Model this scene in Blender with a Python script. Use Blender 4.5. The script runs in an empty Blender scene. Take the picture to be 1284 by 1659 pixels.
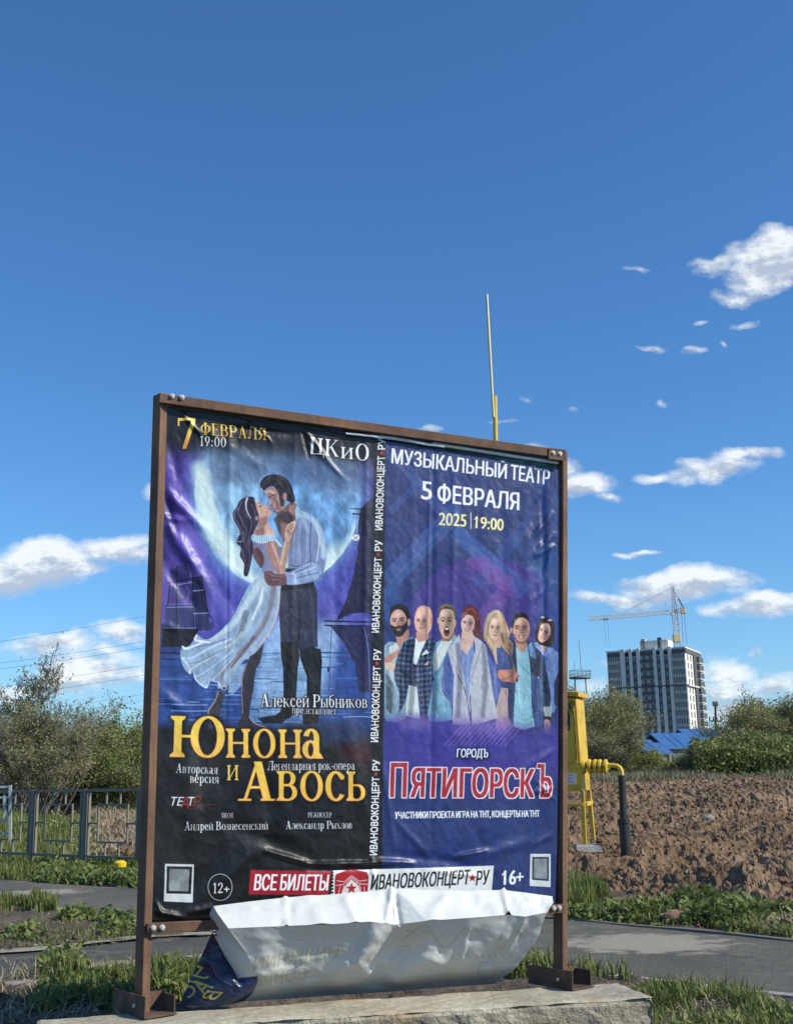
import bpy, bmesh, math, random
import numpy as np
from mathutils import Vector, Matrix
R = math.radians
SC = bpy.context.scene
COL = SC.collection
# ------------------------------------------------------------------ camera
CAMH = 1.4; PITCH = 12.7; ROLL = -1.1; FPX = 1900.0; PW, PH = 1284, 1659
cd = bpy.data.cameras.new('camera'); co = bpy.data.objects.new('camera', cd); COL.objects.link(co)
M3 = Matrix.Rotation(R(90 + PITCH), 3, 'X') @ Matrix.Rotation(R(ROLL), 3, 'Z')
co.matrix_world = Matrix.Translation((0, 0, CAMH)) @ M3.to_4x4()
cd.sensor_fit = 'VERTICAL'; cd.sensor_height = 24; cd.lens = 24 * FPX / PH
cd.clip_start = 0.05; cd.clip_end = 6000
SC.camera = co
# ------------------------------------------------------------------ sun, exposure
SUN_AZ = (0.94, -0.34); SUN_EL = 37.0
_n = math.hypot(*SUN_AZ); SUN = Vector((SUN_AZ[0] / _n * math.cos(R(SUN_EL)), SUN_AZ[1] / _n * math.cos(R(SUN_EL)), math.sin(R(SUN_EL))))
ld = bpy.data.lights.new('sun', 'SUN'); ld.energy = 4.0; ld.angle = R(0.53); ld.color = (1.0, 0.935, 0.80)
lo = bpy.data.objects.new('sun', ld); COL.objects.link(lo)
lo.rotation_euler = SUN.to_track_quat('Z', 'Y').to_euler()
SC.view_settings.view_transform = 'Standard'; SC.view_settings.look = 'None'
SC.view_settings.gamma = 1; SC.view_settings.use_curve_mapping = False
SC.view_settings.exposure = 0.38
# ------------------------------------------------------------------ pixel helpers (only for reading sizes off the photograph)
_M = np.array(M3); CAM = np.array([0, 0, CAMH])
def ray(x, y): return _M @ np.array([(x - PW / 2) / FPX, -(y - PH / 2) / FPX, -1.0])
def gp(x, y, z=0.0):
    d = ray(x, y); return CAM + d * (z - CAMH) / d[2]
def pt(x, y, Y):
    d = ray(x, y); return CAM + d * Y / d[1]
def onplane(P, N, x, y):
    d = ray(x, y); return CAM + d * (np.dot(np.array(P) - CAM, N) / np.dot(d, N))
# ------------------------------------------------------------------ node helpers
class NT:
    def __init__(s, tree): s.t = tree; s.n = tree.nodes; s.l = tree.links
    def new(s, typ, ins=None, **kw):
        nd = s.n.new(typ)
        for k, v in kw.items(): setattr(nd, k, v)
        for k, v in (ins or {}).items(): s.set(nd.inputs[k], v)
        return nd
    def set(s, sock, v):
        if isinstance(v, bpy.types.NodeSocket): s.l.new(v, sock)
        elif isinstance(v, bpy.types.Node): s.l.new(v.outputs[0], sock)
        else: sock.default_value = v
    def math(s, op, a, b=None, c=None, clamp=False):
        nd = s.n.new('ShaderNodeMath'); nd.operation = op; nd.use_clamp = clamp
        for i, v in enumerate((a, b, c)):
            if v is not None: s.set(nd.inputs[i], v)
        return nd.outputs[0]
    def vmath(s, op, a, b=None, out=0):
        nd = s.n.new('ShaderNodeVectorMath'); nd.operation = op
        s.set(nd.inputs[0], a)
        if b is not None: s.set(nd.inputs[1], b)
        return nd.outputs[out]
    def ramp(s, fac, stops):
        nd = s.n.new('ShaderNodeValToRGB'); s.set(nd.inputs[0], fac)
        e = nd.color_ramp.elements
        while len(e) < len(stops): e.new(0.5)
        for el, (p, c) in zip(e, stops):
            el.position = p; el.color = (c[0], c[1], c[2], 1) if not isinstance(c, (int, float)) else (c, c, c, 1)
        return nd.outputs[0]
    def noise(s, vec, scale, detail=4, rough=0.55, out=0, dist=0.0):
        nd = s.n.new('ShaderNodeTexNoise'); s.set(nd.inputs['Vector'], vec)
        nd.inputs['Scale'].default_value = scale; nd.inputs['Detail'].default_value = detail
        nd.inputs['Roughness'].default_value = rough; nd.inputs['Distortion'].default_value = dist
        return nd.outputs[out]
    def mix(s, fac, a, b, mode='MIX'):
        nd = s.n.new('ShaderNodeMix'); nd.data_type = 'RGBA'; nd.blend_type = mode
        s.set(nd.inputs[0], fac); s.set(nd.inputs[6], a); s.set(nd.inputs[7], b)
        return nd.outputs[2]
def c4(c): return (c[0], c[1], c[2], 1)
MATS = {}
def mat(name, c1, c2=None, scale=4.0, rough=0.8, metal=0.0, bump=0.0, bscale=None, c3=None, spec=0.5, trans=0.0, detail=5, objco=True, lo=0.35, hi=0.65, alpha=1.0):
    if name in MATS: return MATS[name]
    m = bpy.data.materials.new(name); m.use_nodes = True; t = NT(m.node_tree)
    p = t.n['Principled BSDF']
    v = t.new('ShaderNodeTexCoord').outputs['Object']
    if c2 is None: c2 = tuple(x * 0.8 for x in c1)
    f = t.noise(v, scale, detail, 0.6)
    st = [(lo, c1), (hi, c2)] if c3 is None else [(lo, c1), ((lo + hi) / 2, c2), (hi, c3)]
    t.set(p.inputs['Base Color'], t.ramp(f, st))
    p.inputs['Metallic'].default_value = metal
    p.inputs['Specular IOR Level'].default_value = spec
    rr = t.noise(v, scale * 2.3, 3, 0.6)
    t.set(p.inputs['Roughness'], t.math('MULTIPLY_ADD', rr, 0.25, rough - 0.12, clamp=True))
    if trans:
        try: p.inputs['Transmission Weight'].default_value = trans
        except Exception: pass
    if bump:
        b = t.new('ShaderNodeBump', {'Strength': 1.0, 'Distance': bump})
        t.set(b.inputs['Height'], t.noise(v, bscale or scale * 4, 6, 0.65))
        t.l.new(b.outputs[0], p.inputs['Normal'])
    MATS[name] = m
    return m
# ------------------------------------------------------------------ sky
W = bpy.data.worlds.new('World'); SC.world = W; W.use_nodes = True
w = NT(W.node_tree); bg = w.n['Background']
def build_sky():
    sky = w.new('ShaderNodeTexSky'); sky.sky_type = 'NISHITA'; sky.sun_disc = False
    sky.sun_elevation = R(SUN_EL); sky.sun_rotation = math.atan2(SUN.x, SUN.y)
    sky.air_density = 1.0; sky.dust_density = 0.35; sky.ozone_density = 2.2; sky.altitude = 100
    tc = w.new('ShaderNodeTexCoord').outputs['Generated']
    sx = w.new('ShaderNodeSeparateXYZ', {0: tc})
    X, Y, Z = sx.outputs
    Yc = w.math('MAXIMUM', Y, 0.02)
    px = w.math('DIVIDE', X, Yc); pz = w.math('DIVIDE', Z, Yc)
    P = w.new('ShaderNodeCombineXYZ', {0: px, 1: pz, 2: 0.0}).outputs[0]
    # wobble
    wn = w.noise(P, 9.0, 4, 0.6, out=1)
    wob = w.vmath('SCALE', w.vmath('SUBTRACT', wn, (0.5, 0.5, 0.5))); wob.node.inputs[3].default_value = 0.05
    PWb = w.vmath('ADD', P, wob)
    blobs = [  # px centre, radii px, strength
        (80, 915, 120, 62, 1.25), (30, 925, 120, 55, 1.1), (190, 890, 105, 38, .9), (225, 905, 60, 34, .8), (40, 948, 120, 30, .8), (150, 925, 70, 32, .8),
        (200, 1030, 90, 26, .8), (80, 1048, 110, 26, .8), (140, 1088, 150, 44, .9), (170, 1062, 90, 26, .7), (215, 1090, 60, 25, .7), (30, 1110, 90, 28, .6), (240, 800, 22, 30, .55),
        (1245, 430, 120, 66, 1.3), (1275, 400, 80, 55, 1.1), (1155, 425, 80, 30, .85), (1190, 470, 80, 26, .6),
        (1030, 430, 40, 13, 0.38), (1200, 517, 48, 13, 0.50), (1048, 562, 42, 13, 0.44), (1108, 564, 44, 12, 0.46), (1162, 552, 16, 12, 0.36), (1118, 513, 22, 10, 0.38),
        (1150, 765, 115, 30, 1.05), (1200, 745, 95, 24, .95), (1060, 768, 60, 15, .7),
        (948, 775, 66, 34, 1.0), (905, 745, 60, 30, .95), (990, 800, 38, 12, 0.56), (860, 722, 55, 16, 0.64),
        (812, 678, 55, 13, 0.50), (850, 640, 30, 12, 0.34), (935, 650, 26, 12, 0.36), (1072, 655, 22, 13, 0.34), (700, 690, 40, 12, 0.40),
        (1100, 950, 150, 34, 1.1), (1140, 940, 95, 30, 1.1), (960, 972, 70, 22, .9), (1240, 985, 110, 32, 1.05), (1180, 992, 70, 22, .7), (1010, 972, 90, 24, .85),
        (1035, 889, 60, 9, .62), (1062, 889, 30, 9, 0.40),
        (1175, 1082, 90, 32, .9), (1150, 1110, 90, 24, .7), (1222, 1060, 24, 10, 0.56), (1180, 1138, 110, 30, .85), (1250, 1105, 90, 30, .7), (980, 1120, 80, 30, .5), (1270, 1140, 60, 25, .6), (975, 1075, 60, 20, .35), (1240, 1085, 20, 9, 0.48),
    ]
    acc = None; shade = None
    for (cx, cy, rx, ry, st) in blobs:
        d = ray(cx, cy); c = (d[0] / d[1], d[2] / d[1])
        q = w.vmath('MULTIPLY', w.vmath('SUBTRACT', PWb, (c[0], c[1], 0)), (FPX / rx, FPX / ry * 1.0, 0))
        L = w.vmath('LENGTH', q, out=1)
        v = w.math('MULTIPLY', w.math('SUBTRACT', 1.0, L, clamp=True), st)
        sq = w.new('ShaderNodeSeparateXYZ', {0: q}).outputs[1]
        sh = w.math('MULTIPLY', v, sq)
        acc = v if acc is None else w.math('SMOOTH_MAX', acc, v, 0.12)
        shade = sh if shade is None else w.math('ADD', shade, sh)
    PS = w.vmath('MULTIPLY', P, (1.0, 1.7, 1.0))
    n1 = w.noise(PS, 15.0, 10, 0.66)
    n1b = w.noise(w.vmath('ADD', PS, (0.006, 0.012, 0)), 15.0, 10, 0.66)
    acc = w.math('MULTIPLY', w.math('SUBTRACT', acc, 0.10, clamp=True), 1.66)
    soft = w.math('MULTIPLY', acc, 2.6, clamp=True)
    front = w.math('MULTIPLY_ADD', w.math('MULTIPLY', w.math('SUBTRACT', n1, 0.52), 2.3), soft, acc)
    # clouds elsewhere in the sky
    Zc = w.math('MAXIMUM', Z, 0.04)
    PT = w.new('ShaderNodeCombineXYZ', {0: w.math('DIVIDE', X, Zc), 1: w.math('DIVIDE', Y, Zc), 2: 0.0}).outputs[0]
    g = w.noise(PT, 0.9, 8, 0.6)
    away = w.math('MULTIPLY', w.math('SUBTRACT', w.vmath('LENGTH', P, out=1), 0.95, clamp=True), 4.0, clamp=True)
    gen = w.math('MULTIPLY', w.math('MULTIPLY', w.math('SUBTRACT', g, 0.52), 2.6), away)
    a = w.ramp(front, [(0.09, 0.0), (0.33, 0.36), (0.86, 0.97)])
    a = w.math('MAXIMUM', a, w.math('MULTIPLY', gen, w.math('GREATER_THAN', Z, 0.0), clamp=True))
    lit = w.math('ADD', w.math('MULTIPLY_ADD', w.math('SUBTRACT', n1, n1b), 5.0, 0.62), w.math('MULTIPLY', shade, 1.3))
    ccol = w.ramp(lit, [(0.15, (4.6, 5.2, 6.3)), (0.5, (6.4, 7.0, 7.7)), (0.9, (8.8, 9.2, 9.3))])
    # slight whitening of the air right above the horizon
    hz = w.math('POWER', w.math('SUBTRACT', 1.0, w.math('ABSOLUTE', Z), clamp=True), 14.0)
    base = w.mix(1.0, sky.outputs[0], (0.56, 1.01, 1.42, 1), 'MULTIPLY')
    base = w.mix(w.math('MULTIPLY', hz, 0.68), base, (4.6, 6.6, 8.5, 1))
    colr = w.mix(w.math('MULTIPLY', a, 0.93), base, ccol)
    w.l.new(colr, bg.inputs[0]); bg.inputs[1].default_value = 0.085
build_sky()
# ------------------------------------------------------------------ object helpers
def tag(o, label=None, cat=None, group=None, kind=None):
    if label: o['label'] = label
    if cat: o['category'] = cat
    if group: o['group'] = group
    if kind: o['kind'] = kind
    return o
def empty(name, loc=(0, 0, 0), label=None, cat=None, group=None, kind=None):
    o = bpy.data.objects.new(name, None); COL.objects.link(o); o.location = loc; o.empty_display_size = 0.1
    return tag(o, label, cat, group, kind)
def link(name, me, parent=None, world=True):
    o = bpy.data.objects.new(name, me); COL.objects.link(o)
    if parent is not None:
        o.parent = parent
        if world: o.matrix_parent_inverse = parent_world(parent).inverted()
    return o
def parent_world(p):
    m = Matrix.LocRotScale(p.location, p.rotation_euler, p.scale)
    if p.parent: m = parent_world(p.parent) @ p.matrix_parent_inverse @ m
    return m
def mesh_np(name, V, F, material=None, smooth=False, uv=None):
    V = np.asarray(V, np.float32); F = np.asarray(F, np.int32)
    me = bpy.data.meshes.new(name); n, k = F.shape
    me.vertices.add(len(V)); me.vertices.foreach_set('co', V.ravel())
    me.loops.add(n * k); me.loops.foreach_set('vertex_index', F.ravel())
    me.polygons.add(n); me.polygons.foreach_set('loop_start', np.arange(0, n * k, k, dtype=np.int32))
    me.polygons.foreach_set('loop_total', np.full(n, k, np.int32))
    if uv is not None:
        l = me.uv_layers.new(name='uv'); l.data.foreach_set('uv', np.asarray(uv, np.float32)[F.ravel()].ravel())
    me.update(calc_edges=True)
    me.polygons.foreach_set('use_smooth', np.full(n, smooth, bool))
    if material: me.materials.append(material)
    return me
class MB:
    def __init__(s): s.v = []; s.f = []
    def box(s, c, size, ax=None, taper=1.0):
        """c centre, size full sizes, ax 3 unit axes"""
        c = np.array(c, float); ax = np.eye(3) if ax is None else np.array(ax, float)
        b = len(s.v)
        for k in (-1, 1):
            for j in (-1, 1):
                for i in (-1, 1):
                    t = taper if k > 0 else 1.0
                    s.v.append(c + ax[0] * i * size[0] / 2 * t + ax[1] * j * size[1] / 2 * t + ax[2] * k * size[2] / 2)
        for q in ((0, 2, 3, 1), (4, 5, 7, 6), (0, 1, 5, 4), (2, 6, 7, 3), (0, 4, 6, 2), (1, 3, 7, 5)):
            s.f.append([b + i for i in q])
        return s
    def beam(s, a, b, w, h=None, up=(0, 0, 1)):
        a = np.array(a, float); b = np.array(b, float); d = b - a; L = np.linalg.norm(d); d /= L
        up = np.array(up, float)
        if abs(np.dot(up, d)) > .98: up = np.array([0, 1.0, 0])
        x = np.cross(d, up); x /= np.linalg.norm(x); y = np.cross(x, d)
        return s.box((a + b) / 2, (w, L, h or w), (x, d, y))
    def tube(s, pts, r, n=12, cap=True):
        pts = [np.array(p, float) for p in pts]; b = len(s.v); rr = r if hasattr(r, '__len__') else [r] * len(pts)
        up = np.array([0.02, 0.01, 1.0])
        for i, p in enumerate(pts):
            d = pts[min(i + 1, len(pts) - 1)] - pts[max(i - 1, 0)]; d = d / (np.linalg.norm(d) + 1e-9)
            if i == 0:
                u = up if abs(np.dot(up, d)) < .9 else np.array([1.0, 0.02, 0])
                x = np.cross(d, u)
            else: x = x - d * np.dot(x, d)
            x = x / np.linalg.norm(x); y = np.cross(d, x)
            for k in range(n):
                a = 2 * math.pi * k / n; s.v.append(p + (x * math.cos(a) + y * math.sin(a)) * rr[i])
        for i in range(len(pts) - 1):
            for k in range(n):
                k2 = (k + 1) % n; s.f.append([b + i * n + k, b + i * n + k2, b + (i + 1) * n + k2, b + (i + 1) * n + k])
        if cap:
            s.f.append([b + k for k in range(n)][::-1]); s.f.append([b + (len(pts) - 1) * n + k for k in range(n)])
        return s
    def prism(s, poly, dvec):
        b = len(s.v); n = len(poly); d = np.array(dvec, float)
        for p in poly: s.v.append(np.array(p, float))
        for p in poly: s.v.append(np.array(p, float) + d)
        s.f.append(list(range(b, b + n))[::-1]); s.f.append(list(range(b + n, b + 2 * n)))
        for i in range(n):
            j = (i + 1) % n; s.f.append([b + i, b + j, b + n + j, b + n + i])
        return s
    def data(s, name, m, smooth=False, bevel=0.0, origin=None):
        me = bpy.data.meshes.new(name); v = np.array(s.v)
        if origin is not None: v = v - np.array(origin)
        me.from_pydata(v.tolist(), [], s.f); me.materials.append(m)
        bm = bmesh.new(); bm.from_mesh(me); bmesh.ops.recalc_face_normals(bm, faces=bm.faces)
        if bevel: bmesh.ops.bevel(bm, geom=list(bm.edges), offset=bevel, segments=1, affect='EDGES', clamp_overlap=True)
        bm.to_mesh(me); bm.free()
        if smooth:
            me.polygons.foreach_set('use_smooth', [True] * len(me.polygons))
            try: me.set_sharp_from_angle(angle=R(40))
            except Exception: pass
        return me
    def build(s, name, m, parent=None, smooth=False, bevel=0.0):
        return link(name, s.data(name, m, smooth, bevel), parent)
# ------------------------------------------------------------------ noise
def _h(ix, iy, seed):
    n = (ix.astype(np.int64) * 374761393 + iy.astype(np.int64) * 668265263 + seed * 1442695041) & 0xFFFFFFFF
    n = ((n ^ (n >> 13)) * 1274126177) & 0xFFFFFFFF
    return ((n ^ (n >> 16)) & 0xFFFF) / 65535.0
def vn(x, y, seed=0):
    ix = np.floor(x); iy = np.floor(y); fx = x - ix; fy = y - iy
    fx = fx * fx * (3 - 2 * fx); fy = fy * fy * (3 - 2 * fy)
    a = _h(ix, iy, seed); b = _h(ix + 1, iy, seed); c = _h(ix, iy + 1, seed); d = _h(ix + 1, iy + 1, seed)
    return (a * (1 - fx) + b * fx) * (1 - fy) + (c * (1 - fx) + d * fx) * fy
def fbm(x, y, oct=4, seed=0, gain=0.5):
    x = np.asarray(x, float); y = np.asarray(y, float); s = 0; a = 1; t = 0
    for i in range(oct):
        s = s + a * vn(x * 2 ** i + 17.3 * i, y * 2 ** i - 9.1 * i, seed + i); t += a; a *= gain
    return s / t
def ss(a, b, x): t = np.clip((x - a) / (b - a), 0, 1); return t * t * (3 - 2 * t)
# ================================================================== terrain
def sF(x, y): return (x - 1.57) * .70 + (y - 11.84) * .71
def fz(x, y, rough=True):
    x = np.asarray(x, float); y = np.asarray(y, float)
    s = sF(x, y); k = ss(-.27, .12, x / np.maximum(y, 1))
    s0 = 2.1 - 1.0 * k
    zm = .36 + .68 * k
    e = .5 * (fbm(x * .9, y * .9, 3, 5) - .5)
    z = -.16 + ss(s0 - .5 + e, s0 + 2.2 + e, s) * .42 + ss(3, 24, s) * (zm - .26)
    z = z - ss(37, 48, y) * .35
    if rough:
        amp = ss(s0 - .6, s0 + .8, s)
        lump = fbm(x * .55 + 3, y * .55, 3, 11) - .5
        wv = np.sin((s * 1.9 + 1.6 * fbm(x * .35, y * .35, 3, 15) * 3.1)) * .075 * (.4 + fbm(x * .2, y * .2, 2, 19))
        lump = lump + wv
        r1 = 1 - np.abs(2 * fbm(x * 1.5, y * 1.5, 3, 21) - 1)
        r2 = 1 - np.abs(2 * fbm(x * 4.6, y * 4.6, 3, 31) - 1)
        r3 = fbm(x * 13, y * 13, 3, 41)
        z = z + amp * (lump * .52 + (r1 - .78) * .20 * (.5 + lump) + (r2 - .75) * .14 + (r3 - .5) * .12 + .02)
    return z
def fan(r0, r1, a0, a1, nr, na):
    r = np.geomspace(r0, r1, nr); a = np.radians(np.linspace(a0, a1, na))
    Rr, A = np.meshgrid(r, a, indexing='ij'); x = Rr * np.sin(A); y = Rr * np.cos(A)
    i = np.arange(nr - 1)[:, None] * na + np.arange(na - 1)[None, :]
    F = np.stack([i, i + 1, i + na + 1, i + na], -1).reshape(-1, 4)[:, ::-1]
    return x, y, F
def soil_mat():
    m = bpy.data.materials.new('soil'); m.use_nodes = True; t = NT(m.node_tree); p = t.n['Principled BSDF']
    v = t.new('ShaderNodeTexCoord').outputs['Object']
    a = t.ramp(t.noise(v, 1.1, 6, .6), [(.3, (.145, .094, .056)), (.52, (.235, .158, .098)), (.74, (.34, .245, .16))])
    b = t.ramp(t.noise(v, 14, 6, .7), [(.3, (.55, .52, .5)), (.7, (1.2, 1.18, 1.15))])
    c = t.mix(1.0, a, b, 'MULTIPLY')
    st = t.ramp(t.new('ShaderNodeTexVoronoi', {'Vector': v, 'Scale': 9.0}).outputs[0], [(.04, 1.0), (.075, 0.0)])
    sel = t.ramp(t.noise(v, 3.3, 2), [(.60, 0.0), (.64, 1.0)])
    c = t.mix(t.math('MULTIPLY', st, sel), c, (.42, .38, .33, 1))
    t.set(p.inputs['Base Color'], c); p.inputs['Roughness'].default_value = .95; p.inputs['Specular IOR Level'].default_value = .2
    bp = t.new('ShaderNodeBump', {'Strength': 1.0, 'Distance': .028}); t.set(bp.inputs['Height'], t.noise(v, 16, 7, .72))
    t.l.new(bp.outputs[0], p.inputs['Normal'])
    return m
M_SOIL = soil_mat()
x, y, F = fan(9.5, 95, -34, 34, 520, 760)
z = fz(x, y)
me = mesh_np('dug_field', np.stack([x, y, z], -1).reshape(-1, 3), F, M_SOIL, smooth=False)
tag(link('dug_soil_field', me), kind='structure')
# far land out to the horizon
M_LAND = mat('land', (.085, .085, .05), (.12, .10, .065), .05, .95, c3=(.06, .075, .035))
x, y, F = fan(0.4, 5500, -180, 180, 60, 97)
zz = np.where(np.hypot(x, y) > 60, -.10, -.13) + 0 * x
tag(link('ground', mesh_np('ground', np.stack([x, y, zz], -1).reshape(-1, 3), F, M_LAND)), kind='structure')
# verge (earth between paths, near the camera)
def verge_mat():
    m = bpy.data.materials.new('verge'); m.use_nodes = True; t = NT(m.node_tree); p = t.n['Principled BSDF']
    v = t.new('ShaderNodeTexCoord').outputs['Object']
    a = t.ramp(t.noise(v, .9, 5, .6), [(.3, (.085, .07, .052)), (.5, (.13, .105, .08)), (.7, (.19, .16, .125))])
    b = t.ramp(t.noise(v, 22, 6, .7), [(.3, (.5, .5, .5)), (.7, (1.35, 1.3, 1.25))])
    t.set(p.inputs['Base Color'], t.mix(1.0, a, b, 'MULTIPLY')); p.inputs['Roughness'].default_value = .95
    p.inputs['Specular IOR Level'].default_value = .2
    bp = t.new('ShaderNodeBump', {'Strength': 1.0, 'Distance': .03}); t.set(bp.inputs['Height'], t.noise(v, 28, 6, .7))
    t.l.new(bp.outputs[0], p.inputs['Normal'])
    return m
M_VERGE = verge_mat()
MAIN_FAR = [(-14, 23.2), (-9, 20.0), (-5.94, 18.02), (-3.53, 16.19), (1.57, 11.84), (3.17, 10.14), (6.2, 7.0), (10, 3.0)]
MAIN_NEAR = [(-13, 21.2), (-8.2, 17.3), (-4.9, 14.88), (-3.92, 13.84), (-2.89, 12.7), (1.45, 8.56), (2.39, 7.74), (5.2, 5.0), (8.6, 1.4)]
SIDE_FAR = [(-9, 8.6), (-6.2, 9.1), (-4.4, 9.75), (-3.36, 10.32), (-2.38, 10.95), (-1.75, 11.25), (-1.35, 11.3)]
SIDE_NEAR = [(-9, 7.5), (-6, 7.9), (-4.2, 8.5), (-2.99, 9.19), (-2.13, 9.82), (-1.2, 10.45), (-.45, 10.5)]
def resample(pl, n):
    pl = np.array(pl, float); d = np.r_[0, np.cumsum(np.hypot(*np.diff(pl, axis=0).T))]; t = np.linspace(0, d[-1], n)
    return np.stack([np.interp(t, d, pl[:, 0]), np.interp(t, d, pl[:, 1])], -1)
def dist_poly(x, y, pl):
    best = np.full(np.shape(x), 1e9)
    for a, b in zip(pl[:-1], pl[1:]):
        a = np.array(a); b = np.array(b); d = b - a; L = d @ d
        t = np.clip(((x - a[0]) * d[0] + (y - a[1]) * d[1]) / L, 0, 1)
        best = np.minimum(best, np.hypot(x - a[0] - t * d[0], y - a[1] - t * d[1]))
    return best
def inpoly(x, y, poly):
    ins = np.zeros(np.shape(x), bool); n = len(poly)
    for i in range(n):
        x0, y0 = poly[i][:2]; x1, y1 = poly[(i + 1) % n][:2]
        if y0 == y1: continue
        c = ((y0 > y) != (y1 > y)) & (x < (x1 - x0) * (y - y0) / (y1 - y0) + x0); ins ^= c
    return ins
MAIN_POLY = MAIN_FAR + MAIN_NEAR[::-1]; SIDE_POLY = SIDE_FAR + SIDE_NEAR[::-1]
def vz(x, y):
    """height of the verge"""
    x = np.asarray(x, float); y = np.asarray(y, float)
    z = .035 + .10 * (fbm(x * .7, y * .7, 3, 51) - .5) + .075 * (fbm(x * 4, y * 4, 3, 61) - .5) + .04 * (fbm(x * 15, y * 15, 2, 71) - .5)
    ins = inpoly(x, y, MAIN_POLY) | inpoly(x, y, SIDE_POLY)
    near = np.minimum(dist_poly(x, y, MAIN_POLY + MAIN_POLY[:1]), dist_poly(x, y, SIDE_POLY + SIDE_POLY[:1]))
    z = np.where(ins, -.06, z * ss(0, .18, near) + .0)
    return z
x, y, F = fan(3.2, 24, -36, 36, 330, 420)
tag(link('verge', mesh_np('verge', np.stack([x, y, vz(x, y)], -1).reshape(-1, 3), F, M_VERGE)), kind='structure')
def gz(x, y):
    return np.maximum(vz(x, y), fz(x, y))
def asphalt(name, base, stains=()):
    m = bpy.data.materials.new(name); m.use_nodes = True; t = NT(m.node_tree); p = t.n['Principled BSDF']
    v = t.new('ShaderNodeTexCoord').outputs['Object']
    a = t.ramp(t.noise(v, .8, 6, .65), [(.3, tuple(c * .8 for c in base)), (.5, base), (.72, tuple(c * 1.35 for c in base))])
    g = t.ramp(t.noise(v, 75, 3, .6), [(.3, (.55, .55, .55)), (.55, (1.0, 1.0, 1.0)), (.72, (1.7, 1.65, 1.6))])
    c = t.mix(1.0, a, g, 'MULTIPLY')
    dust = t.ramp(t.noise(v, 1.7, 5, .7), [(.55, 0.0), (.75, .45)])
    sc_ = t.vmath('SCALE', t.vmath('SUBTRACT', t.noise(v, 2.2, 5, .6, out=1), (.5, .5, .5))); sc_.node.inputs[3].default_value = .9
    vv = t.vmath('ADD', v, sc_)
    vo = t.new('ShaderNodeTexVoronoi', {'Vector': vv, 'Scale': .55}, feature='DISTANCE_TO_EDGE').outputs[0]
    crack = t.math('MULTIPLY', t.ramp(vo, [(.004, 1.0), (.014, 0.0)]), t.ramp(t.noise(v, .7, 2), [(.48, 0.0), (.56, .8)]))
    c = t.mix(crack, c, (.02, .02, .018, 1))
    for (cx, cy, rx, ry) in stains:   # heaps of blown sand on the asphalt
        q = t.vmath('MULTIPLY', t.vmath('SUBTRACT', v, (cx, cy, 0)), (1 / rx, 1 / ry, 0)); d_ = t.vmath('LENGTH', q, out=1)
        e_ = t.math('ADD', t.math('SUBTRACT', 1.0, d_), t.math('MULTIPLY', t.math('SUBTRACT', t.noise(v, 5.5, 7, .7), .5), 2.0))
        dust = t.math('MAXIMUM', dust, t.ramp(e_, [(.12, 0.0), (.42, .92)]))
    c = t.mix(dust, c, (.33, .295, .235, 1))
    t.set(p.inputs['Base Color'], c); p.inputs['Roughness'].default_value = .9; p.inputs['Specular IOR Level'].default_value = .3
    bp = t.new('ShaderNodeBump', {'Strength': .9, 'Distance': .012}); t.set(bp.inputs['Height'], t.noise(v, 70, 3, .7))
    t.l.new(bp.outputs[0], p.inputs['Normal'])
    return m
def ribbon(name, A, B, n, k, z, m, wob=.03, seed=1):
    a = resample(A, n); b = resample(B, n); t = np.linspace(0, 1, k)[None, :, None]
    P = a[:, None] * (1 - t) + b[:, None] * t
    x, y = P[..., 0], P[..., 1]
    ed = (np.abs(t[..., 0] - .5) * 2) ** 4
    ox = (fbm(x * 2.3, y * 2.3, 3, seed) - .5) * wob * 2 * ed; oy = (fbm(x * 2.3 + 9, y * 2.3, 3, seed + 3) - .5) * wob * 2 * ed
    zz = z + .012 * (fbm(x, y, 3, seed + 7) - .5)
    i = np.arange(n - 1)[:, None] * k + np.arange(k - 1)[None, :]
    F = np.stack([i, i + 1, i + k + 1, i + k], -1).reshape(-1, 4)
    return tag(link(name, mesh_np(name, np.stack([x + ox, y + oy, zz], -1).reshape(-1, 3), F, m, True)), kind='structure')
_s1 = gp(1045, 1528, .02); _s2 = gp(285, 1524, .02); _s3 = gp(60, 1446, .02)
M_ASPH = asphalt('asphalt', (.12, .113, .094), [(_s1[0], _s1[1], .85, .75), (_s2[0] - .1, _s2[1] + .15, 1.2, .38), (_s3[0], _s3[1], .8, .5)]); M_ASPH2 = asphalt('asphalt_side', (.09, .086, .075))
ribbon('asphalt_path', MAIN_FAR, MAIN_NEAR, 160, 14, .022, M_ASPH, .04)
ribbon('side_path', SIDE_FAR, SIDE_NEAR, 80, 8, .014, M_ASPH2, .05, 4)
M_CONC = mat('kerb_concrete', (.27, .26, .235), (.36, .345, .31), 5, .9, bump=.01, bscale=40, c3=(.2, .19, .17))
def kerb(name, line, n, wd, h, z=0.0, m=None):
    P = resample(line, n); V = []; F = []
    for i in range(n):
        d = P[min(i + 1, n - 1)] - P[max(i - 1, 0)]; d /= np.hypot(*d); q = np.array([-d[1], d[0]])
        jz = .012 * math.sin(i * 1.7) * random.Random(i).random(); jx = .01 * random.Random(i + 99).uniform(-1, 1)
        for o, zz in ((-wd / 2, z - .1), (-wd / 2, z + h + jz), (wd / 2, z + h + jz), (wd / 2, z - .1)):
            V.append((P[i][0] + q[0] * (o + jx), P[i][1] + q[1] * (o + jx), zz))
    for i in range(n - 1):
        for k in range(3): F.append((i * 4 + k, i * 4 + k + 1, (i + 1) * 4 + k + 1, (i + 1) * 4 + k))
    return tag(link(name, mesh_np(name, V, F, m or M_CONC)), kind='structure')
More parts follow.
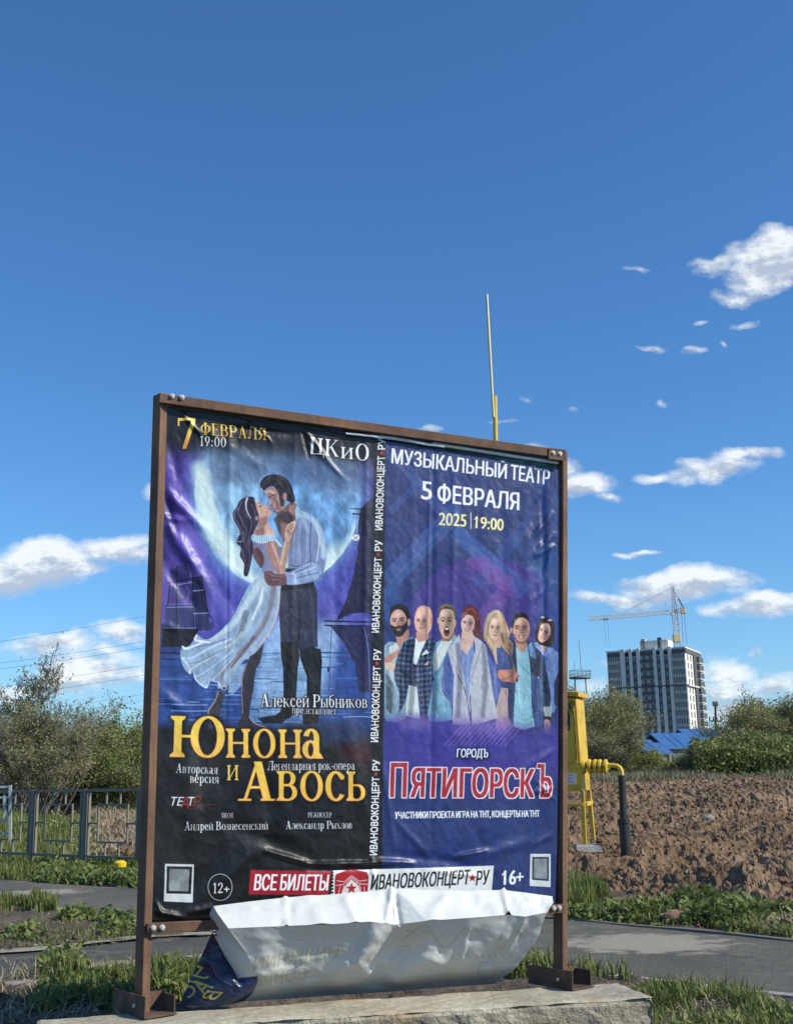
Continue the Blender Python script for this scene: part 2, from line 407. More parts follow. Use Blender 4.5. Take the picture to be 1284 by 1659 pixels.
def off(pl, d):
    P = np.array(pl, float); o = []
    for i in range(len(P)):
        t = P[min(i + 1, len(P) - 1)] - P[max(i - 1, 0)]; t /= np.hypot(*t); o.append((P[i][0] - t[1] * d, P[i][1] + t[0] * d))
    return o
kerb('kerb', off(MAIN_FAR[3:], .05), 46, .07, .035, m=mat('old_kerb', (.13, .12, .10), (.19, .175, .15), 5, .9, bump=.01, bscale=40))
kerb('kerb', off(MAIN_NEAR[5:], -.06), 30, .09, .05)
kerb('kerb', off([(-4.6, 14.55), (-3.92, 13.84), (-2.89, 12.7), (-1.6, 11.4)], -.06), 16, .09, .04)
kerb('kerb', [(-2.75, 8.55), (-2.2, 8.72), (-1.75, 8.95), (-1.1, 9.28), (-.3, 9.6)], 12, .11, .07)
# sandy dust
def blotch(name, cx, cy, rx, ry, ang, z, m, seed, n=56):
    V = [(cx, cy, z)]; F = []
    for r_ in (.5, 1.0):
        for k in range(n):
            a = 2 * math.pi * k / n; q = r_ * (.72 + .55 * float(fbm(np.array([math.cos(a) * 2.2 + seed]), np.array([math.sin(a) * 2.2]), 4, seed)[0]))
            u, v = math.cos(a) * rx * q, math.sin(a) * ry * q
            V.append((cx + u * math.cos(ang) - v * math.sin(ang), cy + u * math.sin(ang) + v * math.cos(ang), z))
    T = [(0, 1 + k, 1 + (k + 1) % n, 1 + (k + 1) % n) for k in range(n)]
    me = bpy.data.meshes.new(name)
    fs = [(0, 1 + k, 1 + (k + 1) % n) for k in range(n)] + [(1 + k, 1 + n + k, 1 + n + (k + 1) % n, 1 + (k + 1) % n) for k in range(n)]
    me.from_pydata(V, [], fs); me.materials.append(m)
    return tag(link(name, me), kind='structure')
M_SAND = mat('sand', (.30, .26, .20), (.40, .35, .27), 6, .95, bump=.02, bscale=60, c3=(.22, .19, .15))
kp = [(-8.0, 7.45), (-6, 7.75), (-4.2, 8.33), (-2.95, 9.02), (-2.1, 9.62), (-1.2, 10.2)]
ribbon('sand_strip', off(kp, .13), off(kp, -.2), 90, 5, .030, M_SAND, .16, 13)
kp = [(-7, 9.15), (-4.4, 9.85), (-3.3, 10.42), (-2.38, 11.05), (-1.75, 11.35)]
ribbon('sand_strip', off(kp, .14), off(kp, -.06), 80, 5, .030, M_SAND, .12, 17)

# ================================================================== concrete base block
SRF, SRB = gp(1062, 1615, .245)[:2], gp(1003, 1592, .245)[:2]; SLB = gp(55, 1650, .30)[:2]; _f = gp(600, 1644, .265)[:2]
SLF = SRF + (_f - SRF) * 2.02
SL_D = (SLF - SRF) / np.linalg.norm(SLF - SRF); SL_N = np.array([SL_D[1], -SL_D[0]])
SLT = .29
def slab_top(x, y):   # the block dips a little to the right
    return SLT - .035 * np.clip(((x + 1.28) / 2.2), -.3, 1.2)
def concrete_mat():
    m = bpy.data.materials.new('rough_concrete'); m.use_nodes = True; t = NT(m.node_tree); p = t.n['Principled BSDF']
    v = t.new('ShaderNodeTexCoord').outputs['Object']
    a = t.ramp(t.noise(v, 2.6, 7, .65), [(.3, (.31, .28, .21)), (.5, (.42, .385, .30)), (.7, (.50, .465, .37))])
    b = t.ramp(t.noise(v, 38, 5, .7), [(.3, (.6, .58, .55)), (.6, (1.05, 1.05, 1.05))])
    c = t.mix(1.0, a, b, 'MULTIPLY')
    rust = t.ramp(t.noise(v, 1.9, 3, .5), [(.6, 0.0), (.72, .35)])
    c = t.mix(rust, c, (.40, .25, .12, 1))
    t.set(p.inputs['Base Color'], c); p.inputs['Roughness'].default_value = .92; p.inputs['Specular IOR Level'].default_value = .25
    nz = t.new('ShaderNodeSeparateXYZ', {0: t.new('ShaderNodeNewGeometry').outputs['True Normal']}).outputs[2]
    side = t.math('SUBTRACT', 1.0, t.math('ABSOLUTE', nz), clamp=True)
    h = t.math('ADD', t.math('MULTIPLY', t.noise(v, 30, 6, .7), .35), t.math('MULTIPLY', t.math('MULTIPLY', t.noise(v, 55, 4, .7), 1.6), side))
    bp = t.new('ShaderNodeBump', {'Strength': 1.0, 'Distance': .02}); t.set(bp.inputs['Height'], h)
    t.l.new(bp.outputs[0], p.inputs['Normal'])
    return m
def slab():
    L = 3.15; Wd = .46; H = .42; nl, nw, nh = 190, 40, 26
    V = []; F = []; idx = {}
    def add(i, j, k):
        key = (i, j, k)
        if key in idx: return idx[key]
        a, b, c = i / nl, j / nw, k / nh
        # rounded broken edges
        u = a * L; v = b * Wd; h = -H + c * H
        p = (SRF * (1 - a) + SLF * a) * (1 - b) + (SRB * (1 - a) + SLB * a) * b
        z = slab_top(p[0], p[1]) + h
        r = .035
        eu, ev, ez = min(u, L - u), min(v, Wd - v), min(-h, 9)
        nx = 0.0
        rough_side = 1.0 if (j == 0 or i == 0 or i == nl or j == nw) else 0.0
        n1 = float(fbm(np.array([u * 9 + v * 11]), np.array([h * 11 + v * 7]), 4, 81)[0]) - .5
        n2 = float(fbm(np.array([u * 3]), np.array([h * 3 + v * 5]), 3, 91)[0]) - .5
        if rough_side:
            ez_ = -h
            cut = max(0, r - ez_) / r
            inw = cut ** 2 * .035 + (n1 * .05 + n2 * .05 + .01) * (1 if ez_ > 0.0 else .6)
            if j == 0: p = p + SL_N * inw
            if j == nw: p = p - SL_N * inw
            if i == 0: p = p + SL_D * (inw + .03 * abs(math.sin(v * 9)))
            if i == nl: p = p - SL_D * inw
        if k == nh:
            z += (n1 * .012 + n2 * .012) - .02 * max(0, (.05 - min(eu, ev)) / .05) ** 2
        idx[key] = len(V); V.append((p[0], p[1], z)); return idx[key]
    for i in range(nl):
        for j in range(nw): F.append((add(i, j, nh), add(i, j + 1, nh), add(i + 1, j + 1, nh), add(i + 1, j, nh)))
    for k in range(nh):
        for i in range(nl):
            F.append((add(i, 0, k), add(i, 0, k + 1), add(i + 1, 0, k + 1), add(i + 1, 0, k)))
            F.append((add(i, nw, k), add(i + 1, nw, k), add(i + 1, nw, k + 1), add(i, nw, k + 1)))
        for j in range(nw):
            F.append((add(0, j, k), add(0, j + 1, k), add(0, j + 1, k + 1), add(0, j, k + 1)))
            F.append((add(nl, j, k), add(nl, j, k + 1), add(nl, j + 1, k + 1), add(nl, j + 1, k)))
    me = mesh_np('concrete_block', V, F, concrete_mat(), False)
    tag(link('concrete_block', me), 'long rough concrete block lying under the feet of the billboard', 'concrete block')
slab()
# ================================================================== tiny software painter (prints on the banners)
def smooth(pts, n=5):
    P = np.array(pts, float); N = len(P); o = []
    for i in range(N):
        p0, p1, p2, p3 = P[i - 1], P[i], P[(i + 1) % N], P[(i + 2) % N]
        for t in np.arange(n) / n:
            o.append(.5 * ((2 * p1) + (-p0 + p2) * t + (2 * p0 - 5 * p1 + 4 * p2 - p3) * t * t + (-p0 + 3 * p1 - 3 * p2 + p3) * t ** 3))
    return o
def scurve(pts, n=6):
    P = np.array(pts, float); P = np.vstack([2 * P[0] - P[1], P, 2 * P[-1] - P[-2]]); o = []
    for i in range(1, len(P) - 2):
        p0, p1, p2, p3 = P[i - 1], P[i], P[i + 1], P[i + 2]
        for t in np.arange(n) / n:
            o.append(.5 * ((2 * p1) + (-p0 + p2) * t + (2 * p0 - 5 * p1 + 4 * p2 - p3) * t * t + (-p0 + 3 * p1 - 3 * p2 + p3) * t ** 3))
    o.append(P[-2]); return o
def ell(cx, cy, rx, ry, ang=0, a0=0, a1=360, n=36):
    t = np.radians(np.linspace(a0, a1, n, endpoint=(a1 - a0 != 360))); c, s = math.cos(R(ang)), math.sin(R(ang))
    return [(cx + rx * math.cos(q) * c - ry * math.sin(q) * s, cy + rx * math.cos(q) * s + ry * math.sin(q) * c) for q in t]
def blur1(a, r):
    if r < 1: return a
    for ax in (0, 1):
        for _ in range(2):
            p = [(0, 0), (0, 0)]; p[ax] = (r + 1, r); c = np.cumsum(np.pad(a, p, mode='edge'), axis=ax)
            n = a.shape[ax]
            hi = c.take(np.arange(2 * r + 1, 2 * r + 1 + n), axis=ax); lo = c.take(np.arange(0, n), axis=ax); a = (hi - lo) / (2 * r + 1)
    return a
class Canvas:
    def __init__(s, w_, h_, H_, base=(0, 0, 0)):
        s.w, s.h, s.H = w_, h_, H_; s.a = np.zeros((h_, w_, 3), np.float32) + np.array(base, np.float32) / 255
        s.k = 1; s.ox = s.oy = 0; s.grain = None
    def view(s, ox, oy, k): s.ox, s.oy, s.k = ox, oy, k; return s
    def px(s, pts):
        p = np.array(pts, float); p = np.stack([s.ox + p[:, 0] / s.k, s.oy + p[:, 1] / s.k, np.ones(len(p))])
        q = s.H @ p; return (q[:2] / q[2]).T
    def sc(s):   # canvas px per view unit
        c = s.px([(0, 0), (1, 0)]); return float(np.hypot(*(c[1] - c[0])))
    def mask(s, loops, raw=False, pad=2):
        L = [l if raw else s.px(l) for l in loops]; A = np.vstack(L)
        x0, y0 = np.floor(A.min(0)).astype(int) - pad; x1, y1 = np.ceil(A.max(0)).astype(int) + pad
        x0, y0, x1, y1 = max(x0, 0), max(y0, 0), min(x1, s.w), min(y1, s.h)
        if x1 <= x0 or y1 <= y0: return None
        q = 3; Wd, Hd = (x1 - x0) * q, (y1 - y0) * q; m = np.zeros((Hd, Wd), bool); xs = (np.arange(Wd) + .5) / q + x0
        for l in L:
            n = len(l)
            for i in range(n):
                ax, ay = l[i]; bx, by = l[(i + 1) % n]
                if ay == by: continue
                if ay > by: ax, ay, bx, by = bx, by, ax, ay
                r0 = max(0, math.ceil((ay - y0) * q - .5)); r1 = min(Hd, math.ceil((by - y0) * q - .5))
                if r1 <= r0: continue
                yy = (np.arange(r0, r1) + .5) / q + y0; xc = ax + (bx - ax) * (yy - ay) / (by - ay)
                m[r0:r1] ^= xs[None] < xc[:, None]
        return m.reshape(y1 - y0, q, x1 - x0, q).mean((1, 3)).astype(np.float32), x0, y0
    def paint(s, mk, col, alpha=1.0, grad=None, tex=0.0, mode='n'):
        if mk is None: return
        m, x0, y0 = mk; h_, w_ = m.shape; reg = s.a[y0:y0 + h_, x0:x0 + w_]
        c = np.zeros((h_, w_, 3), np.float32) + np.array(col, np.float32) / 255
        if grad is not None:
            c2, pa, pb = grad; P = s.px([pa, pb]); d = P[1] - P[0]; L = d @ d
            yy, xx = np.mgrid[y0:y0 + h_, x0:x0 + w_]; t = np.clip(((xx - P[0][0]) * d[0] + (yy - P[0][1]) * d[1]) / L, 0, 1)[..., None]
            c = c * (1 - t) + np.array(c2, np.float32) / 255 * t
        if tex:
            yy, xx = np.mgrid[y0:y0 + h_, x0:x0 + w_]
            c = c * (1 + tex * 2 * (fbm(xx / 22, yy / 34, 4, 7, .6) - .5))[..., None]
        m = (m * alpha)[..., None]
        if mode == 'add': reg += c * m
        elif mode == 'mul': reg *= (1 - m) + c * m
        else: reg[...] = reg * (1 - m) + c * m
        np.clip(reg, 0, 1, out=reg)
    def fill(s, loops, col, alpha=1.0, grad=None, soft=0.0, tex=0.0, mode='n', sm=False, clip=None):
        if not isinstance(loops[0][0], (tuple, list, np.ndarray)): loops = [loops]
        if sm: loops = [smooth(l) for l in loops]
        r = int(round(soft * s.sc())); mk = s.mask(loops, pad=2 + 3 * r)
        if mk is None: return
        if r: mk = (blur1(mk[0], r), mk[1], mk[2])
        if clip is not None:
            m, x0, y0 = mk; h_, w_ = m.shape; mk = (m * clip[y0:y0 + h_, x0:x0 + w_], x0, y0)
        s.paint(mk, col, alpha, grad, tex, mode)
        return mk
    def full(s, loops, soft=0):
        if not isinstance(loops[0][0], (tuple, list, np.ndarray)): loops = [loops]
        mk = s.mask(loops); o = np.zeros((s.h, s.w), np.float32); m, x0, y0 = mk; o[y0:y0 + m.shape[0], x0:x0 + m.shape[1]] = m; return o
    def stroke(s, pts, wd, col, alpha=1.0, w1=None, soft=0.0, curve=True, mode='n', clip=None):
        if curve and len(pts) > 2: pts = scurve(pts, 5)
        P = s.px(pts); k = s.sc(); w0 = wd * k / 2; w1 = w0 if w1 is None else w1 * k / 2
        pad = int(max(w0, w1) + soft * k * 2 + 2)
        x0, y0 = np.floor(P.min(0)).astype(int) - pad; x1, y1 = np.ceil(P.max(0)).astype(int) + pad
        x0, y0, x1, y1 = max(x0, 0), max(y0, 0), min(x1, s.w), min(y1, s.h)
        if x1 <= x0 or y1 <= y0: return
        yy, xx = np.mgrid[y0:y1, x0:x1].astype(np.float32); best = np.full(xx.shape, 0, np.float32); n = len(P) - 1
        f = max(1.0, soft * k)
        for i in range(n):
            a, b = P[i], P[i + 1]; d = b - a; L = max(d @ d, 1e-6)
            t = np.clip(((xx - a[0]) * d[0] + (yy - a[1]) * d[1]) / L, 0, 1)
            ds = np.hypot(xx - a[0] - t * d[0], yy - a[1] - t * d[1]); ww = w0 + (w1 - w0) * (i + t) / n
            best = np.maximum(best, np.clip((ww - ds) / f + .5, 0, 1) * np.clip(ww * 2, 0, 1))
        if clip is not None: best = best * clip[y0:y1, x0:x1]
        s.paint((best, x0, y0), col, alpha, None, 0, mode)
    def shapes(s, shapes, A, col, alpha=1.0, grad=None, tex=0, out=None, outw=0, sh=None):
        """glyph shapes in unit space mapped by affine A (2x3) onto the canvas"""
        allp = np.vstack([np.array(l, float) for sp in shapes for l in sp]); T = allp @ A[:, :2].T + A[:, 2]
        pad = 4 + int(outw + (sh[2] * 3 if sh else 0))
        x0, y0 = np.floor(T.min(0)).astype(int) - pad; x1, y1 = np.ceil(T.max(0)).astype(int) + pad
        x0, y0, x1, y1 = max(x0, 0), max(y0, 0), min(x1, s.w), min(y1, s.h); M = np.zeros((y1 - y0, x1 - x0), np.float32)
        for sp in shapes:
            mk = s.mask([np.array(l, float) @ A[:, :2].T + A[:, 2] for l in sp], raw=True)
            if mk is None: continue
            m, a, b = mk; a -= x0; b -= y0; reg = M[b:b + m.shape[0], a:a + m.shape[1]]
            m = m[:reg.shape[0], :reg.shape[1]]; np.maximum(reg, m, out=reg)
        if sh:
            c, al, r, dx, dy = sh; m2 = np.clip(blur1(dil(M, r, r), max(1, r)), 0, 1); m2 = np.roll(m2, (dy, dx), (0, 1)); s.paint((m2, x0, y0), c, al)
        if out is not None: s.paint((dil(M, outw, outw), x0, y0), out, 1.0)
        s.paint((M, x0, y0), col, alpha, grad, tex); return M, x0, y0
def dil(m, rx, ry):
    o = m
    for _ in range(int(rx)): o = np.maximum(o, np.maximum(np.pad(o, ((0, 0), (1, 0)))[:, :-1], np.pad(o, ((0, 0), (0, 1)))[:, 1:]))
    for _ in range(int(ry)): o = np.maximum(o, np.maximum(np.pad(o, ((1, 0), (0, 0)))[:-1], np.pad(o, ((0, 1), (0, 0)))[1:]))
    return o
# ---- sans lettering from the built-in font
_SANS = {}
def sans(text, wt=0.0):
    """shapes (triangles) with cap height 1, and width"""
    key = (text, wt)
    if key in _SANS: return _SANS[key]
    cu = bpy.data.curves.new('t', 'FONT'); cu.body = text; cu.resolution_u = 4; cu.fill_mode = 'NONE'
    cu.space_word = .8
    o = bpy.data.objects.new('t', cu); COL.objects.link(o); dg = bpy.context.evaluated_depsgraph_get(); dg.update()
    me = o.evaluated_get(dg).to_mesh(); V = np.array([v.co[:2] for v in me.vertices]); nx = {}
    for e in me.edges:
        a_, b_ = e.vertices; nx.setdefault(a_, []).append(b_); nx.setdefault(b_, []).append(a_)
    T = []; seen = set()
    for i in range(len(V)):
        if i in seen or i not in nx: continue
        lp = [i]; seen.add(i); c = i
        nb = [q for q in nx[c] if q == c + 1] or nx[c]; c = nb[0]
        while c not in seen:
            seen.add(c); lp.append(c); f = [q for q in nx[c] if q not in seen]
            if not f: break
            c = f[0]
        T.append(V[lp])
    o.evaluated_get(dg).to_mesh_clear(); bpy.data.objects.remove(o); bpy.data.curves.remove(cu)
    _SANS[key] = (T, V); return T, V
CAPH = None
def sans_text(cv, text, p0, p1, ptop, col, wt=.0, alpha=1.0, bold=(0, 0), out=None, outw=0, sh=None, grad=None, slant=0.0):
    """p0 baseline left, p1 baseline right, ptop cap-top left (photo pixels)"""
    global CAPH
    if CAPH is None: CAPH = sans('Н', 0.0)[1][:, 1].max()
    T, V = sans(text, wt); x0, x1 = V[:, 0].min(), V[:, 0].max()
    a, b, c = cv.px([p0, p1, ptop]); ex = (b - a) / (x1 - x0); ey = (c - a) / CAPH
    A = np.array([[ex[0], ey[0] + ex[0] * slant, a[0] - ex[0] * x0], [ex[1], ey[1] + ex[1] * slant, a[1] - ex[1] * x0]])
    P = V @ A[:, :2].T + A[:, 2]; pad = 6 + outw
    X0, Y0 = np.floor(P.min(0)).astype(int) - pad; X1, Y1 = np.ceil(P.max(0)).astype(int) + pad
    X0, Y0, X1, Y1 = max(X0, 0), max(Y0, 0), min(X1, cv.w), min(Y1, cv.h); q = 4
    M = np.zeros(((Y1 - Y0) * q, (X1 - X0) * q), np.int8); xs = np.arange((X1 - X0) * q) + .5; Hd = M.shape[0]
    for t in T:          # non-zero winding fill
        t = (t @ A[:, :2].T + A[:, 2] - (X0, Y0)) * q; n = len(t)
        for i in range(n):
            ax, ay = t[i]; bx, by = t[(i + 1) % n]; sg = 1
            if ay == by: continue
            if ay > by: ax, ay, bx, by = bx, by, ax, ay; sg = -1
            r0 = max(0, math.ceil(ay - .5)); r1 = min(Hd, math.ceil(by - .5))
            if r1 <= r0: continue
            xc = ax + (bx - ax) * (np.arange(r0, r1) + .5 - ay) / (by - ay)
            M[r0:r1] += (sg * (xs[None] < xc[:, None])).astype(np.int8)
    M = M != 0
    Mf = M.astype(np.float32); Mf = dil(Mf, *bold)
    Mf = Mf.reshape(Y1 - Y0, q, X1 - X0, q).mean((1, 3))
    if sh:
        cc, al, r, dx, dy = sh; m2 = np.roll(np.clip(blur1(dil(Mf, r, r), max(1, r)), 0, 1), (dy, dx), (0, 1)); cv.paint((m2, X0, Y0), cc, al)
    if out is not None: cv.paint((dil(Mf, outw, outw), X0, Y0), out)
    cv.paint((Mf, X0, Y0), col, alpha, grad)
    return Mf, X0, Y0
# ---- serif lettering drawn from strokes; capital height 1
ST, TH_, SE, SH = .155, .055, .075, .045      # stem, hairline, serif length, serif thickness
def _rect(x0, y0, x1, y1): return [[(x0, y0), (x1, y0), (x1, y1), (x0, y1)]]
def _serif(x0, x1, y, up): # bracketed serif on a stem between x0 and x1; up=+1 serif at the foot
    d = SH * up
    return [[(x0 - SE, y), (x1 + SE, y), (x1 + SE, y + d), (x1, y + d * 2.6), (x0, y + d * 2.6), (x0 - SE, y + d)]]
def _stem(x, y0=0, y1=1, w=None, b=1, t=1):
    w = ST if w is None else w; o = [_rect(x, y0, x + w, y1)]
    if b: o.append(_serif(x, x + w, y0, 1))
    if t: o.append(_serif(x, x + w, y1, -1))
    return o
def _diag(x0, y0, x1, y1, w): return [[(x0 - w / 2, y0), (x0 + w / 2, y0), (x1 + w / 2, y1), (x1 - w / 2, y1)]]
def _ring(cx, cy, rx, ry, tx=None, ty=None, a0=0, a1=360, n=40):
    tx = ST * 1.05 if tx is None else tx; ty = TH_ if ty is None else ty
    o = ell(cx, cy, rx, ry, 0, a0, a1, n); i = ell(cx, cy, rx - tx, ry - ty, 0, a0, a1, n)
    return [o, i] if a1 - a0 == 360 else [o + i[::-1]]
def _bowl(x, y0, y1, wd, tx=None):   # right-hand bowl attached to a stem's right edge x
    h_ = (y1 - y0) / 2; cy = (y0 + y1) / 2
    o = [(x, y0)] + ell(x + wd * .35, cy, wd * .65, h_, 0, -90, 90, 18) + [(x, y1)]
    tx = ST if tx is None else tx
    i = [(x, y0 + TH_)] + ell(x + wd * .35, cy, wd * .65 - tx, h_ - TH_, 0, -90, 90, 18) + [(x, y1 - TH_)]
    return [o + i[::-1]]
def _mk():
    G = {}
    def g(ch, wd, *sh):
        L = []
        for q in sh:
            if q and isinstance(q[0][0], tuple): L.append(q)      # one shape: list of loops
            else: L += q
        G[ch] = (wd, L)
    S = ST; s2 = SE
    g('Н', .86, _stem(s2), _stem(.86 - s2 - S), _rect(s2 + S, .48, .86 - s2 - S, .48 + TH_))
    g('И', .88, _stem(s2), _stem(.88 - s2 - S), _diag(s2 + S * .55, .06, .88 - s2 - S * .55, .94, .09))
    g('Й', .88, G['И'][1], _ring(.44, 1.32, .17, .2, .075, .08, 180, 360, 14))
    g('Т', .76, _stem(.38 - S / 2, t=0), _rect(.04, 1 - TH_, .72, 1), _diag(.06, .78, .075, 1, .05), _diag(.70, .78, .685, 1, .05))
    g('П', .86, _stem(s2), _stem(.86 - s2 - S), _rect(s2 + S, 1 - TH_, .86 - s2 - S, 1))
    g('Г', .64, _stem(s2), _rect(s2 + S, 1 - TH_, .60, 1), _diag(.595, .76, .57, 1, .05))
    g('Е', .70, _stem(s2), _rect(s2 + S, 1 - TH_, .62, 1), _rect(s2 + S, .48, .5, .48 + TH_), _rect(s2 + S, 0, .64, TH_), _diag(.65, .24, .615, 0, .05), _diag(.615, .78, .595, 1, .05), _rect(.48, .38, .52, .64))
    g('Ц', .90, _stem(s2, t=1, b=0), _stem(.80 - s2 - S, b=0), _rect(s2, 0, .84, TH_), _diag(.86, -.2, .83, TH_, .05))
    g('Ш', 1.2, _stem(s2, b=0), _stem(.6 - S / 2, b=0), _stem(1.2 - s2 - S, b=0), _rect(s2, 0, 1.2 - s2, TH_))
    g('Щ', 1.25, G['Ш'][1], _diag(1.2, -.2, 1.17, TH_, .05))
    g('О', .86, _ring(.43, .5, .40, .515))
    g('С', .78, _ring(.43, .5, .39, .515, a0=48, a1=312), _diag(.685, .70, .685, 1.0, .05), _diag(.69, .05, .665, .2, .035))
    g('Э', .78, _ring(.35, .5, .39, .515, a0=-132, a1=132), _rect(.3, .48, .66, .48 + TH_), _diag(.09, .70, .09, 1.0, .05))
    g('Ю', 1.2, _stem(s2), _ring(.80, .5, .37, .515), _rect(s2 + S, .48, .5, .48 + TH_))
    g('Р', .70, _stem(s2), _bowl(s2 + S, .42, 1, .46))
    g('В', .76, _stem(s2), _bowl(s2 + S, .50, 1, .42), _bowl(s2 + S, 0, .55, .48))
    g('Б', .74, _stem(s2), _bowl(s2 + S, 0, .57, .48), _rect(s2 + S, 1 - TH_, .60, 1), _diag(.595, .78, .57, 1, .05))
    g('Ь', .72, _stem(s2), _bowl(s2 + S, 0, .56, .46))
    g('Ъ', .82, _stem(s2 + .14, t=0), _bowl(s2 + .14 + S, 0, .56, .42), _rect(.03, 1 - TH_, s2 + .14 + S, 1), _diag(.04, .8, .05, 1, .05))
    g('Ы', 1.0, _stem(s2), _bowl(s2 + S, 0, .56, .42), _stem(1.0 - s2 - S))
    g('Я', .78, _stem(.78 - s2 - S), [[(0.78 - p[0], p[1]) for p in l] for l in _bowl(s2 + S, .44, 1, .44)], _diag(.14, 0, .42, .46, .12), _rect(.02, 0, .22, SH))
    g('А', .84, _diag(.66, 0, .42, 1.02, .165), _diag(.16, 0, .40, .96, .06), _rect(.24, .32, .58, .32 + TH_), _rect(.02, 0, .3, SH), _rect(.52, 0, .83, SH))
    g('Л', .84, _stem(.84 - s2 - S), _rect(.24, 1 - TH_, .84 - s2 - S, 1), _diag(.20, .1, .28, 1, .06), [ell(.10, .09, .09, .09, n=16)], _diag(.12, .0, .2, .14, .09))
    g('Д', .90, _stem(.84 - s2 - S, b=0), _rect(.26, 1 - TH_, .84 - s2 - S, 1), _diag(.20, TH_, .29, 1, .06), _rect(.03, 0, .87, TH_), _diag(.03, -.2, .06, TH_, .05), _diag(.88, -.2, .84, TH_, .05))
    g('М', 1.02, _stem(s2, w=.06), _stem(1.02 - s2 - S), _diag(.16, 1, .52, 0.02, .13), _diag(.86, 1, .53, .02, .06))
    g('К', .84, _stem(s2), _diag(.74, 0, .36, .56, .165), _diag(.26, .44, .68, .96, .065), _rect(.55, 1 - SH, .80, 1), _rect(.60, 0, .86, SH))
    g('Ж', 1.14, _stem(.57 - S / 2), _diag(1.05, 0, .70, .54, .15), _diag(.09, 0, .44, .54, .15), _diag(.98, .97, .66, .46, .06), _diag(.16, .97, .48, .46, .06), _rect(.0, 0, .2, SH), _rect(.94, 0, 1.14, SH), _rect(.05, 1 - SH, .26, 1), _rect(.88, 1 - SH, 1.09, 1))
    g('Х', .84, _diag(.72, 0, .13, 1, .155), _diag(.13, 0, .68, 1, .06), _rect(.0, 0, .27, SH), _rect(.56, 0, .86, SH), _rect(.0, 1 - SH, .28, 1), _rect(.55, 1 - SH, .82, 1))
    g('Ф', .98, _stem(.49 - S / 2), _ring(.49, .5, .43, .36))
    g('У', .80, _diag(.10, 1, .42, .30, .15), _diag(.30, .02, .70, 1, .06), [ell(.22, .08, .09, .08, n=16)], _rect(0, 1 - SH, .27, 1), _rect(.56, 1 - SH, .8, 1))
    g('З', .66, _bowl(.08, .50, 1, .46), _bowl(.08, 0, .54, .52), _diag(.08, .74, .08, 1, .05), _diag(.08, 0, .08, .24, .05))
    g('7', .62, _rect(.05, 1 - .09, .60, 1), _diag(.24, 0, .55, .95, .14), _diag(.06, .74, .06, 1, .05))
    g('1', .46, _stem(.17, w=.13, t=0), [[(.17, 1.0), (.03, .84), (.03, .80), (.17, .86)]])
    g('9', .62, _ring(.31, .68, .26, .33, .13), _diag(.24, 0, .50, .62, .12))
    g('0', .64, _ring(.32, .5, .28, .51, .14))
    g('2', .62, _ring(.30, .70, .25, .31, .13, .06, -20, 180, 24), _diag(.10, .05, .50, .62, .12), _rect(.05, 0, .58, .11))
    g(':', .30, [ell(.15, .10, .08, .08, n=14)], [ell(.15, .55, .08, .08, n=14)])
    g('+', .56, _rect(.04, .32, .52, .41), _rect(.235, .10, .325, .62))
    g('-', .36, _rect(.04, .30, .32, .39))
    g(' ', .30)
    G[' '] = (.30, [])
    # small letters: scaled capitals of the same strokes with slightly heavier stems
    xh = .68
    for ch in 'нитпгшщцьъыяолдмкжхвзэюй':
        w_, L = G[ch.upper()]; G[ch] = (w_ * xh * 1.03, [[[(p[0] * xh * 1.03, p[1] * xh) for p in l] for l in q] for q in L])
    # proper forms
    def low(ch, wd, *sh): g(ch, wd, *sh)
    low('а', .54, _stem(.30, 0, .48, w=.12, b=0, t=0), _ring(.235, .46, .185, .22, .12, .05, 0, 165, 20), _ring(.22, .20, .19, .21, .12, .045, 0, 360, 28), _diag(.47, 0.0, .40, .12, .09))
    low('е', .56, _ring(.28, .34, .26, .35, .13, .05, 42 - 40, 325, 36), _rect(.10, .34, .50, .39))
    low('с', .52, _ring(.28, .34, .26, .35, .13, .05, 45, 322, 30), [ell(.44, .55, .055, .055, n=12)])
    low('р', .62, _stem(.10, -.30, .68, w=.12, t=0), _ring(.34, .34, .24, .35, .125, .05), _rect(.03, .64, .12, .68))
    low('у', .58, _diag(.09, .68, .32, .12, .12), _diag(.16, -.28, .52, .68, .05), [ell(.12, -.24, .06, .05, n=12)], _rect(0, .64, .2, .68), _rect(.4, .64, .58, .68))
    low('б', .60, _ring(.30, .33, .25, .34, .125, .05), _ring(.36, .55, .31, .42, .10, .08, 95, 185, 18), _diag(.34, .93, .52, 1.02, .16))
    low('ф', .84, _stem(.36, -.28, .98, w=.12), _ring(.24, .34, .2, .35, .11, .05), _ring(.60, .34, .2, .35, .11, .05))
    return G
GLY = _mk()
def serif_text(cv, text, p0, p1, ptop, col, **kw):
    sp = kw.pop('space', .05); slant = kw.pop('slant', 0.0); sh_ = []; x = 0
    for ch in text:
        w_, L = GLY[ch]
        for q in L: sh_.append([[(p[0] + x + p[1] * slant, p[1]) for p in l] for l in q])
        x += w_ + sp
    x -= sp; a, b, c = cv.px([p0, p1, ptop]); ex = (b - a) / x; ey = (c - a)
    A = np.array([[ex[0], ey[0], a[0]], [ex[1], ey[1], a[1]]])
    return cv.shapes(sh_, A, col, **kw)
def to_image(cv, name):
    a = np.ones((cv.h, cv.w, 4), np.float32); a[..., :3] = cv.a[::1]; a = a[::-1]
    im = bpy.data.images.new(name, cv.w, cv.h, alpha=False); im.colorspace_settings.name = 'sRGB'
    im.pixels.foreach_set(np.ascontiguousarray(a).ravel()); im.update(); im.pack(); return im
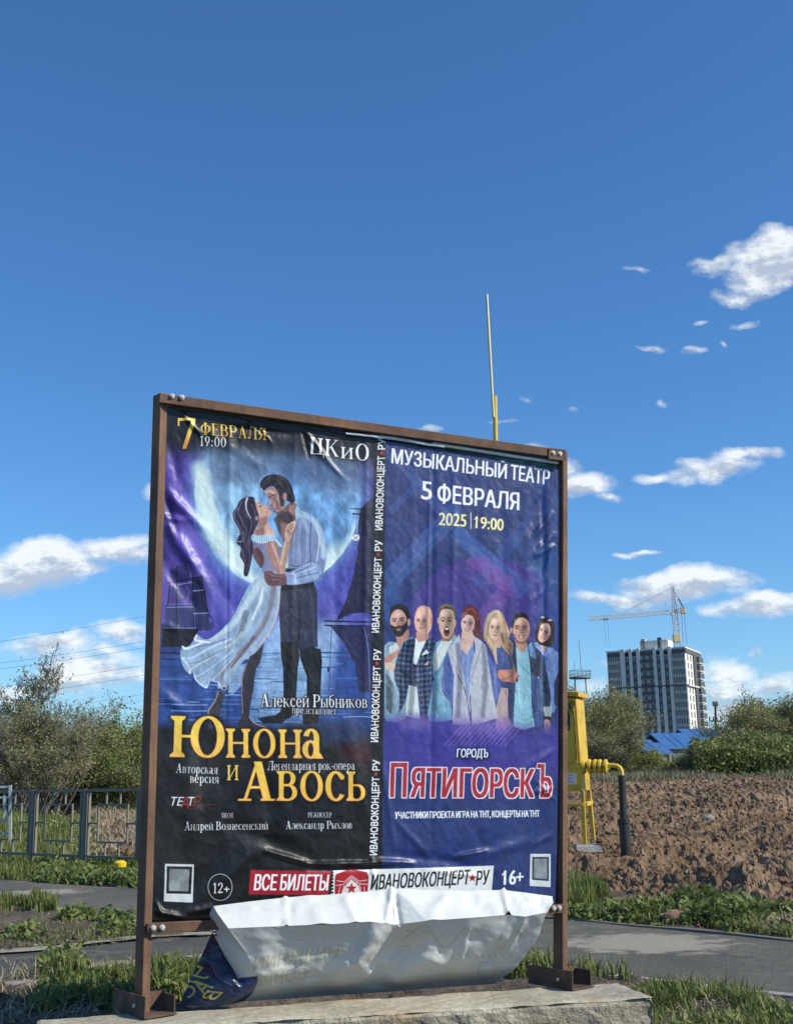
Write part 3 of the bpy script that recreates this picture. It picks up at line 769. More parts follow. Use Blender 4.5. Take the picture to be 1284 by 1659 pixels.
# ================================================================== billboard
A0 = np.array(gp(229, 1645, .285)); _b = np.array(gp(908, 1600, .25))
k_ = 6.85 / _b[1]; B0 = CAM + (_b - CAM) * k_
DU = (B0 - A0)[:2]; LB = np.linalg.norm(DU); DU = np.array([*(DU / LB), 0]); DN = np.array([DU[1], -DU[0], 0]); DZ = np.array([0, 0, 1.0])
# frame leans a touch towards the camera
LEAN = R(1.5)
NB = DN * math.cos(LEAN) - DZ * math.sin(LEAN); ZB = DZ * math.cos(LEAN) + DN * math.sin(LEAN)
def bp_(x, y, off=0.0):
    """point of the billboard's plane seen at photo pixel (x, y)"""
    return onplane(A0 + NB * off, NB, x, y)
def uv_(P): return np.array([np.dot(P - A0, DU), np.dot(P - A0, ZB)])
def P3(u, v, off=0.0): return A0 + DU * u + ZB * v + NB * off
UV0 = uv_(bp_(243, 1500)); UV1 = uv_(bp_(915, 655))
U0, V0 = -.12, .25; TW, TH = 2.75, 3.1        # texture window on the plane, metres
TPM = 480
CW, CH = int(TW * TPM), int(TH * TPM)
def homography(src, dst):
    A = []
    for (x, y), (u, v) in zip(src, dst):
        A += [[x, y, 1, 0, 0, 0, -u * x, -u * y, -u], [0, 0, 0, x, y, 1, -v * x, -v * y, -v]]
    _, _, vt = np.linalg.svd(np.array(A, float)); return vt[-1].reshape(3, 3)
def to_canvas(P):
    u, v = uv_(P); return ((u - U0) * TPM, (V0 + TH - v) * TPM)
_src = [(250, 640), (915, 735), (900, 1470), (245, 1495)]
HM = homography(_src, [to_canvas(bp_(*p)) for p in _src])
# ================================================================== the print on the banner
cv = Canvas(CW, CH, HM, (14, 18, 22))
def art():
    V = cv.view
    V(0, 0, 1)
    LEFT = [(255, 640), (614, 690), (603, 1500), (235, 1510)]
    cl = cv.full([LEFT])
    cv.fill(LEFT, (20, 24, 28))
    # night sky, purple-blue
    cv.fill([(255, 740), (430, 730), (614, 760), (606, 1185), (240, 1190)], (74, 74, 168), soft=16, tex=.25, clip=cl)
    cv.fill([(255, 700), (330, 690), (330, 800), (300, 1010), (250, 1010)], (92, 72, 170), soft=18, tex=.3, clip=cl)
    cv.fill([(560, 720), (614, 730), (610, 1000), (585, 1000)], (70, 66, 150), soft=10, clip=cl)
    cv.fill([(262, 660), (614, 690), (614, 735), (480, 745), (380, 735), (264, 728)], (28, 30, 38), soft=18, clip=cl)
    cv.fill([(330, 730), (560, 745), (572, 800), (330, 790)], (112, 128, 168), .8, soft=20, tex=.2, clip=cl)
    # moon
    moon = cv.full([ell(449, 803, 135, 150)])
    cv.fill(ell(449, 803, 148, 163), (120, 170, 225), .55, soft=12, clip=cl)
    cv.fill(ell(449, 803, 135, 150), (132, 174, 208), soft=5, tex=.3, clip=cl)
    cv.fill(ell(500, 830, 80, 100), (96, 156, 218), .7, soft=20, tex=.4, clip=moon)
    rr = random.Random(4)
    for i in range(60):
        a = rr.uniform(0, 6.28); q = rr.uniform(0, 1) ** .5; x, y = 455 + 120 * q * math.cos(a), 810 + 135 * q * math.sin(a)
        c = rr.choice([(150, 208, 240), (96, 150, 214), (176, 222, 244), (80, 138, 208)])
        cv.fill(smooth([(x + rr.uniform(-9, 9), y + rr.uniform(-12, 12)) for _ in range(5)]), c, .33, soft=4, clip=moon)
    cv.stroke([(318, 765), (325, 820), (345, 875), (385, 925), (440, 952), (500, 942), (548, 905), (580, 850)], 16, (196, 226, 232), .85, soft=9, clip=moon)
    cv.stroke([(322, 760), (335, 815), (352, 860), (392, 915)], 26, (206, 232, 226), .75, soft=12, clip=cl)
    cv.fill([(470, 900), (560, 880), (552, 915), (500, 950), (430, 958)], (214, 232, 224), .8, soft=8, clip=moon)
    # dark top again over the moon
    cv.fill([(262, 650), (614, 690), (614, 742), (560, 752), (480, 742), (380, 733), (264, 720)], (26, 28, 36), .95, soft=14, clip=cl)
    cv.fill([(420, 740), (520, 748), (560, 790), (560, 830), (500, 780)], (90, 110, 150), .35, soft=14, clip=cl)
    # light rays and nebula streaks
    for (p, c, w_, al) in [([(300, 870), (330, 930), (375, 1000), (420, 1060)], (128, 122, 214), 22, .6), ([(262, 800), (300, 850), (330, 900)], (120, 96, 190), 20, .45),
                           ([(270, 860), (290, 900), (340, 950)], (46, 44, 110), 16, .6), ([(258, 760), (275, 830), (268, 900)], (48, 40, 110), 16, .6),
                           ([(540, 940), (560, 970), (590, 1010)], (120, 122, 214), 20, .5), ([(520, 970), (560, 1010), (600, 1060)], (104, 108, 200), 24, .5)]:
        cv.stroke(p, w_, c, al, soft=9, clip=cl)
    for i in range(70):
        x, y = rr.uniform(262, 608), rr.uniform(880, 1040); cv.fill(ell(x, y, .8, .8, n=8), (220, 222, 250), rr.uniform(.2, .8), clip=cl)
    # sea
    cv.fill([(245, 1040), (606, 1050), (604, 1190), (240, 1190)], (50, 84, 150), .9, soft=5, tex=.25, clip=cl)
    cv.fill([(250, 1010), (300, 1010), (300, 1060), (245, 1060)], (44, 66, 128), .8, soft=6, clip=cl)
    cv.fill([(432, 1000), (560, 1010), (540, 1070), (512, 1165), (400, 1165), (415, 1080)], (150, 186, 220), .85, soft=9, tex=.2, clip=cl)
    for i in range(230):
        y = rr.uniform(1052, 1172); x = rr.gauss(430, 100); l = rr.uniform(6, 34)
        c = rr.choice([(170, 204, 232), (120, 162, 214), (40, 66, 128), (34, 56, 112), (90, 132, 190)])
        cv.stroke([(x - l, y), (x, y + rr.uniform(-1, 1)), (x + l, y + .5)], rr.uniform(.8, 2.0), c, rr.uniform(.3, .75), clip=cl)
    # black lower part
    cv.fill([(235, 1178), (330, 1172), (430, 1184), (520, 1172), (606, 1188), (603, 1500), (230, 1510)], (30, 34, 36), soft=7, tex=.25, clip=cl)
    cv.fill([(500, 1165), (600, 1172), (600, 1205), (520, 1208)], (42, 66, 112), .8, soft=6, clip=cl)
    cv.fill([(540, 1208), (602, 1200), (602, 1245), (560, 1232)], (92, 34, 44), .75, soft=8, clip=cl)
    cv.fill([(262, 1210), (330, 1190), (330, 1240), (300, 1260)], (38, 52, 66), .6, soft=8, clip=cl)
    cv.fill([(330, 735), (470, 742), (600, 750), (600, 800), (560, 790), (480, 778), (400, 775), (340, 790)], (70, 76, 110), .5, soft=16, clip=cl)
    cv.stroke([(330, 770), (345, 850), (380, 910), (420, 945)], 20, (226, 240, 236), .5, soft=10, clip=cl)
    # ---- ship, left
    V(260, 760, 3.567)
    dk = (10, 12, 28)
    cv.fill([(20, 560), (300, 600), (330, 900), (200, 1000), (5, 1000)], (116, 104, 186), .55, soft=40, clip=cl)
    cv.fill([(62, 590), (100, 560), (150, 555), (165, 650), (60, 660)], (60, 56, 118), .9, soft=2, clip=cl)
    cv.fill([(45, 680), (175, 655), (190, 770), (40, 780)], (72, 66, 132), .9, soft=2, clip=cl)
    cv.fill([(30, 790), (185, 790), (195, 915), (20, 920)], (62, 66, 118), .95, soft=2, clip=cl)
    cv.fill([(175, 635), (240, 620), (250, 700), (180, 700)], (48, 46, 92), .9, soft=2, clip=cl)
    cv.fill([(185, 710), (250, 700), (275, 830), (195, 832)], (44, 44, 86), .95, soft=2, clip=cl)
    cv.fill([(195, 840), (280, 830), (275, 935), (205, 930)], (52, 54, 98), .95, soft=2, clip=cl)
    cv.fill([(10, 915), (200, 920), (225, 925), (205, 955), (180, 1000), (170, 1025), (5, 1030)], (26, 28, 44), clip=cl)
    cv.fill([(262, 905), (310, 870), (305, 920), (280, 935)], (60, 62, 108), .8, clip=cl)
    for p in ([(92, 560), (90, 920)], [(182, 610), (190, 930)], [(40, 660), (235, 622)], [(30, 792), (195, 790)], [(140, 556), (170, 640)], [(62, 575), (40, 790)], [(250, 700), (275, 830), (300, 870)], [(215, 640), (265, 830)]):
        cv.stroke(p, 4, dk, clip=cl)
    for p in ([(35, 798), (190, 796)], [(185, 705), (245, 700)], [(190, 835), (275, 832)], [(100, 668), (180, 655)], [(15, 918), (200, 920)]):
        cv.stroke(p, 5, (176, 196, 224), .7, soft=2, clip=cl)
    cv.stroke([(150, 680), (165, 720), (150, 760)], 16, (122, 112, 180), .7, soft=5, clip=cl)
    cv.stroke([(5, 1060), (110, 1064)], 10, (24, 30, 64), .8, soft=3, clip=cl); cv.stroke([(5, 1095), (90, 1100)], 8, (24, 30, 64), .6, soft=3, clip=cl)
    # ---- dark sail, right
    sail = (38, 38, 74)
    cv.fill([(1190, 190), (1235, 160), (1235, 860), (1180, 830), (1100, 835), (1015, 875), (1060, 780), (1105, 640), (1135, 480), (1140, 300), (1150, 235)], sail, tex=.1, clip=cl)
    cv.fill([(950, 905), (985, 915), (1060, 1010), (1120, 1130), (1145, 1290), (1235, 1290), (1235, 905)], (46, 46, 92), tex=.1, clip=cl)
    cv.stroke([(1168, 910), (1195, 1040), (1205, 1280)], 7, (110, 130, 196), .8, clip=cl)
    cv.stroke([(1092, 230), (1235, 236)], 7, (24, 26, 44), curve=False, clip=cl); cv.stroke([(1105, 260), (1235, 262)], 9, (20, 22, 38), curve=False, clip=cl)
    cv.stroke([(945, 878), (1235, 885)], 9, (22, 24, 40), curve=False, clip=cl); cv.stroke([(945, 902), (1235, 908)], 7, (22, 24, 40), curve=False, clip=cl)
    for x0, x1 in ((1110, 1020), (1130, 1075), (1138, 1040)): cv.stroke([(x0, 262), (x1, 700)], 2, (60, 60, 110), .6, curve=False, clip=cl)
    cv.stroke([(985, 910), (968, 1284)], 3, (30, 34, 66), curve=False, clip=cl); cv.fill(ell(966, 1158, 6, 18), (20, 22, 40), clip=cl)
    cv.fill([(1102, 380), (1146, 382), (1144, 416), (1100, 414)], (214, 222, 236), clip=cl); cv.stroke([(1102, 380), (1144, 416)], 3, (60, 60, 90), curve=False); cv.stroke([(1146, 382), (1100, 414)], 3, (60, 60, 90), curve=False)
    # ---- man: legs and boots
    V(260, 760, 3.567)
    cv.fill([(688, 690), (880, 650), (902, 720), (905, 1030), (795, 1050), (785, 1000), (760, 1010), (692, 1010), (684, 850)], (56, 60, 84), sm=False, tex=.15, clip=cl)
    cv.stroke([(785, 720), (800, 860), (790, 1010)], 16, (36, 38, 60), .8, soft=5, clip=cl); cv.stroke([(860, 700), (880, 860), (885, 1020)], 14, (74, 80, 110), .7, soft=5, clip=cl)
    cv.stroke([(720, 740), (730, 880), (735, 1000)], 14, (70, 76, 104), .6, soft=5, clip=cl)
    boots = (20, 20, 28)
    cv.fill([(690, 1000), (786, 1000), (800, 1080), (788, 1170), (780, 1310), (785, 1400), (740, 1440), (660, 1445), (640, 1440), (690, 1400), (708, 1320), (706, 1160), (694, 1080)], boots, clip=cl)
    cv.fill([(800, 1045), (865, 1028), (922, 1042), (930, 1110), (924, 1220), (918, 1330), (918, 1390), (905, 1470), (820, 1480), (818, 1420), (840, 1330), (842, 1200), (806, 1100)], boots, clip=cl)
    cv.stroke([(868, 1040), (880, 1150), (876, 1300)], 10, (52, 54, 70), .6, soft=4, clip=cl); cv.stroke([(730, 1030), (740, 1150), (736, 1300)], 9, (48, 50, 66), .6, soft=4, clip=cl)
    cv.fill([(560, 1440), (640, 1425), (740, 1425), (700, 1470), (590, 1470)], (24, 28, 36), soft=3, clip=cl)
    cv.fill([(690, 660), (880, 640), (884, 680), (690, 708)], (30, 28, 36), clip=cl)
    # ---- woman: legs
    V(280, 930, 6.633)
    sk = (92, 78, 84)
    cv.fill([(480, 1260), (560, 1290), (520, 1400), (505, 1500), (510, 1659), (380, 1659), (400, 1520), (365, 1480), (385, 1440), (430, 1400)], (74, 70, 82), clip=cl)
    cv.stroke([(480, 1270), (450, 1360), (385, 1450), (375, 1500)], 12, (196, 176, 156), .85, soft=3, clip=cl)
    cv.fill([(975, 740), (930, 960), (890, 1020), (870, 1120), (860, 1250), (825, 1420), (815, 1530), (870, 1600), (990, 1640), (980, 1659), (700, 1659), (690, 1600), (735, 1540), (730, 1300), (735, 1100), (780, 980), (830, 880), (900, 800)], (66, 60, 72), clip=cl)
    cv.stroke([(790, 960), (745, 1080), (735, 1240), (745, 1500)], 9, (186, 164, 148), .8, soft=2, clip=cl); cv.stroke([(815, 1530), (870, 1600), (990, 1645)], 9, (200, 184, 168), .9, clip=cl)
    # skirt
    sk1 = [(950, 40), (1140, 100), (1150, 200), (1135, 380), (1080, 560), (1000, 700), (880, 850), (760, 930), (660, 1080), (590, 1200), (480, 1230), (480, 1150), (380, 1160), (350, 1230), (240, 1150), (215, 1060), (180, 1080), (110, 1000), (80, 900), (90, 800), (160, 780), (230, 700), (250, 650), (330, 700), (400, 690), (520, 600), (640, 460), (740, 260), (830, 110)]
    cv.fill(smooth(sk1, 4), (150, 176, 204), tex=.2, clip=cl, alpha=.96)
    cl2 = cv.full([smooth(sk1, 4)]) * cl
    for p, w_, c, al in [([(930, 90), (800, 300), (660, 520), (420, 700)], 90, (196, 216, 226), .8), ([(1000, 120), (880, 420), (760, 640), (560, 800)], 60, (176, 198, 210), .8),
                     ([(1080, 130), (1020, 420), (900, 650), (760, 800), (560, 1010), (510, 1140)], 60, (136, 128, 140), .85), ([(780, 420), (740, 560), (700, 700)], 70, (104, 118, 132), .75),
                     ([(960, 150), (930, 300), (850, 480)], 34, (222, 236, 240), .8), ([(860, 680), (780, 800), (620, 1000)], 40, (108, 98, 108), .8),
                     ([(620, 700), (420, 780), (200, 900), (110, 900)], 26, (204, 222, 234), .8), ([(600, 760), (430, 880), (240, 990), (160, 1060)], 26, (206, 216, 196), .75),
                     ([(640, 820), (470, 970), (300, 1080), (230, 1100)], 22, (190, 212, 232), .8), ([(660, 880), (520, 1040), (360, 1200)], 20, (180, 202, 226), .8),
                     ([(560, 700), (380, 760), (150, 800)], 18, (112, 118, 178), .7), ([(560, 800), (330, 920), (150, 970)], 18, (110, 130, 186), .7), ([(600, 880), (400, 1030), (260, 1120)], 14, (98, 130, 190), .7),
                     ([(1130, 190), (1110, 420), (1020, 640), (860, 830)], 26, (196, 188, 190), .8), ([(740, 640), (620, 760)], 50, (176, 196, 210), .7)]:
        cv.stroke(p, w_, c, al, w1=w_ * .55, soft=w_ * .35, clip=cl2)
    for q in ([(250, 660), (240, 710), (390, 735)], [(100, 780), (150, 800), (330, 730)]): cv.stroke(q, 22, (236, 244, 248), .9, soft=5, clip=cl)
    for q in ([(90, 900), (130, 940), (170, 1000), (180, 1070)], [(220, 1070), (250, 1140), (350, 1220), (385, 1160)], [(430, 1150), (480, 1160), (500, 1210)]): cv.stroke(q, 14, (224, 236, 246), .85, soft=3, clip=cl)
    cv.fill([(620, 1110), (720, 980), (780, 960), (740, 1060), (730, 1200), (650, 1290), (590, 1280), (590, 1200)], (150, 178, 206), .8, soft=4, tex=.2, clip=cl)
    cv.stroke([(560, 1120), (680, 960), (800, 850)], 12, (196, 182, 172), .8, soft=3, clip=cl); cv.fill(ell(545, 1225, 34, 26), (190, 186, 190), .9, clip=cl); cv.fill(ell(548, 1228, 18, 14), (50, 46, 56), clip=cl)
    # ---- torsos
    V(370, 750, 7.133)
    shirt = [(780, 520), (850, 560), (960, 620), (1060, 720), (1110, 860), (1130, 1040), (1120, 1120), (1085, 1270), (1000, 1360), (860, 1400), (670, 1410), (640, 1270), (680, 1250), (690, 1000), (720, 800), (700, 620)]
    cv.fill(smooth(shirt, 4), (126, 144, 184), tex=.15, clip=cl); cs = cv.full([smooth(shirt, 4)]) * cl
    for p, w_, c, al in [([(850, 580), (980, 680), (1070, 860), (1090, 1080)], 70, (178, 204, 226), .85), ([(800, 560), (900, 760), (930, 1100)], 40, (150, 172, 206), .7),
                       ([(950, 700), (930, 900), (940, 1150)], 18, (92, 104, 150), .8), ([(780, 700), (770, 900), (760, 1150)], 16, (98, 108, 152), .7), ([(850, 720), (840, 900), (850, 1150)], 12, (98, 110, 156), .7),
                       ([(820, 700), (810, 950), (820, 1160)], 10, (160, 176, 210), .8), ([(890, 700), (895, 950), (890, 1160)], 10, (166, 184, 216), .8), ([(1010, 740), (1040, 900), (1010, 1140)], 14, (204, 222, 236), .8),
                       ([(700, 1180), (820, 1200), (920, 1150)], 18, (84, 92, 130), .7)]:
        cv.stroke(p, w_, c, al, soft=w_ * .35, clip=cs)
    cv.fill([(650, 1220), (780, 1225), (860, 1180), (960, 1150), (1050, 1190), (1080, 1280), (1000, 1350), (860, 1395), (670, 1410), (640, 1300)], (150, 172, 212), soft=2, tex=.15, clip=cl)
    for q in ([(760, 1270), (860, 1230), (950, 1180)], [(780, 1330), (900, 1300), (1030, 1270)], [(900, 1200), (920, 1290)]): cv.stroke(q, 14, (96, 110, 160), .7, soft=5, clip=cl)
    for q in ([(690, 1290), (760, 1290), (770, 1390)], [(820, 1270), (930, 1230), (1000, 1200)]): cv.stroke(q, 12, (196, 214, 236), .8, soft=4, clip=cl)
    cv.fill([(650, 1225), (790, 1225), (700, 1262), (650, 1262)], (24, 22, 30), .9, soft=3, clip=cl)
    # collar right
    cv.fill([(720, 560), (790, 500), (830, 560), (880, 600), (800, 640), (770, 680), (755, 600)], (150, 184, 206), clip=cl)
    # man's neck and chest
    cv.fill([(560, 590), (660, 500), (720, 455), (785, 485), (760, 560), (770, 660), (775, 760), (700, 950), (640, 960), (590, 820), (560, 700), (520, 660)], (124, 92, 92), tex=.1, clip=cl)
    cv.fill([(700, 480), (760, 500), (750, 560), (740, 620), (690, 600)], (196, 150, 130), .8, soft=8, clip=cl)
    cv.fill([(560, 600), (680, 560), (770, 650), (690, 720), (600, 680)], (58, 48, 60), .8, soft=8, clip=cl)
    cv.fill([(600, 700), (680, 700), (650, 900), (610, 850)], (150, 112, 104), .8, soft=8, clip=cl)
    cv.fill([(520, 655), (580, 590), (590, 660), (600, 880), (560, 760)], (70, 66, 76), .7, soft=4, clip=cl)
    # man's head
    cv.fill(smooth([(410, 330), (470, 290), (560, 300), (640, 360), (650, 440), (640, 520), (600, 570), (545, 592), (515, 560), (505, 520), (470, 500), (462, 470), (470, 440), (440, 400), (450, 380), (420, 350)], 4), (168, 128, 124), tex=.08, clip=cl)
    for p, w_, c, al in [([(430, 340), (480, 330), (520, 350)], 30, (214, 180, 166), .8), ([(455, 400), (500, 380), (540, 365)], 12, (58, 44, 52), .9), ([(470, 420), (510, 410), (540, 395)], 8, (76, 56, 64), .9),
                     ([(475, 440), (478, 470), (468, 490)], 12, (206, 170, 156), .8), ([(468, 492), (500, 496)], 8, (80, 56, 62), .9), ([(510, 525), (545, 535)], 8, (96, 58, 66), .9),
                     ([(520, 560), (560, 580), (620, 560)], 22, (96, 74, 82), .8), ([(520, 430), (560, 470), (560, 530)], 30, (126, 94, 98), .7)]:
        cv.stroke(p, w_, c, al, soft=w_ * .3, clip=cl)
    cv.fill(smooth([(650, 350), (672, 370), (668, 430), (650, 435), (640, 390)], 4), (176, 134, 122), clip=cl)
    hair = smooth([(365, 280), (370, 220), (420, 165), (500, 140), (590, 145), (670, 190), (720, 270), (745, 360), (765, 430), (740, 465), (690, 450), (665, 430), (672, 370), (645, 345), (620, 380), (640, 450), (640, 500), (600, 500), (585, 430), (570, 360), (540, 300), (500, 270), (450, 290), (410, 320), (385, 300)], 4)
    cv.fill(hair, (34, 32, 42), clip=cl)
    for p in ([(400, 230), (450, 180), (520, 160)], [(420, 250), (480, 200), (560, 190)], [(520, 270), (560, 230), (620, 230)], [(540, 250), (600, 260), (640, 300)], [(600, 160), (660, 210), (700, 290)], [(660, 330), (710, 350), (740, 430)], [(600, 400), (620, 440), (615, 490)], [(570, 310), (610, 330), (620, 360)], [(690, 300), (720, 370), (730, 430)], [(480, 160), (430, 210), (395, 270)]):
        cv.stroke(p, 9, (120, 122, 138), .6, w1=3, soft=3, clip=cl)
    # woman's hair
    cv.fill(smooth([(230, 395), (285, 400), (300, 440), (270, 440), (300, 500), (320, 560), (350, 620), (350, 660), (320, 740), (290, 820), (260, 880), (285, 960), (265, 1100), (250, 1180), (215, 1310), (170, 1290), (180, 1180), (130, 1080), (140, 980), (90, 930), (110, 860), (130, 800), (90, 720), (50, 640), (50, 570), (90, 520), (120, 450), (170, 410)], 4), (56, 44, 70), tex=.15, clip=cl)
    for p in ([(110, 520), (60, 600), (110, 720), (170, 820), (130, 920)], [(150, 450), (110, 560), (150, 680), (200, 780), (180, 900), (200, 1000)], [(200, 600), (260, 680), (240, 800), (210, 960), (190, 1150)], [(240, 880), (230, 1000), (240, 1120), (200, 1270)], [(150, 1000), (180, 1120), (170, 1220)], [(260, 480), (300, 580), (290, 700)]):
        cv.stroke(p, 16, (134, 118, 164), .6, w1=5, soft=5, clip=cl)
    for p in ([(95, 830), (130, 830), (150, 800)], [(95, 910), (150, 910), (165, 870)], [(130, 1180), (150, 1230)]): cv.stroke(p, 9, (206, 206, 232), .8, w1=3, soft=2, clip=cl)
    cv.stroke([(212, 410), (195, 470), (205, 550), (250, 640)], 24, (196, 206, 220), .95, w1=10, soft=3, clip=cl)
    # woman's face, neck, shoulder
    cv.fill(smooth([(270, 430), (310, 440), (350, 470), (390, 490), (430, 480), (440, 500), (455, 530), (490, 560), (495, 590), (450, 630), (455, 700), (470, 740), (525, 800), (530, 900), (420, 930), (290, 850), (310, 760), (340, 720), (350, 640), (330, 560), (300, 500)], 4), (206, 164, 148), tex=.06, clip=cl)
    cv.fill([(350, 640), (440, 620), (450, 700), (400, 740), (330, 760)], (140, 100, 100), .7, soft=8, clip=cl)
    cv.fill([(300, 780), (400, 740), (420, 830), (300, 850)], (120, 88, 92), .7, soft=8, clip=cl)
    cv.fill([(420, 770), (500, 780), (520, 830), (430, 840)], (224, 184, 164), .7, soft=8, clip=cl)
    cv.stroke([(330, 480), (345, 465), (350, 455)], 7, (70, 48, 56), .9, clip=cl); cv.stroke([(345, 510), (365, 500), (380, 490)], 8, (50, 34, 44), .95, clip=cl); cv.stroke([(455, 535), (470, 520), (480, 540)], 9, (180, 92, 96), .9, clip=cl)
    cv.fill(ell(415, 550, 40, 26, -30), (222, 156, 140), .5, soft=10, clip=cl); cv.fill([(265, 410), (300, 440), (320, 530), (345, 600), (300, 560), (262, 470)], (46, 34, 52), .9, soft=3, clip=cl)
    cv.fill(ell(325, 645, 20, 26), (170, 130, 126), clip=cl)
    # dress bodice and ruffle
    cv.fill(smooth([(290, 900), (440, 920), (560, 900), (620, 960), (600, 1080), (590, 1180), (520, 1260), (420, 1280), (380, 1240), (390, 1180), (300, 1080), (280, 980)], 4), (128, 130, 164), tex=.12, clip=cl)
    cv.fill(smooth([(270, 830), (330, 845), (420, 840), (500, 825), (540, 860), (570, 905), (620, 960), (590, 975), (540, 915), (460, 925), (370, 935), (290, 915), (258, 880)], 4), (176, 208, 228), clip=cl)
    for x in range(275, 560, 26): cv.stroke([(x, 845), (x + 3, 915)], 6, (116, 146, 184), .7, soft=2, clip=cl)
    # arms
    cv.fill(smooth([(430, 930), (540, 915), (570, 1000), (600, 1150), (645, 1260), (630, 1315), (560, 1290), (500, 1180), (440, 1050)], 4), (168, 128, 120), tex=.06, clip=cl)
    cv.stroke([(500, 940), (540, 1040), (590, 1180), (620, 1290)], 34, (216, 180, 158), .75, soft=10, clip=cl)
    cv.fill(smooth([(640, 900), (700, 900), (700, 1000), (660, 1180), (640, 1290), (590, 1200), (600, 1090), (625, 980)], 4), (186, 148, 134), clip=cl)
    cv.stroke([(650, 920), (620, 1060), (600, 1180)], 20, (226, 194, 170), .8, soft=6, clip=cl)
    cv.fill(smooth([(650, 900), (645, 820), (660, 740), (700, 700), (750, 675), (770, 690), (765, 740), (740, 800), (720, 880), (690, 920)], 4), (204, 166, 150), clip=cl)
    for q in ([(680, 760), (710, 730), (750, 720)], [(680, 790), (715, 760), (752, 745)], [(665, 780), (700, 820), (730, 810)]): cv.stroke(q, 6, (110, 74, 76), .8, soft=2, clip=cl)
    cv.fill(smooth([(285, 1010), (330, 975), (360, 1010), (400, 1080), (410, 1130), (380, 1220), (330, 1170), (280, 1080)], 4), (110, 78, 82), clip=cl)
    for q in ([(320, 990), (340, 1080)], [(350, 1010), (360, 1110)], [(385, 1060), (375, 1160)]): cv.stroke(q, 9, (66, 44, 54), .8, soft=2, clip=cl)
    cv.fill(smooth([(410, 1260), (480, 1250), (560, 1290), (650, 1290), (665, 1400), (560, 1427), (470, 1427), (420, 1370), (405, 1300)], 4), (118, 84, 92), clip=cl)
    for q in ([(430, 1290), (500, 1330), (580, 1330)], [(430, 1330), (500, 1370), (580, 1370)], [(440, 1370), (500, 1400), (560, 1400)]): cv.stroke(q, 9, (60, 42, 54), .8, soft=2, clip=cl)
    for q in ([(470, 1290), (540, 1310), (620, 1310)], [(500, 1350), (560, 1350)]): cv.stroke(q, 8, (170, 128, 126), .7, soft=3, clip=cl)
    V(0, 0, 1)
    fig = cv.full([[(384, 800), (400, 806), (422, 770), (462, 772), (476, 812), (500, 830), (528, 900), (520, 935), (508, 950), (512, 1040), (520, 1100), (516, 1165), (430, 1172), (340, 1160), (296, 1060), (350, 1010), (400, 940), (384, 900)]]) * cl
    for i in range(520):
        x, y = rr.uniform(300, 525), rr.uniform(780, 1160); l = rr.uniform(4, 22); dx = rr.uniform(-8, 3) if y > 940 and x < 450 else rr.uniform(-3, 3); k = rr.random() < .5
        cv.stroke([(x, y), (x + dx * .5 + rr.uniform(-1.5, 1.5), y + l * .5), (x + dx, y + l)], rr.uniform(.6, 2.4), (228, 236, 246) if k else (20, 20, 40), rr.uniform(.06, .20), w1=.4, soft=.9, clip=fig)
    for i in range(260):   # painterly strokes over the sky
        x, y = rr.uniform(262, 600), rr.uniform(745, 1040); a_ = rr.uniform(.8, 1.5); l = rr.uniform(8, 34)
        cv.stroke([(x, y), (x + l * .5 * math.cos(a_) + rr.uniform(-2, 2), y + l * .5 * math.sin(a_)), (x + l * math.cos(a_), y + l * math.sin(a_))], rr.uniform(1, 4), rr.choice([(170, 190, 240), (40, 36, 100), (120, 110, 210)]), rr.uniform(.04, .13), soft=2, clip=cl * (1 - fig))
    # ================= right poster
    RIGHT = [(622, 690), (922, 725), (915, 1500), (610, 1510)]
    cr = cv.full([RIGHT])
    cv.fill(RIGHT, (42, 64, 124), tex=.12)
    cv.fill([(622, 690), (922, 725), (922, 760), (622, 745)], (52, 60, 110), .6, soft=10, clip=cr)
    cv.fill([(622, 720), (760, 735), (700, 900), (640, 1000), (618, 1000)], (52, 66, 132), .5, soft=20, clip=cr)
    disc = ell(785, 1050, 142, 148)
    cv.fill(disc, (78, 62, 146), .95, soft=1.2, grad=((56, 58, 136), (790, 880), (790, 1240)), clip=cr, tex=.08)
    cd_ = cv.full([disc]) * cr
    # diagonal ribbons (a pattern of translucent bars)
    def bar(p, q, w_, col, al, clip=cr):
        d = np.array(q, float) - np.array(p, float); d /= np.hypot(*d); n = np.array([-d[1], d[0]]) * w_ / 2; p = np.array(p); q = np.array(q)
        cv.fill([tuple(p + n), tuple(q + n), tuple(q - n), tuple(p - n)], col, al, clip=clip)
    bar((622, 940), (740, 820), 20, (76, 108, 176), .55); bar((600, 985), (745, 832), 14, (76, 120, 184), .45); bar((640, 740), (790, 920), 16, (86, 110, 180), .45)
    bar((735, 860), (850, 960), 26, (70, 110, 180), .5, cr); bar((820, 860), (880, 940), 12, (70, 110, 176), .4); bar((850, 850), (770, 950), 20, (66, 100, 172), .4)
    bar((632, 828), (680, 780), 12, (70, 100, 170), .5); bar((870, 780), (915, 870), 30, (62, 96, 160), .4); bar((640, 740), (600, 700), 30, (60, 76, 140), .5)
    bar((760, 900), (824, 950), 26, (150, 84, 168), .45, cd_); bar((824, 950), (745, 1045), 26, (140, 78, 164), .42, cd_)
    bar((640, 1230), (760, 1130), 26, (96, 70, 170), .4); bar((800, 1320), (870, 1400), 20, (60, 90, 160), .4); bar((690, 1400), (760, 1345), 8, (70, 96, 164), .5); bar((750, 1345), (800, 1400), 8, (70, 96, 164), .5)
    cv.fill([(622, 960), (650, 930), (640, 1000), (620, 1010)], (44, 96, 160), .6, soft=3, clip=cr)
    cv.fill([(860, 880), (915, 900), (912, 1120), (880, 1050)], (38, 92, 156), .6, soft=14, clip=cr)
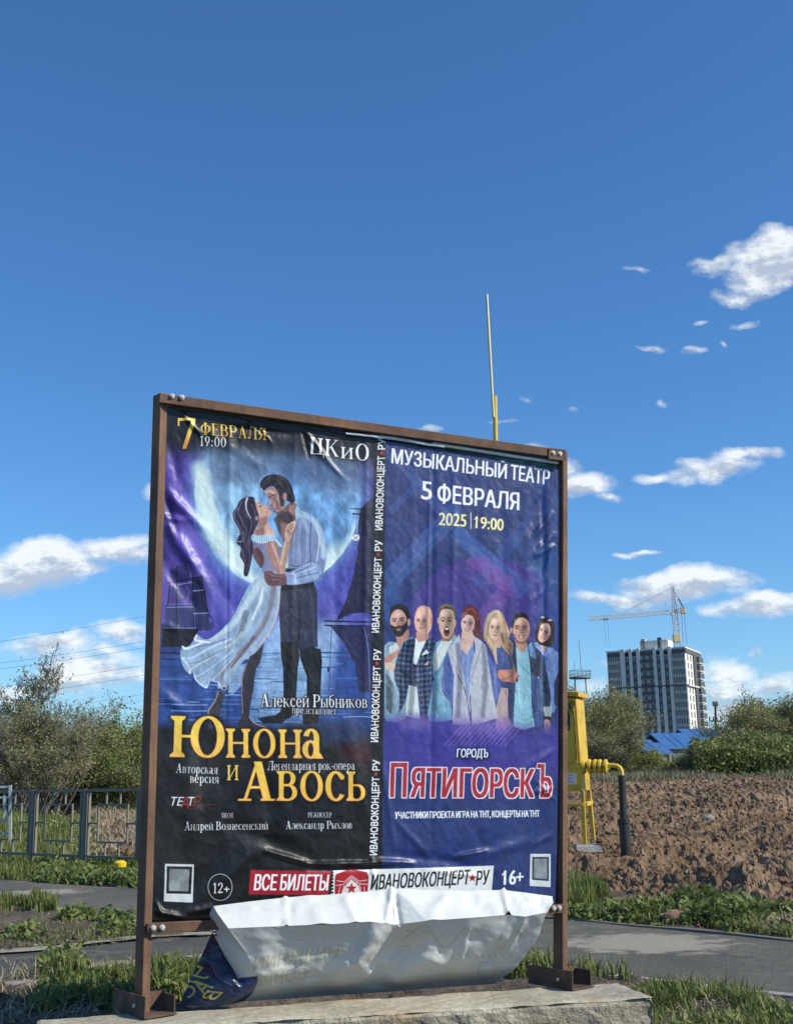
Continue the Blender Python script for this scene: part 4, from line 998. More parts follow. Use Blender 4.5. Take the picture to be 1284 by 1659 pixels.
    # ---- people: heads and clothes
    def face(c, cx, cy, w_, h_, skin, tilt=0, dark=(70, 46, 44), mouth='smile', beard=None):
        f = ell(cx, cy, w_ / 2, h_ / 2, tilt)
        c.fill(f, skin)
        c.fill(ell(cx + w_ * .22, cy + h_ * .1, w_ * .26, h_ * .4, tilt), tuple(int(q * .72) for q in skin), .5, soft=w_ * .1)
        c.fill(ell(cx - w_ * .16, cy - h_ * .22, w_ * .24, h_ * .16, tilt), tuple(min(255, int(q * 1.12)) for q in skin), .55, soft=w_ * .08)
        ct, st = math.cos(R(tilt)), math.sin(R(tilt))
        def L(u, v): return (cx + (u * ct - v * st) * w_, cy + (u * st + v * ct) * h_)
        for sx in (-.24, .18):
            c.fill(ell(*L(sx, -.05), w_ * .10, h_ * .035, tilt), (60, 42, 44)); c.fill(ell(*L(sx - .02, -.055), w_ * .03, h_ * .014, tilt), (210, 200, 200), .8)
            c.stroke([L(sx - .13, -.12), L(sx, -.155), L(sx + .13, -.125)], h_ * .035, dark, .9)
        c.stroke([L(-.04, -.04), L(-.07, .10), L(-.02, .13), L(.06, .12)], h_ * .025, tuple(int(q * .66) for q in skin), .8)
        if beard:
            c.fill([[L(*q) for q in ((-.46, .08), (-.30, .16), (-.16, .17), (0, .15), (.16, .17), (.34, .12), (.5, .0), (.46, .3), (.25, .52), (0, .60), (-.28, .5), (-.44, .3))]], beard, sm=True)
            c.fill(ell(*L(-.02, .30), w_ * .14, h_ * .07, tilt), tuple(int(q * .9) for q in skin), .8); c.stroke([L(-.16, .27), L(0, .26), L(.13, .27)], h_ * .03, (120, 60, 60))
        elif mouth == 'open':
            c.fill(ell(*L(0, .28), w_ * .17, h_ * .15, tilt), (60, 24, 30)); c.fill(ell(*L(0, .20), w_ * .12, h_ * .035, tilt), (226, 220, 214)); c.fill(ell(*L(0, .37), w_ * .1, h_ * .04, tilt), (150, 70, 74))
        elif mouth == 'smile':
            c.fill([[L(-.17, .24), L(0, .27), L(.17, .23), L(.08, .34), L(-.08, .34)]], (232, 224, 220), sm=True); c.stroke([L(-.18, .235), L(0, .27), L(.18, .225)], h_ * .022, (150, 62, 70)); c.stroke([L(-.15, .27), L(0, .36), L(.15, .26)], h_ * .03, (158, 70, 76))
        else:
            c.stroke([L(-.14, .28), L(0, .265), L(.12, .28)], h_ * .04, (156, 76, 78))
        return L
    # right woman at the edge
    V(760, 965, 7.06)
    cv.fill([(700, 550), (760, 530), (860, 640), (930, 590), (1010, 660), (1015, 900), (1010, 1200), (960, 1340), (900, 1330), (860, 700)], (104, 132, 188), tex=.12, clip=cr)
    cv.fill([(960, 1000), (1015, 850), (1015, 1280), (960, 1240)], (26, 30, 60), .9, soft=4, clip=cr)
    cv.fill([(800, 500), (870, 520), (880, 590), (860, 650), (800, 580)], (196, 156, 140), clip=cr)
    cv.fill(smooth([(750, 380), (790, 290), (860, 250), (930, 280), (965, 350), (960, 460), (945, 560), (890, 580), (800, 560), (760, 540), (740, 460)], 4), (54, 36, 38), clip=cr)
    face(cv, 845, 425, 140, 230, (222, 184, 166), 18)
    for p in ([(790, 300), (860, 290), (930, 340)], [(930, 330), (950, 420), (930, 540)], [(770, 340), (770, 430), (750, 520)]): cv.stroke(p, 16, (92, 62, 54), .7, soft=4)
    cv.stroke([(850, 295), (800, 320), (770, 420)], 24, (50, 32, 34), .9); cv.fill(ell(838, 248, 22, 12), (224, 206, 180), .9); cv.fill(ell(912, 282, 26, 13), (214, 200, 178), .9)
    cv.fill([(715, 545), (770, 530), (855, 690), (800, 640)], (140, 168, 214)); cv.fill([(860, 690), (885, 590), (950, 600), (930, 640)], (130, 160, 208))
    # blonde woman
    cv.fill(smooth([(150, 400), (170, 270), (230, 190), (300, 165), (370, 200), (420, 320), (460, 430), (450, 500), (520, 600), (560, 880), (500, 900), (460, 780), (400, 700), (340, 620), (320, 800), (270, 700), (200, 560), (160, 500)], 4), (176, 150, 122), tex=.25, clip=cr)
    cv.fill([(300, 600), (350, 570), (470, 700), (500, 860), (310, 880)], (62, 84, 142), clip=cr)
    cv.fill([(270, 440), (350, 450), (350, 600), (310, 600)], (196, 152, 130)); face(cv, 288, 385, 150, 250, (222, 186, 164), 4, mouth='closed', dark=(90, 64, 50))
    for p, c in (([(300, 175), (220, 230), (180, 350), (160, 480)], (188, 186, 164)), ([(320, 180), (360, 280), (420, 380), (440, 470)], (216, 196, 150)), ([(370, 480), (420, 600), (500, 740), (540, 880)], (150, 96, 76)), ([(200, 480), (260, 600), (310, 780)], (206, 186, 140)), ([(340, 200), (340, 280), (370, 400)], (206, 180, 140)), ([(400, 560), (460, 650), (520, 800)], (196, 140, 104)), ([(360, 440), (380, 560)], (120, 76, 62)), ([(390, 300), (410, 400)], (190, 120, 90))):
        cv.stroke(p, 26, c, .8, w1=10, soft=7)
    cv.fill(smooth([(315, 860), (420, 850), (500, 840), (520, 890), (575, 950), (560, 1010), (450, 990), (340, 960)], 4), (206, 138, 112), clip=cr); cv.stroke([(340, 965), (430, 940), (510, 890)], 8, (130, 70, 60), .8)
    cv.fill([(340, 980), (470, 1000), (440, 1060), (350, 1050)], (44, 60, 118)); cv.fill([(350, 1050), (440, 1060), (430, 1230), (445, 1340), (490, 1500), (500, 1640), (290, 1640), (300, 1270)], (178, 158, 156), clip=cr, tex=.1, grad=((120, 86, 150), (380, 1350), (400, 1600)))
    # man in open denim jacket
    cv.fill([(500, 530), (660, 520), (740, 590), (820, 650), (900, 960), (925, 1200), (900, 1300), (840, 1290), (830, 1500), (760, 1530), (720, 1200), (680, 900), (560, 640), (520, 1000), (510, 1480), (440, 1400), (440, 1050), (560, 1000), (500, 800), (480, 700)], (36, 52, 86), tex=.2, clip=cr)
    cv.fill([(690, 900), (820, 960), (830, 1480), (765, 1530), (720, 1300)], (66, 96, 146), tex=.12, clip=cr)
    cv.fill([(445, 1010), (520, 1000), (505, 1480), (445, 1400)], (60, 86, 132), tex=.1, clip=cr)
    cv.fill([(520, 580), (600, 660), (655, 570), (690, 900), (700, 1250), (740, 1500), (600, 1540), (490, 1500), (500, 1300), (520, 1000), (575, 960), (540, 850)], (138, 190, 208), tex=.06, clip=cr)
    for p in ([(520, 700), (600, 820), (680, 900)], [(530, 1290), (600, 1310), (700, 1270)], [(510, 1360), (620, 1420), (720, 1370)], [(520, 1440), (620, 1480), (720, 1430)], [(560, 1100), (640, 1130)]): cv.stroke(p, 8, (96, 140, 166), .7, soft=3)
    cv.fill([(660, 560), (700, 530), (755, 690), (745, 730), (680, 690)], (110, 156, 206)); cv.fill(ell(783, 937, 11, 9), (206, 206, 214))
    cv.fill([(510, 500), (650, 500), (650, 580), (600, 660), (530, 600)], (186, 138, 118)); cv.fill(smooth([(482, 330), (490, 260), (530, 210), (600, 200), (655, 240), (672, 330), (655, 300), (600, 260), (530, 265), (500, 320), (495, 400)], 4), (26, 20, 26))
    cv.fill(ell(472, 395, 14, 36), (196, 150, 130)); face(cv, 585, 390, 190, 280, (206, 160, 136), 3, dark=(40, 28, 28)); cv.fill(smooth([(500, 430), (540, 510), (600, 530), (650, 500), (670, 430), (660, 520), (600, 552), (530, 530)], 3), (96, 68, 64), .6, soft=4)
    cv.fill([(840, 1270), (940, 1265), (925, 1390), (850, 1380)], (150, 168, 170)); cv.fill([(840, 1380), (920, 1385), (930, 1430), (845, 1415)], (20, 22, 34))
    cv.fill(smooth([(850, 1420), (910, 1430), (920, 1540), (890, 1590), (860, 1570), (850, 1500)], 3), (190, 146, 132)); cv.stroke([(880, 1480), (885, 1570)], 5, (130, 90, 84))
    cv.fill([(490, 1500), (600, 1540), (745, 1510), (830, 1500), (830, 1659), (500, 1659)], (36, 34, 74), .85, soft=5, clip=cr)
    # left group
    V(620, 965, 7.373)
    cv.fill([(10, 600), (60, 550), (160, 560), (350, 490), (340, 600), (260, 1480), (140, 1515), (30, 1500), (10, 1430)], (134, 166, 182), tex=.2, clip=cr)
    cv.fill([(60, 620), (160, 570), (200, 640), (120, 800), (130, 1060), (60, 940)], (190, 204, 208), clip=cr); cv.fill([(30, 920), (110, 1060), (100, 1420), (30, 1360)], (76, 84, 96), .8, soft=4, clip=cr)
    cv.fill([(150, 490), (300, 400), (310, 490), (230, 560), (180, 620), (160, 560)], (196, 140, 120)); cv.fill([(15, 740), (180, 640), (220, 600), (200, 680), (90, 800), (15, 800)], (188, 134, 116), clip=cr); cv.fill([(15, 805), (160, 810), (120, 920), (15, 870)], (214, 186, 170), clip=cr)
    cv.fill(smooth([(75, 230), (90, 150), (160, 105), (240, 120), (300, 190), (312, 290), (280, 300), (240, 220), (160, 185), (100, 215), (85, 270)], 4), (26, 24, 28)); cv.fill(ell(302, 320, 18, 44), (206, 156, 138)); cv.fill(ell(185, 170, 108, 60), (26, 24, 28))
    face(cv, 180, 315, 200, 300, (212, 164, 146), -4, dark=(30, 22, 26), beard=(28, 26, 30))
    # plaid jacket
    PJ = [(240, 560), (380, 490), (470, 560), (550, 480), (620, 530), (590, 740), (580, 1050), (540, 1200), (520, 1500), (590, 1560), (480, 1540), (400, 1100), (300, 1060), (250, 1290), (180, 1410), (190, 1160), (130, 1000), (120, 900), (180, 700), (220, 620)]
    cv.fill(PJ, (42, 56, 84), clip=cr); cpj = cv.full([PJ]) * cr
    for i in range(-6, 26):
        y = 480 + i * 62; cv.stroke([(100, y), (350, y + 30), (620, y)], 18, (96, 126, 176), .65, clip=cpj); cv.stroke([(100, y + 30), (350, y + 60), (620, y + 30)], 9, (16, 22, 36), .9, clip=cpj)
    for i in range(10):
        x = 120 + i * 56; cv.stroke([(x + 50, 480), (x, 900), (x + 20, 1560)], 15, (92, 122, 172), .5, clip=cpj); cv.stroke([(x + 76, 480), (x + 26, 900), (x + 46, 1560)], 9, (14, 18, 32), .9, clip=cpj)
    cv.stroke([(200, 900), (300, 960), (420, 1060)], 26, (20, 26, 42), .7, soft=10, clip=cpj); cv.stroke([(280, 780), (420, 840), (500, 830)], 16, (18, 24, 40), .8, soft=6, clip=cpj)
    cv.fill([(380, 510), (520, 510), (430, 720), (390, 830), (345, 810), (375, 600)], (214, 226, 224)); cv.fill([(450, 720), (510, 640), (540, 690)], (224, 230, 232)); cv.fill([(300, 1070), (395, 1090), (435, 1475), (330, 1460), (255, 1430)], (208, 222, 220), clip=cr)
    cv.fill([(390, 440), (540, 440), (530, 530), (420, 560), (390, 520)], (196, 148, 128)); cv.fill(smooth([(365, 330), (375, 220), (420, 140), (500, 122), (570, 170), (590, 260), (580, 380), (540, 440), (470, 460), (400, 430)], 4), (206, 160, 142)); face(cv, 455, 320, 170, 250, (218, 172, 154), 3, mouth='closed', dark=(80, 54, 50)); cv.fill(ell(575, 300, 16, 44), (196, 140, 126)); cv.fill(ell(460, 170, 60, 30), (232, 190, 172), .7, soft=12)
    cv.fill([(480, 830), (540, 780), (530, 830)], (216, 176, 158))
    # light blue suit
    cv.fill([(620, 570), (700, 520), (860, 470), (880, 520), (800, 640), (720, 820), (690, 1000), (700, 1150), (800, 1280), (820, 1480), (700, 1510), (540, 1500), (530, 1400), (600, 1000), (585, 760)], (118, 172, 196), tex=.1, clip=cr)
    cv.fill([(690, 540), (820, 540), (740, 700), (640, 900), (600, 900), (600, 700)], (206, 216, 216)); cv.stroke([(600, 1000), (640, 1120), (760, 1230)], 12, (70, 118, 146), .7, soft=5); cv.stroke([(620, 940), (700, 840), (740, 720)], 14, (82, 130, 156), .7, soft=5); cv.stroke([(590, 1040), (600, 1250), (640, 1400)], 14, (84, 134, 160), .6, soft=5)
    cv.fill(ell(602, 998, 12, 10), (36, 50, 60)); cv.fill([(690, 440), (840, 430), (850, 480), (780, 550), (700, 545)], (160, 112, 98)); face(cv, 755, 320, 190, 390, (206, 172, 148), 0, mouth='open', dark=(120, 96, 76))
    cv.fill(ell(850, 330, 16, 50), (196, 150, 132)); cv.fill(ell(655, 300, 14, 36), (206, 156, 138)); cv.fill(smooth([(655, 170), (680, 110), (740, 88), (810, 110), (850, 180), (860, 260), (840, 240), (820, 180), (750, 160), (690, 175), (665, 230)], 4), (96, 88, 80)); cv.stroke([(690, 140), (740, 110), (800, 130)], 14, (172, 168, 150), .7, soft=4)
    cv.fill([(700, 820), (760, 700), (820, 560), (830, 1200), (810, 1320), (770, 1240), (700, 1100)], (92, 106, 160), tex=.15, clip=cr)
    # woman in long pale waistcoat
    V(600, 950, 3.891)
    cv.fill([(480, 400), (720, 390), (760, 470), (820, 640), (790, 720), (700, 700), (500, 720), (450, 640), (465, 500)], (84, 104, 168), tex=.18, clip=cr)
    cv.fill([(550, 360), (640, 350), (655, 480), (620, 800), (600, 700), (560, 500)], (120, 144, 200), tex=.15)
    cv.fill([(572, 285), (635, 285), (645, 320), (640, 370), (600, 430), (560, 380)], (222, 184, 168)); 
    cv.fill([(555, 300), (570, 380), (560, 460), (590, 600), (630, 870), (510, 872), (515, 700), (520, 560), (480, 400), (530, 340)], (182, 186, 200), tex=.06, clip=cr)
    cv.fill([(640, 305), (720, 370), (735, 480), (760, 640), (798, 830), (630, 880), (612, 700), (625, 520), (655, 400)], (186, 190, 202), tex=.06, clip=cr)
    cv.stroke([(545, 560), (590, 660), (625, 870)], 6, (60, 60, 84), .85, soft=2); cv.stroke([(620, 690), (628, 870)], 6, (50, 50, 72), .9); cv.stroke([(690, 380), (660, 480), (620, 600)], 5, (120, 124, 142), .7, soft=2); cv.stroke([(530, 400), (545, 520), (580, 630)], 5, (214, 218, 228), .8, soft=2); cv.stroke([(700, 560), (690, 640)], 14, (150, 154, 172), .6, soft=6)
    cv.fill(smooth([(570, 200), (585, 140), (620, 120), (660, 140), (685, 200), (690, 290), (705, 330), (670, 330), (640, 300), (650, 220), (610, 180), (585, 200)], 4), (104, 42, 46), tex=.2)
    face(cv, 608, 240, 84, 122, (228, 190, 176), 8, dark=(60, 34, 34)); cv.fill(smooth([(575, 185), (590, 150), (625, 130), (660, 160), (672, 215), (650, 215), (640, 190), (600, 180), (585, 200)], 4), (120, 50, 50)); cv.stroke([(600, 150), (630, 140), (655, 170)], 8, (168, 84, 72), .7, soft=2)
    # photographic detail: folds, speculars, shade over the seven figures
    V(0, 0, 1); ppl = cv.full([[(622, 1040), (640, 985), (668, 990), (680, 980), (704, 990), (715, 978), (738, 985), (758, 978), (775, 995), (800, 988), (820, 1000), (836, 994), (860, 1005), (880, 998), (898, 1015), (900, 1180), (624, 1170)]])
    hd = cv.full([ell(x, y, 14, 22, 0) for x, y in ((648, 1008), (683, 1008), (722, 1008), (756, 1010), (802, 1018), (842, 1020), (879, 1026))]); cloth = np.clip(ppl - blur1(hd, 6), 0, 1)
    for i in range(420):
        x, y = rr.uniform(624, 898), rr.uniform(1035, 1168); l = rr.uniform(4, 16); dx = rr.uniform(-5, 5); k = rr.random() < .5
        lum = (235, 240, 248) if k else (18, 22, 44); cv.stroke([(x, y), (x + dx * .4 + rr.uniform(-2, 2), y + l * .5), (x + dx, y + l)], rr.uniform(.8, 2.6), lum, rr.uniform(.10, .26), w1=.4, soft=1.0, clip=cloth)
    for cx_ in (651, 688, 727, 768, 812, 850, 888):
        cv.stroke([(cx_ + 13, 1045), (cx_ + 16, 1100), (cx_ + 12, 1160)], 9, (14, 16, 44), .30, soft=5, clip=cloth); cv.stroke([(cx_ - 11, 1045), (cx_ - 12, 1100), (cx_ - 9, 1150)], 5, (226, 236, 246), .22, soft=4, clip=cloth)
    for (x, y) in ((644, 1000), (678, 998), (716, 998), (751, 1000), (798, 1010), (838, 1010), (876, 1016)):
        cv.fill(ell(x, y - 4, 5, 4), (255, 236, 222), .4, soft=2.5, clip=hd); cv.fill(ell(x + 8, y + 10, 4, 10), (70, 40, 50), .28, soft=2.5, clip=hd)
    for i in range(160):
        x, y = rr.uniform(632, 892), rr.uniform(985, 1050); cv.fill(ell(x, y, rr.uniform(.5, 1.4), rr.uniform(.5, 1.4), n=6), rr.choice([(250, 225, 205), (60, 36, 40)]), .22, soft=.5, clip=hd)
    # fade of the figures into violet at the feet
    V(0, 0, 1)
    fade = [(618, 1165), (680, 1160), (750, 1172), (860, 1180), (912, 1170), (912, 1260), (616, 1260)]
    cv.fill(fade, (70, 62, 156), .9, soft=9, clip=cr, tex=.1)
    cv.fill([(640, 1160), (690, 1158), (700, 1180), (650, 1185)], (150, 130, 190), .45, soft=6, clip=cr); cv.fill([(730, 1165), (830, 1160), (820, 1190), (740, 1190)], (150, 120, 190), .5, soft=8, clip=cr)
    for i in range(13):
        x = 735 + i * 8.2; cv.stroke([(x - 18, 1208), (x + 14, 1172)], 1.3, (160, 130, 200), .65, curve=False, clip=cr)
    cv.fill([(610, 1265), (912, 1265), (908, 1500), (608, 1510)], (42, 64, 122), .8, soft=12, clip=cr, tex=.12)
    cv.fill([(700, 1215), (860, 1215), (850, 1290), (720, 1290)], (72, 58, 150), .5, soft=14, clip=cr)
    # ---- black band between
    BAND = [(605, 670), (624, 675), (616, 1510), (597, 1510)]
    cv.fill(BAND, (28, 34, 38))
    # bottom darkening patch at the left side
    # ================= lettering
    wh = (236, 238, 238); yl = (236, 214, 110)
    V(0, 0, 1)
    serif_text(cv, '7', (286, 728), (317, 728), (286, 678), (250, 222, 88), grad=((206, 140, 60), (300, 690), (300, 728)), sh=((0, 0, 0), .7, 2, 1, 1))
    serif_text(cv, 'ФЕВРАЛЯ', (323, 705), (431, 714), (323, 685), (238, 214, 96), grad=((214, 160, 70), (323, 686), (323, 712)), sh=((0, 0, 0), .6, 2, 1, 1))
    serif_text(cv, '19:00', (323, 723), (366, 726), (323, 707), wh, sh=((0, 0, 0), .5, 1, 1, 1))
    serif_text(cv, 'ЦК', (500, 736), (547, 741), (501, 709), wh, sh=((0, 0, 0), .6, 2, 1, 1)); serif_text(cv, 'и', (551, 743), (571, 745), (551, 716), wh, sh=((0, 0, 0), .6, 2, 1, 1)); serif_text(cv, 'О', (574, 746), (597, 748), (574, 719), wh, sh=((0, 0, 0), .6, 2, 1, 1))
    serif_text(cv, 'Алексей Рыбников', (421, 1145), (594, 1147), (421, 1124), wh, sh=((10, 10, 20), .8, 2, 1, 1))
    serif_text(cv, 'представляет', (472, 1156), (544, 1158), (472, 1144), wh, sh=((10, 10, 20), .8, 1, 1, 1))
    gold = dict(grad=((246, 196, 84), (300, 1160), (300, 1230)), out=(214, 128, 66), outw=1, sh=((6, 6, 8), .9, 4, 2, 2))
    serif_text(cv, 'Ю', (275, 1226), (365, 1227), (277, 1160), (240, 214, 84), **gold)
    serif_text(cv, 'нон', (366, 1227), (488, 1228), (366, 1159), (240, 214, 84), space=.06, **gold)
    serif_text(cv, 'а', (487, 1228), (524, 1229), (487, 1158), (240, 214, 84), **gold)
    gold['grad'] = ((246, 196, 84), (300, 1232), (300, 1296))
    serif_text(cv, 'А', (384, 1297), (446, 1297), (386, 1235), (240, 214, 84), **gold)
    serif_text(cv, 'вос', (448, 1297), (558, 1297), (448, 1227), (240, 214, 84), space=.03, **gold); serif_text(cv, 'ь', (560, 1297), (591, 1297), (560, 1228), (240, 214, 84), **gold)
    serif_text(cv, 'и', (367, 1264), (386, 1264), (367, 1228), (236, 206, 96), sh=((0, 0, 0), .8, 2, 1, 1))
    serif_text(cv, 'Авторская', (284, 1252), (352, 1254), (285, 1237), wh); serif_text(cv, 'версия', (307, 1268), (354, 1269), (307, 1253), wh)
    serif_text(cv, 'Легендарная рок-опера', (433, 1248), (573, 1247), (433, 1233), wh)
    sans_text(cv, 'ТЕ', (274, 1305), (294, 1305), (276, 1291), wh, slant=.15, bold=(1, 1)); sans_text(cv, 'А', (292, 1309), (305, 1309), (293, 1290), (190, 62, 66), slant=.15, bold=(1, 1))
    sans_text(cv, 'Т', (302, 1305), (312, 1305), (303, 1291), wh, slant=.1, bold=(1, 1)); sans_text(cv, 'Р', (311, 1306), (322, 1306), (313, 1289), (150, 40, 50), slant=.2)
    cv.stroke([(310, 1305), (348, 1303)], 1.2, (140, 44, 52), .9, curve=False); cv.stroke([(300, 1309), (320, 1309)], 1.2, (140, 44, 52), .8, curve=False)
    serif_text(cv, 'ПОЭТ', (359, 1325), (378, 1325), (359, 1317), wh); serif_text(cv, 'РЕЖИССЕР', (498, 1324), (536, 1324), (498, 1316), wh)
    serif_text(cv, 'Андрей Вознесенский', (298, 1345), (434, 1344), (298, 1331), wh); serif_text(cv, 'Александр Рыхлов', (462, 1343), (569, 1342), (462, 1330), wh)
    # codes: only their blank cards
    cv.fill([(267, 1399), (314, 1400), (312, 1462), (265, 1460)], (206, 212, 212)); cv.fill([(270, 1403), (311, 1404), (309, 1448), (269, 1447)], (30, 34, 38)); cv.fill([(274, 1407), (307, 1408), (305, 1444), (273, 1443)], (140, 148, 148), tex=.3)
    serif_text(cv, '12', (344, 1447), (361, 1446), (344, 1430), wh); serif_text(cv, '+', (361, 1446), (372, 1446), (361, 1430), wh)
    o, i = ell(356, 1437, 20, 22), ell(356, 1437, 18.9, 20.9); cv.fill([o, i], (206, 210, 210))
    # white / red ticket strip
    cv.fill([(405, 1409), (536, 1411), (530, 1450), (402, 1449)], (172, 36, 50)); cv.fill([(538, 1410), (798, 1402), (794, 1452), (534, 1462)], (222, 226, 222))
    for k in range(7): cv.fill(ell(537, 1413 + k * 5.4, 2.2, 1.9, n=10), (40, 30, 34))
    sans_text(cv, 'ВСЕ БИЛЕТЫ', (411, 1442), (529, 1442), (413, 1416), wh, bold=(5, 1), slant=.06)
    sans_text(cv, 'ИВАНОВОКОНЦЕРТ', (599, 1441), (757, 1432), (601, 1417), (30, 34, 40), bold=(3, 1), slant=.1)
    sans_text(cv, 'РУ', (769, 1434), (789, 1432), (770, 1411), (30, 34, 40), bold=(3, 1), slant=.1)
    def star(c, cx, cy, r, col):
        c.fill([(cx + (r if k % 2 == 0 else r * .42) * math.sin(k * math.pi / 5), cy - (r if k % 2 == 0 else r * .42) * math.cos(k * math.pi / 5)) for k in range(10)], col)
    star(cv, 763, 1422, 7, (186, 38, 50))
    # curtain emblem with a star
    cv.fill([(541, 1424), (543, 1416), (567, 1407), (593, 1413), (596, 1420), (594, 1448), (541, 1450)], (182, 34, 48))
    for q in ([(544, 1426), (556, 1428), (568, 1418), (580, 1427), (593, 1425)], [(543, 1434), (556, 1432), (568, 1421), (580, 1431), (594, 1432)], [(552, 1448), (556, 1434)], [(560, 1446), (561, 1430)], [(584, 1446), (581, 1432)], [(576, 1444), (576, 1429)], [(547, 1448), (549, 1436)], [(590, 1446), (588, 1436)]):
        cv.stroke(q, 1.2, (232, 226, 222), .95, curve=False)
    cv.fill([(557, 1436), (568, 1424), (580, 1435), (584, 1450), (552, 1450)], (226, 222, 218)); star(cv, 568, 1439, 9.5, (182, 34, 48))
    # right hand lettering
    sans_text(cv, 'МУЗЫКАЛЬНЫЙ', (633, 751), (819, 776), (634, 727), wh, bold=(5, 1)); sans_text(cv, 'ТЕАТР', (826, 777), (888, 786), (827, 753), wh, bold=(5, 1))
    sans_text(cv, '5', (681, 809), (697, 811), (682, 778), wh, bold=(6, 1)); sans_text(cv, 'ФЕВРАЛЯ', (707, 814), (839, 827), (708, 785), wh, bold=(6, 1))
    sans_text(cv, '2025', (709, 851), (753, 854), (710, 830), (244, 232, 160), bold=(4, 1)); sans_text(cv, '19:00', (769, 856), (814, 860), (770, 836), (244, 232, 160), bold=(4, 1)); cv.stroke([(770.8, 837), (767.2, 841.5)], 2.0, (244, 232, 160), curve=False); cv.stroke([(761, 831), (761, 857)], 1.6, (236, 226, 170), curve=False)
    sans_text(cv, 'ГОРОДЪ', (738, 1227), (788, 1227), (739, 1213), (214, 226, 240), bold=(4, 1), sh=((20, 24, 60), .9, 3, 1, 2))
    def big(t, a, b, h_, **k): sans_text(cv, t, (a, 1291 + (a - 626) * .003), (b, 1291 + (b - 626) * .003), (a + 2, h_), (178, 46, 66), bold=(9, 2), out=(226, 218, 222), outw=3, sh=((40, 60, 110), .8, 3, 2, 2), **k)
    big('П', 631, 655, 1236); big('ЯТИГОРСК', 664, 862, 1244); big('Ъ', 868, 890, 1238)
    sans_text(cv, 'УЧАСТНИКИ ПРОЕКТА ИГРА НА ТНТ, КОНЦЕРТЫ НА ТНТ', (638, 1326), (872, 1323), (638, 1315), wh, bold=(3, 1))
    sans_text(cv, '16', (814, 1433), (833, 1432), (815, 1409), wh, bold=(5, 1)); cv.stroke([(816.6, 1410.5), (811.8, 1416.5)], 2.6, wh, curve=False); sans_text(cv, '+', (834, 1431), (845, 1430), (835, 1410), wh, bold=(3, 2))
    cv.fill([(857, 1383), (890, 1383), (890, 1437), (856, 1435)], (206, 214, 216)); cv.fill([(860, 1388), (887, 1388), (887, 1427), (860, 1425)], (60, 70, 80)); cv.fill([(863, 1391), (884, 1391), (884, 1424), (863, 1422)], (140, 150, 156), tex=.3)
    # vertical lettering in the band, bottom to top
    for (xb, yb, xt, yt) in ((613, 859, 618, 740), (607.5, 1025, 613, 904), (606, 1202, 611, 1080), (604, 1385, 609, 1259)):
        x0, y0, x1, y1 = xb + 5, yb, xt + 4, yt
        sans_text(cv, 'ИВАНОВОКОНЦЕРТ', (x0, y0), (x1, y1), (x0 - 11.5, y0), wh, bold=(3, 2))
        d = ((x1 - x0) / (y0 - y1))
        sans_text(cv, 'РУ', (x1 + d * 9, y1 - 11), (x1 + d * 26, y1 - 28), (x1 + d * 9 - 11.5, y1 - 11), wh, bold=(3, 2)); star(cv, x1 - 5.5, y1 - 5, 4.4, (204, 62, 70))
art()
_g = cv.a.mean(2, keepdims=True); cv.a = np.clip(((_g + (cv.a - _g) * .88) - .5) * 1.17 + .478, 0, 1).astype(np.float32)
# ================================================================== rusty frame
def rust_mat():
    m = bpy.data.materials.new('rusty_steel'); m.use_nodes = True; t = NT(m.node_tree); p = t.n['Principled BSDF']
    v = t.new('ShaderNodeTexCoord').outputs['Object']
    a = t.ramp(t.noise(v, 3.5, 8, .7), [(.3, (.085, .045, .03)), (.5, (.17, .09, .052)), (.68, (.25, .135, .07)), (.8, (.14, .09, .07))])
    s = t.noise(t.vmath('MULTIPLY', v, (60, 60, 4)), 1.0, 4, .6)
    c = t.mix(t.ramp(s, [(.45, 0.0), (.62, .55)]), a, (.09, .06, .05, 1))
    t.set(p.inputs['Base Color'], c); p.inputs['Roughness'].default_value = .78; p.inputs['Metallic'].default_value = .15
    bp = t.new('ShaderNodeBump', {'Strength': .6, 'Distance': .004}); t.set(bp.inputs['Height'], t.noise(v, 60, 6, .7))
    t.l.new(bp.outputs[0], p.inputs['Normal'])
    return m
M_RUST = rust_mat(); M_BOLT = mat('zinc_bolt', (.60, .60, .57), (.42, .40, .36), 30, .55, .2)
M_RUSTD = mat('dark_rusty_plate', (.045, .03, .024), (.09, .055, .04), 8, .8, bump=.003, bscale=60, c3=(.15, .085, .05))
BB = empty('billboard', tuple((A0 + B0) / 2), 'tall rusty steel framed billboard with two concert posters standing on a concrete block', 'billboard')
ca, sa = math.cos(R(24)), math.sin(R(24))
SX = DU * ca - DN * sa; SY = -(DN * ca + DU * sa)      # section axes: the tube is twisted so its left flank shows
def post_bar(b, a, w_, d_):
    mb = MB(); b = np.array(b); a = np.array(a); d = (b - a); L = np.linalg.norm(d); d /= L
    mb.box((a + b) / 2, (w_, d_, L), (SX, SY, d)); return mb
tl, bl = bp_(260, 640, -.01), bp_(229, 1648, -.01); tr, br = bp_(908, 733, -.01), bp_(907, 1603, -.01)
post_bar(tl, bl, .044, .078).build('post', M_RUST, BB, bevel=.002)
post_bar(tr, br, .042, .07).build('post', M_RUST, BB, bevel=.002)
def rail(a, b, off, w_, h_):
    return MB().beam(bp_(*a, off), bp_(*b, off), w_, h_, up=ZB)
rail((258, 645.5), (914, 737.5), .035, .034, .052).build('top_rail', M_RUST, BB, bevel=.002)
rail((238, 1503.5), (912, 1471.5), .035, .034, .046).build('bottom_rail', M_RUST, BB, bevel=.002)
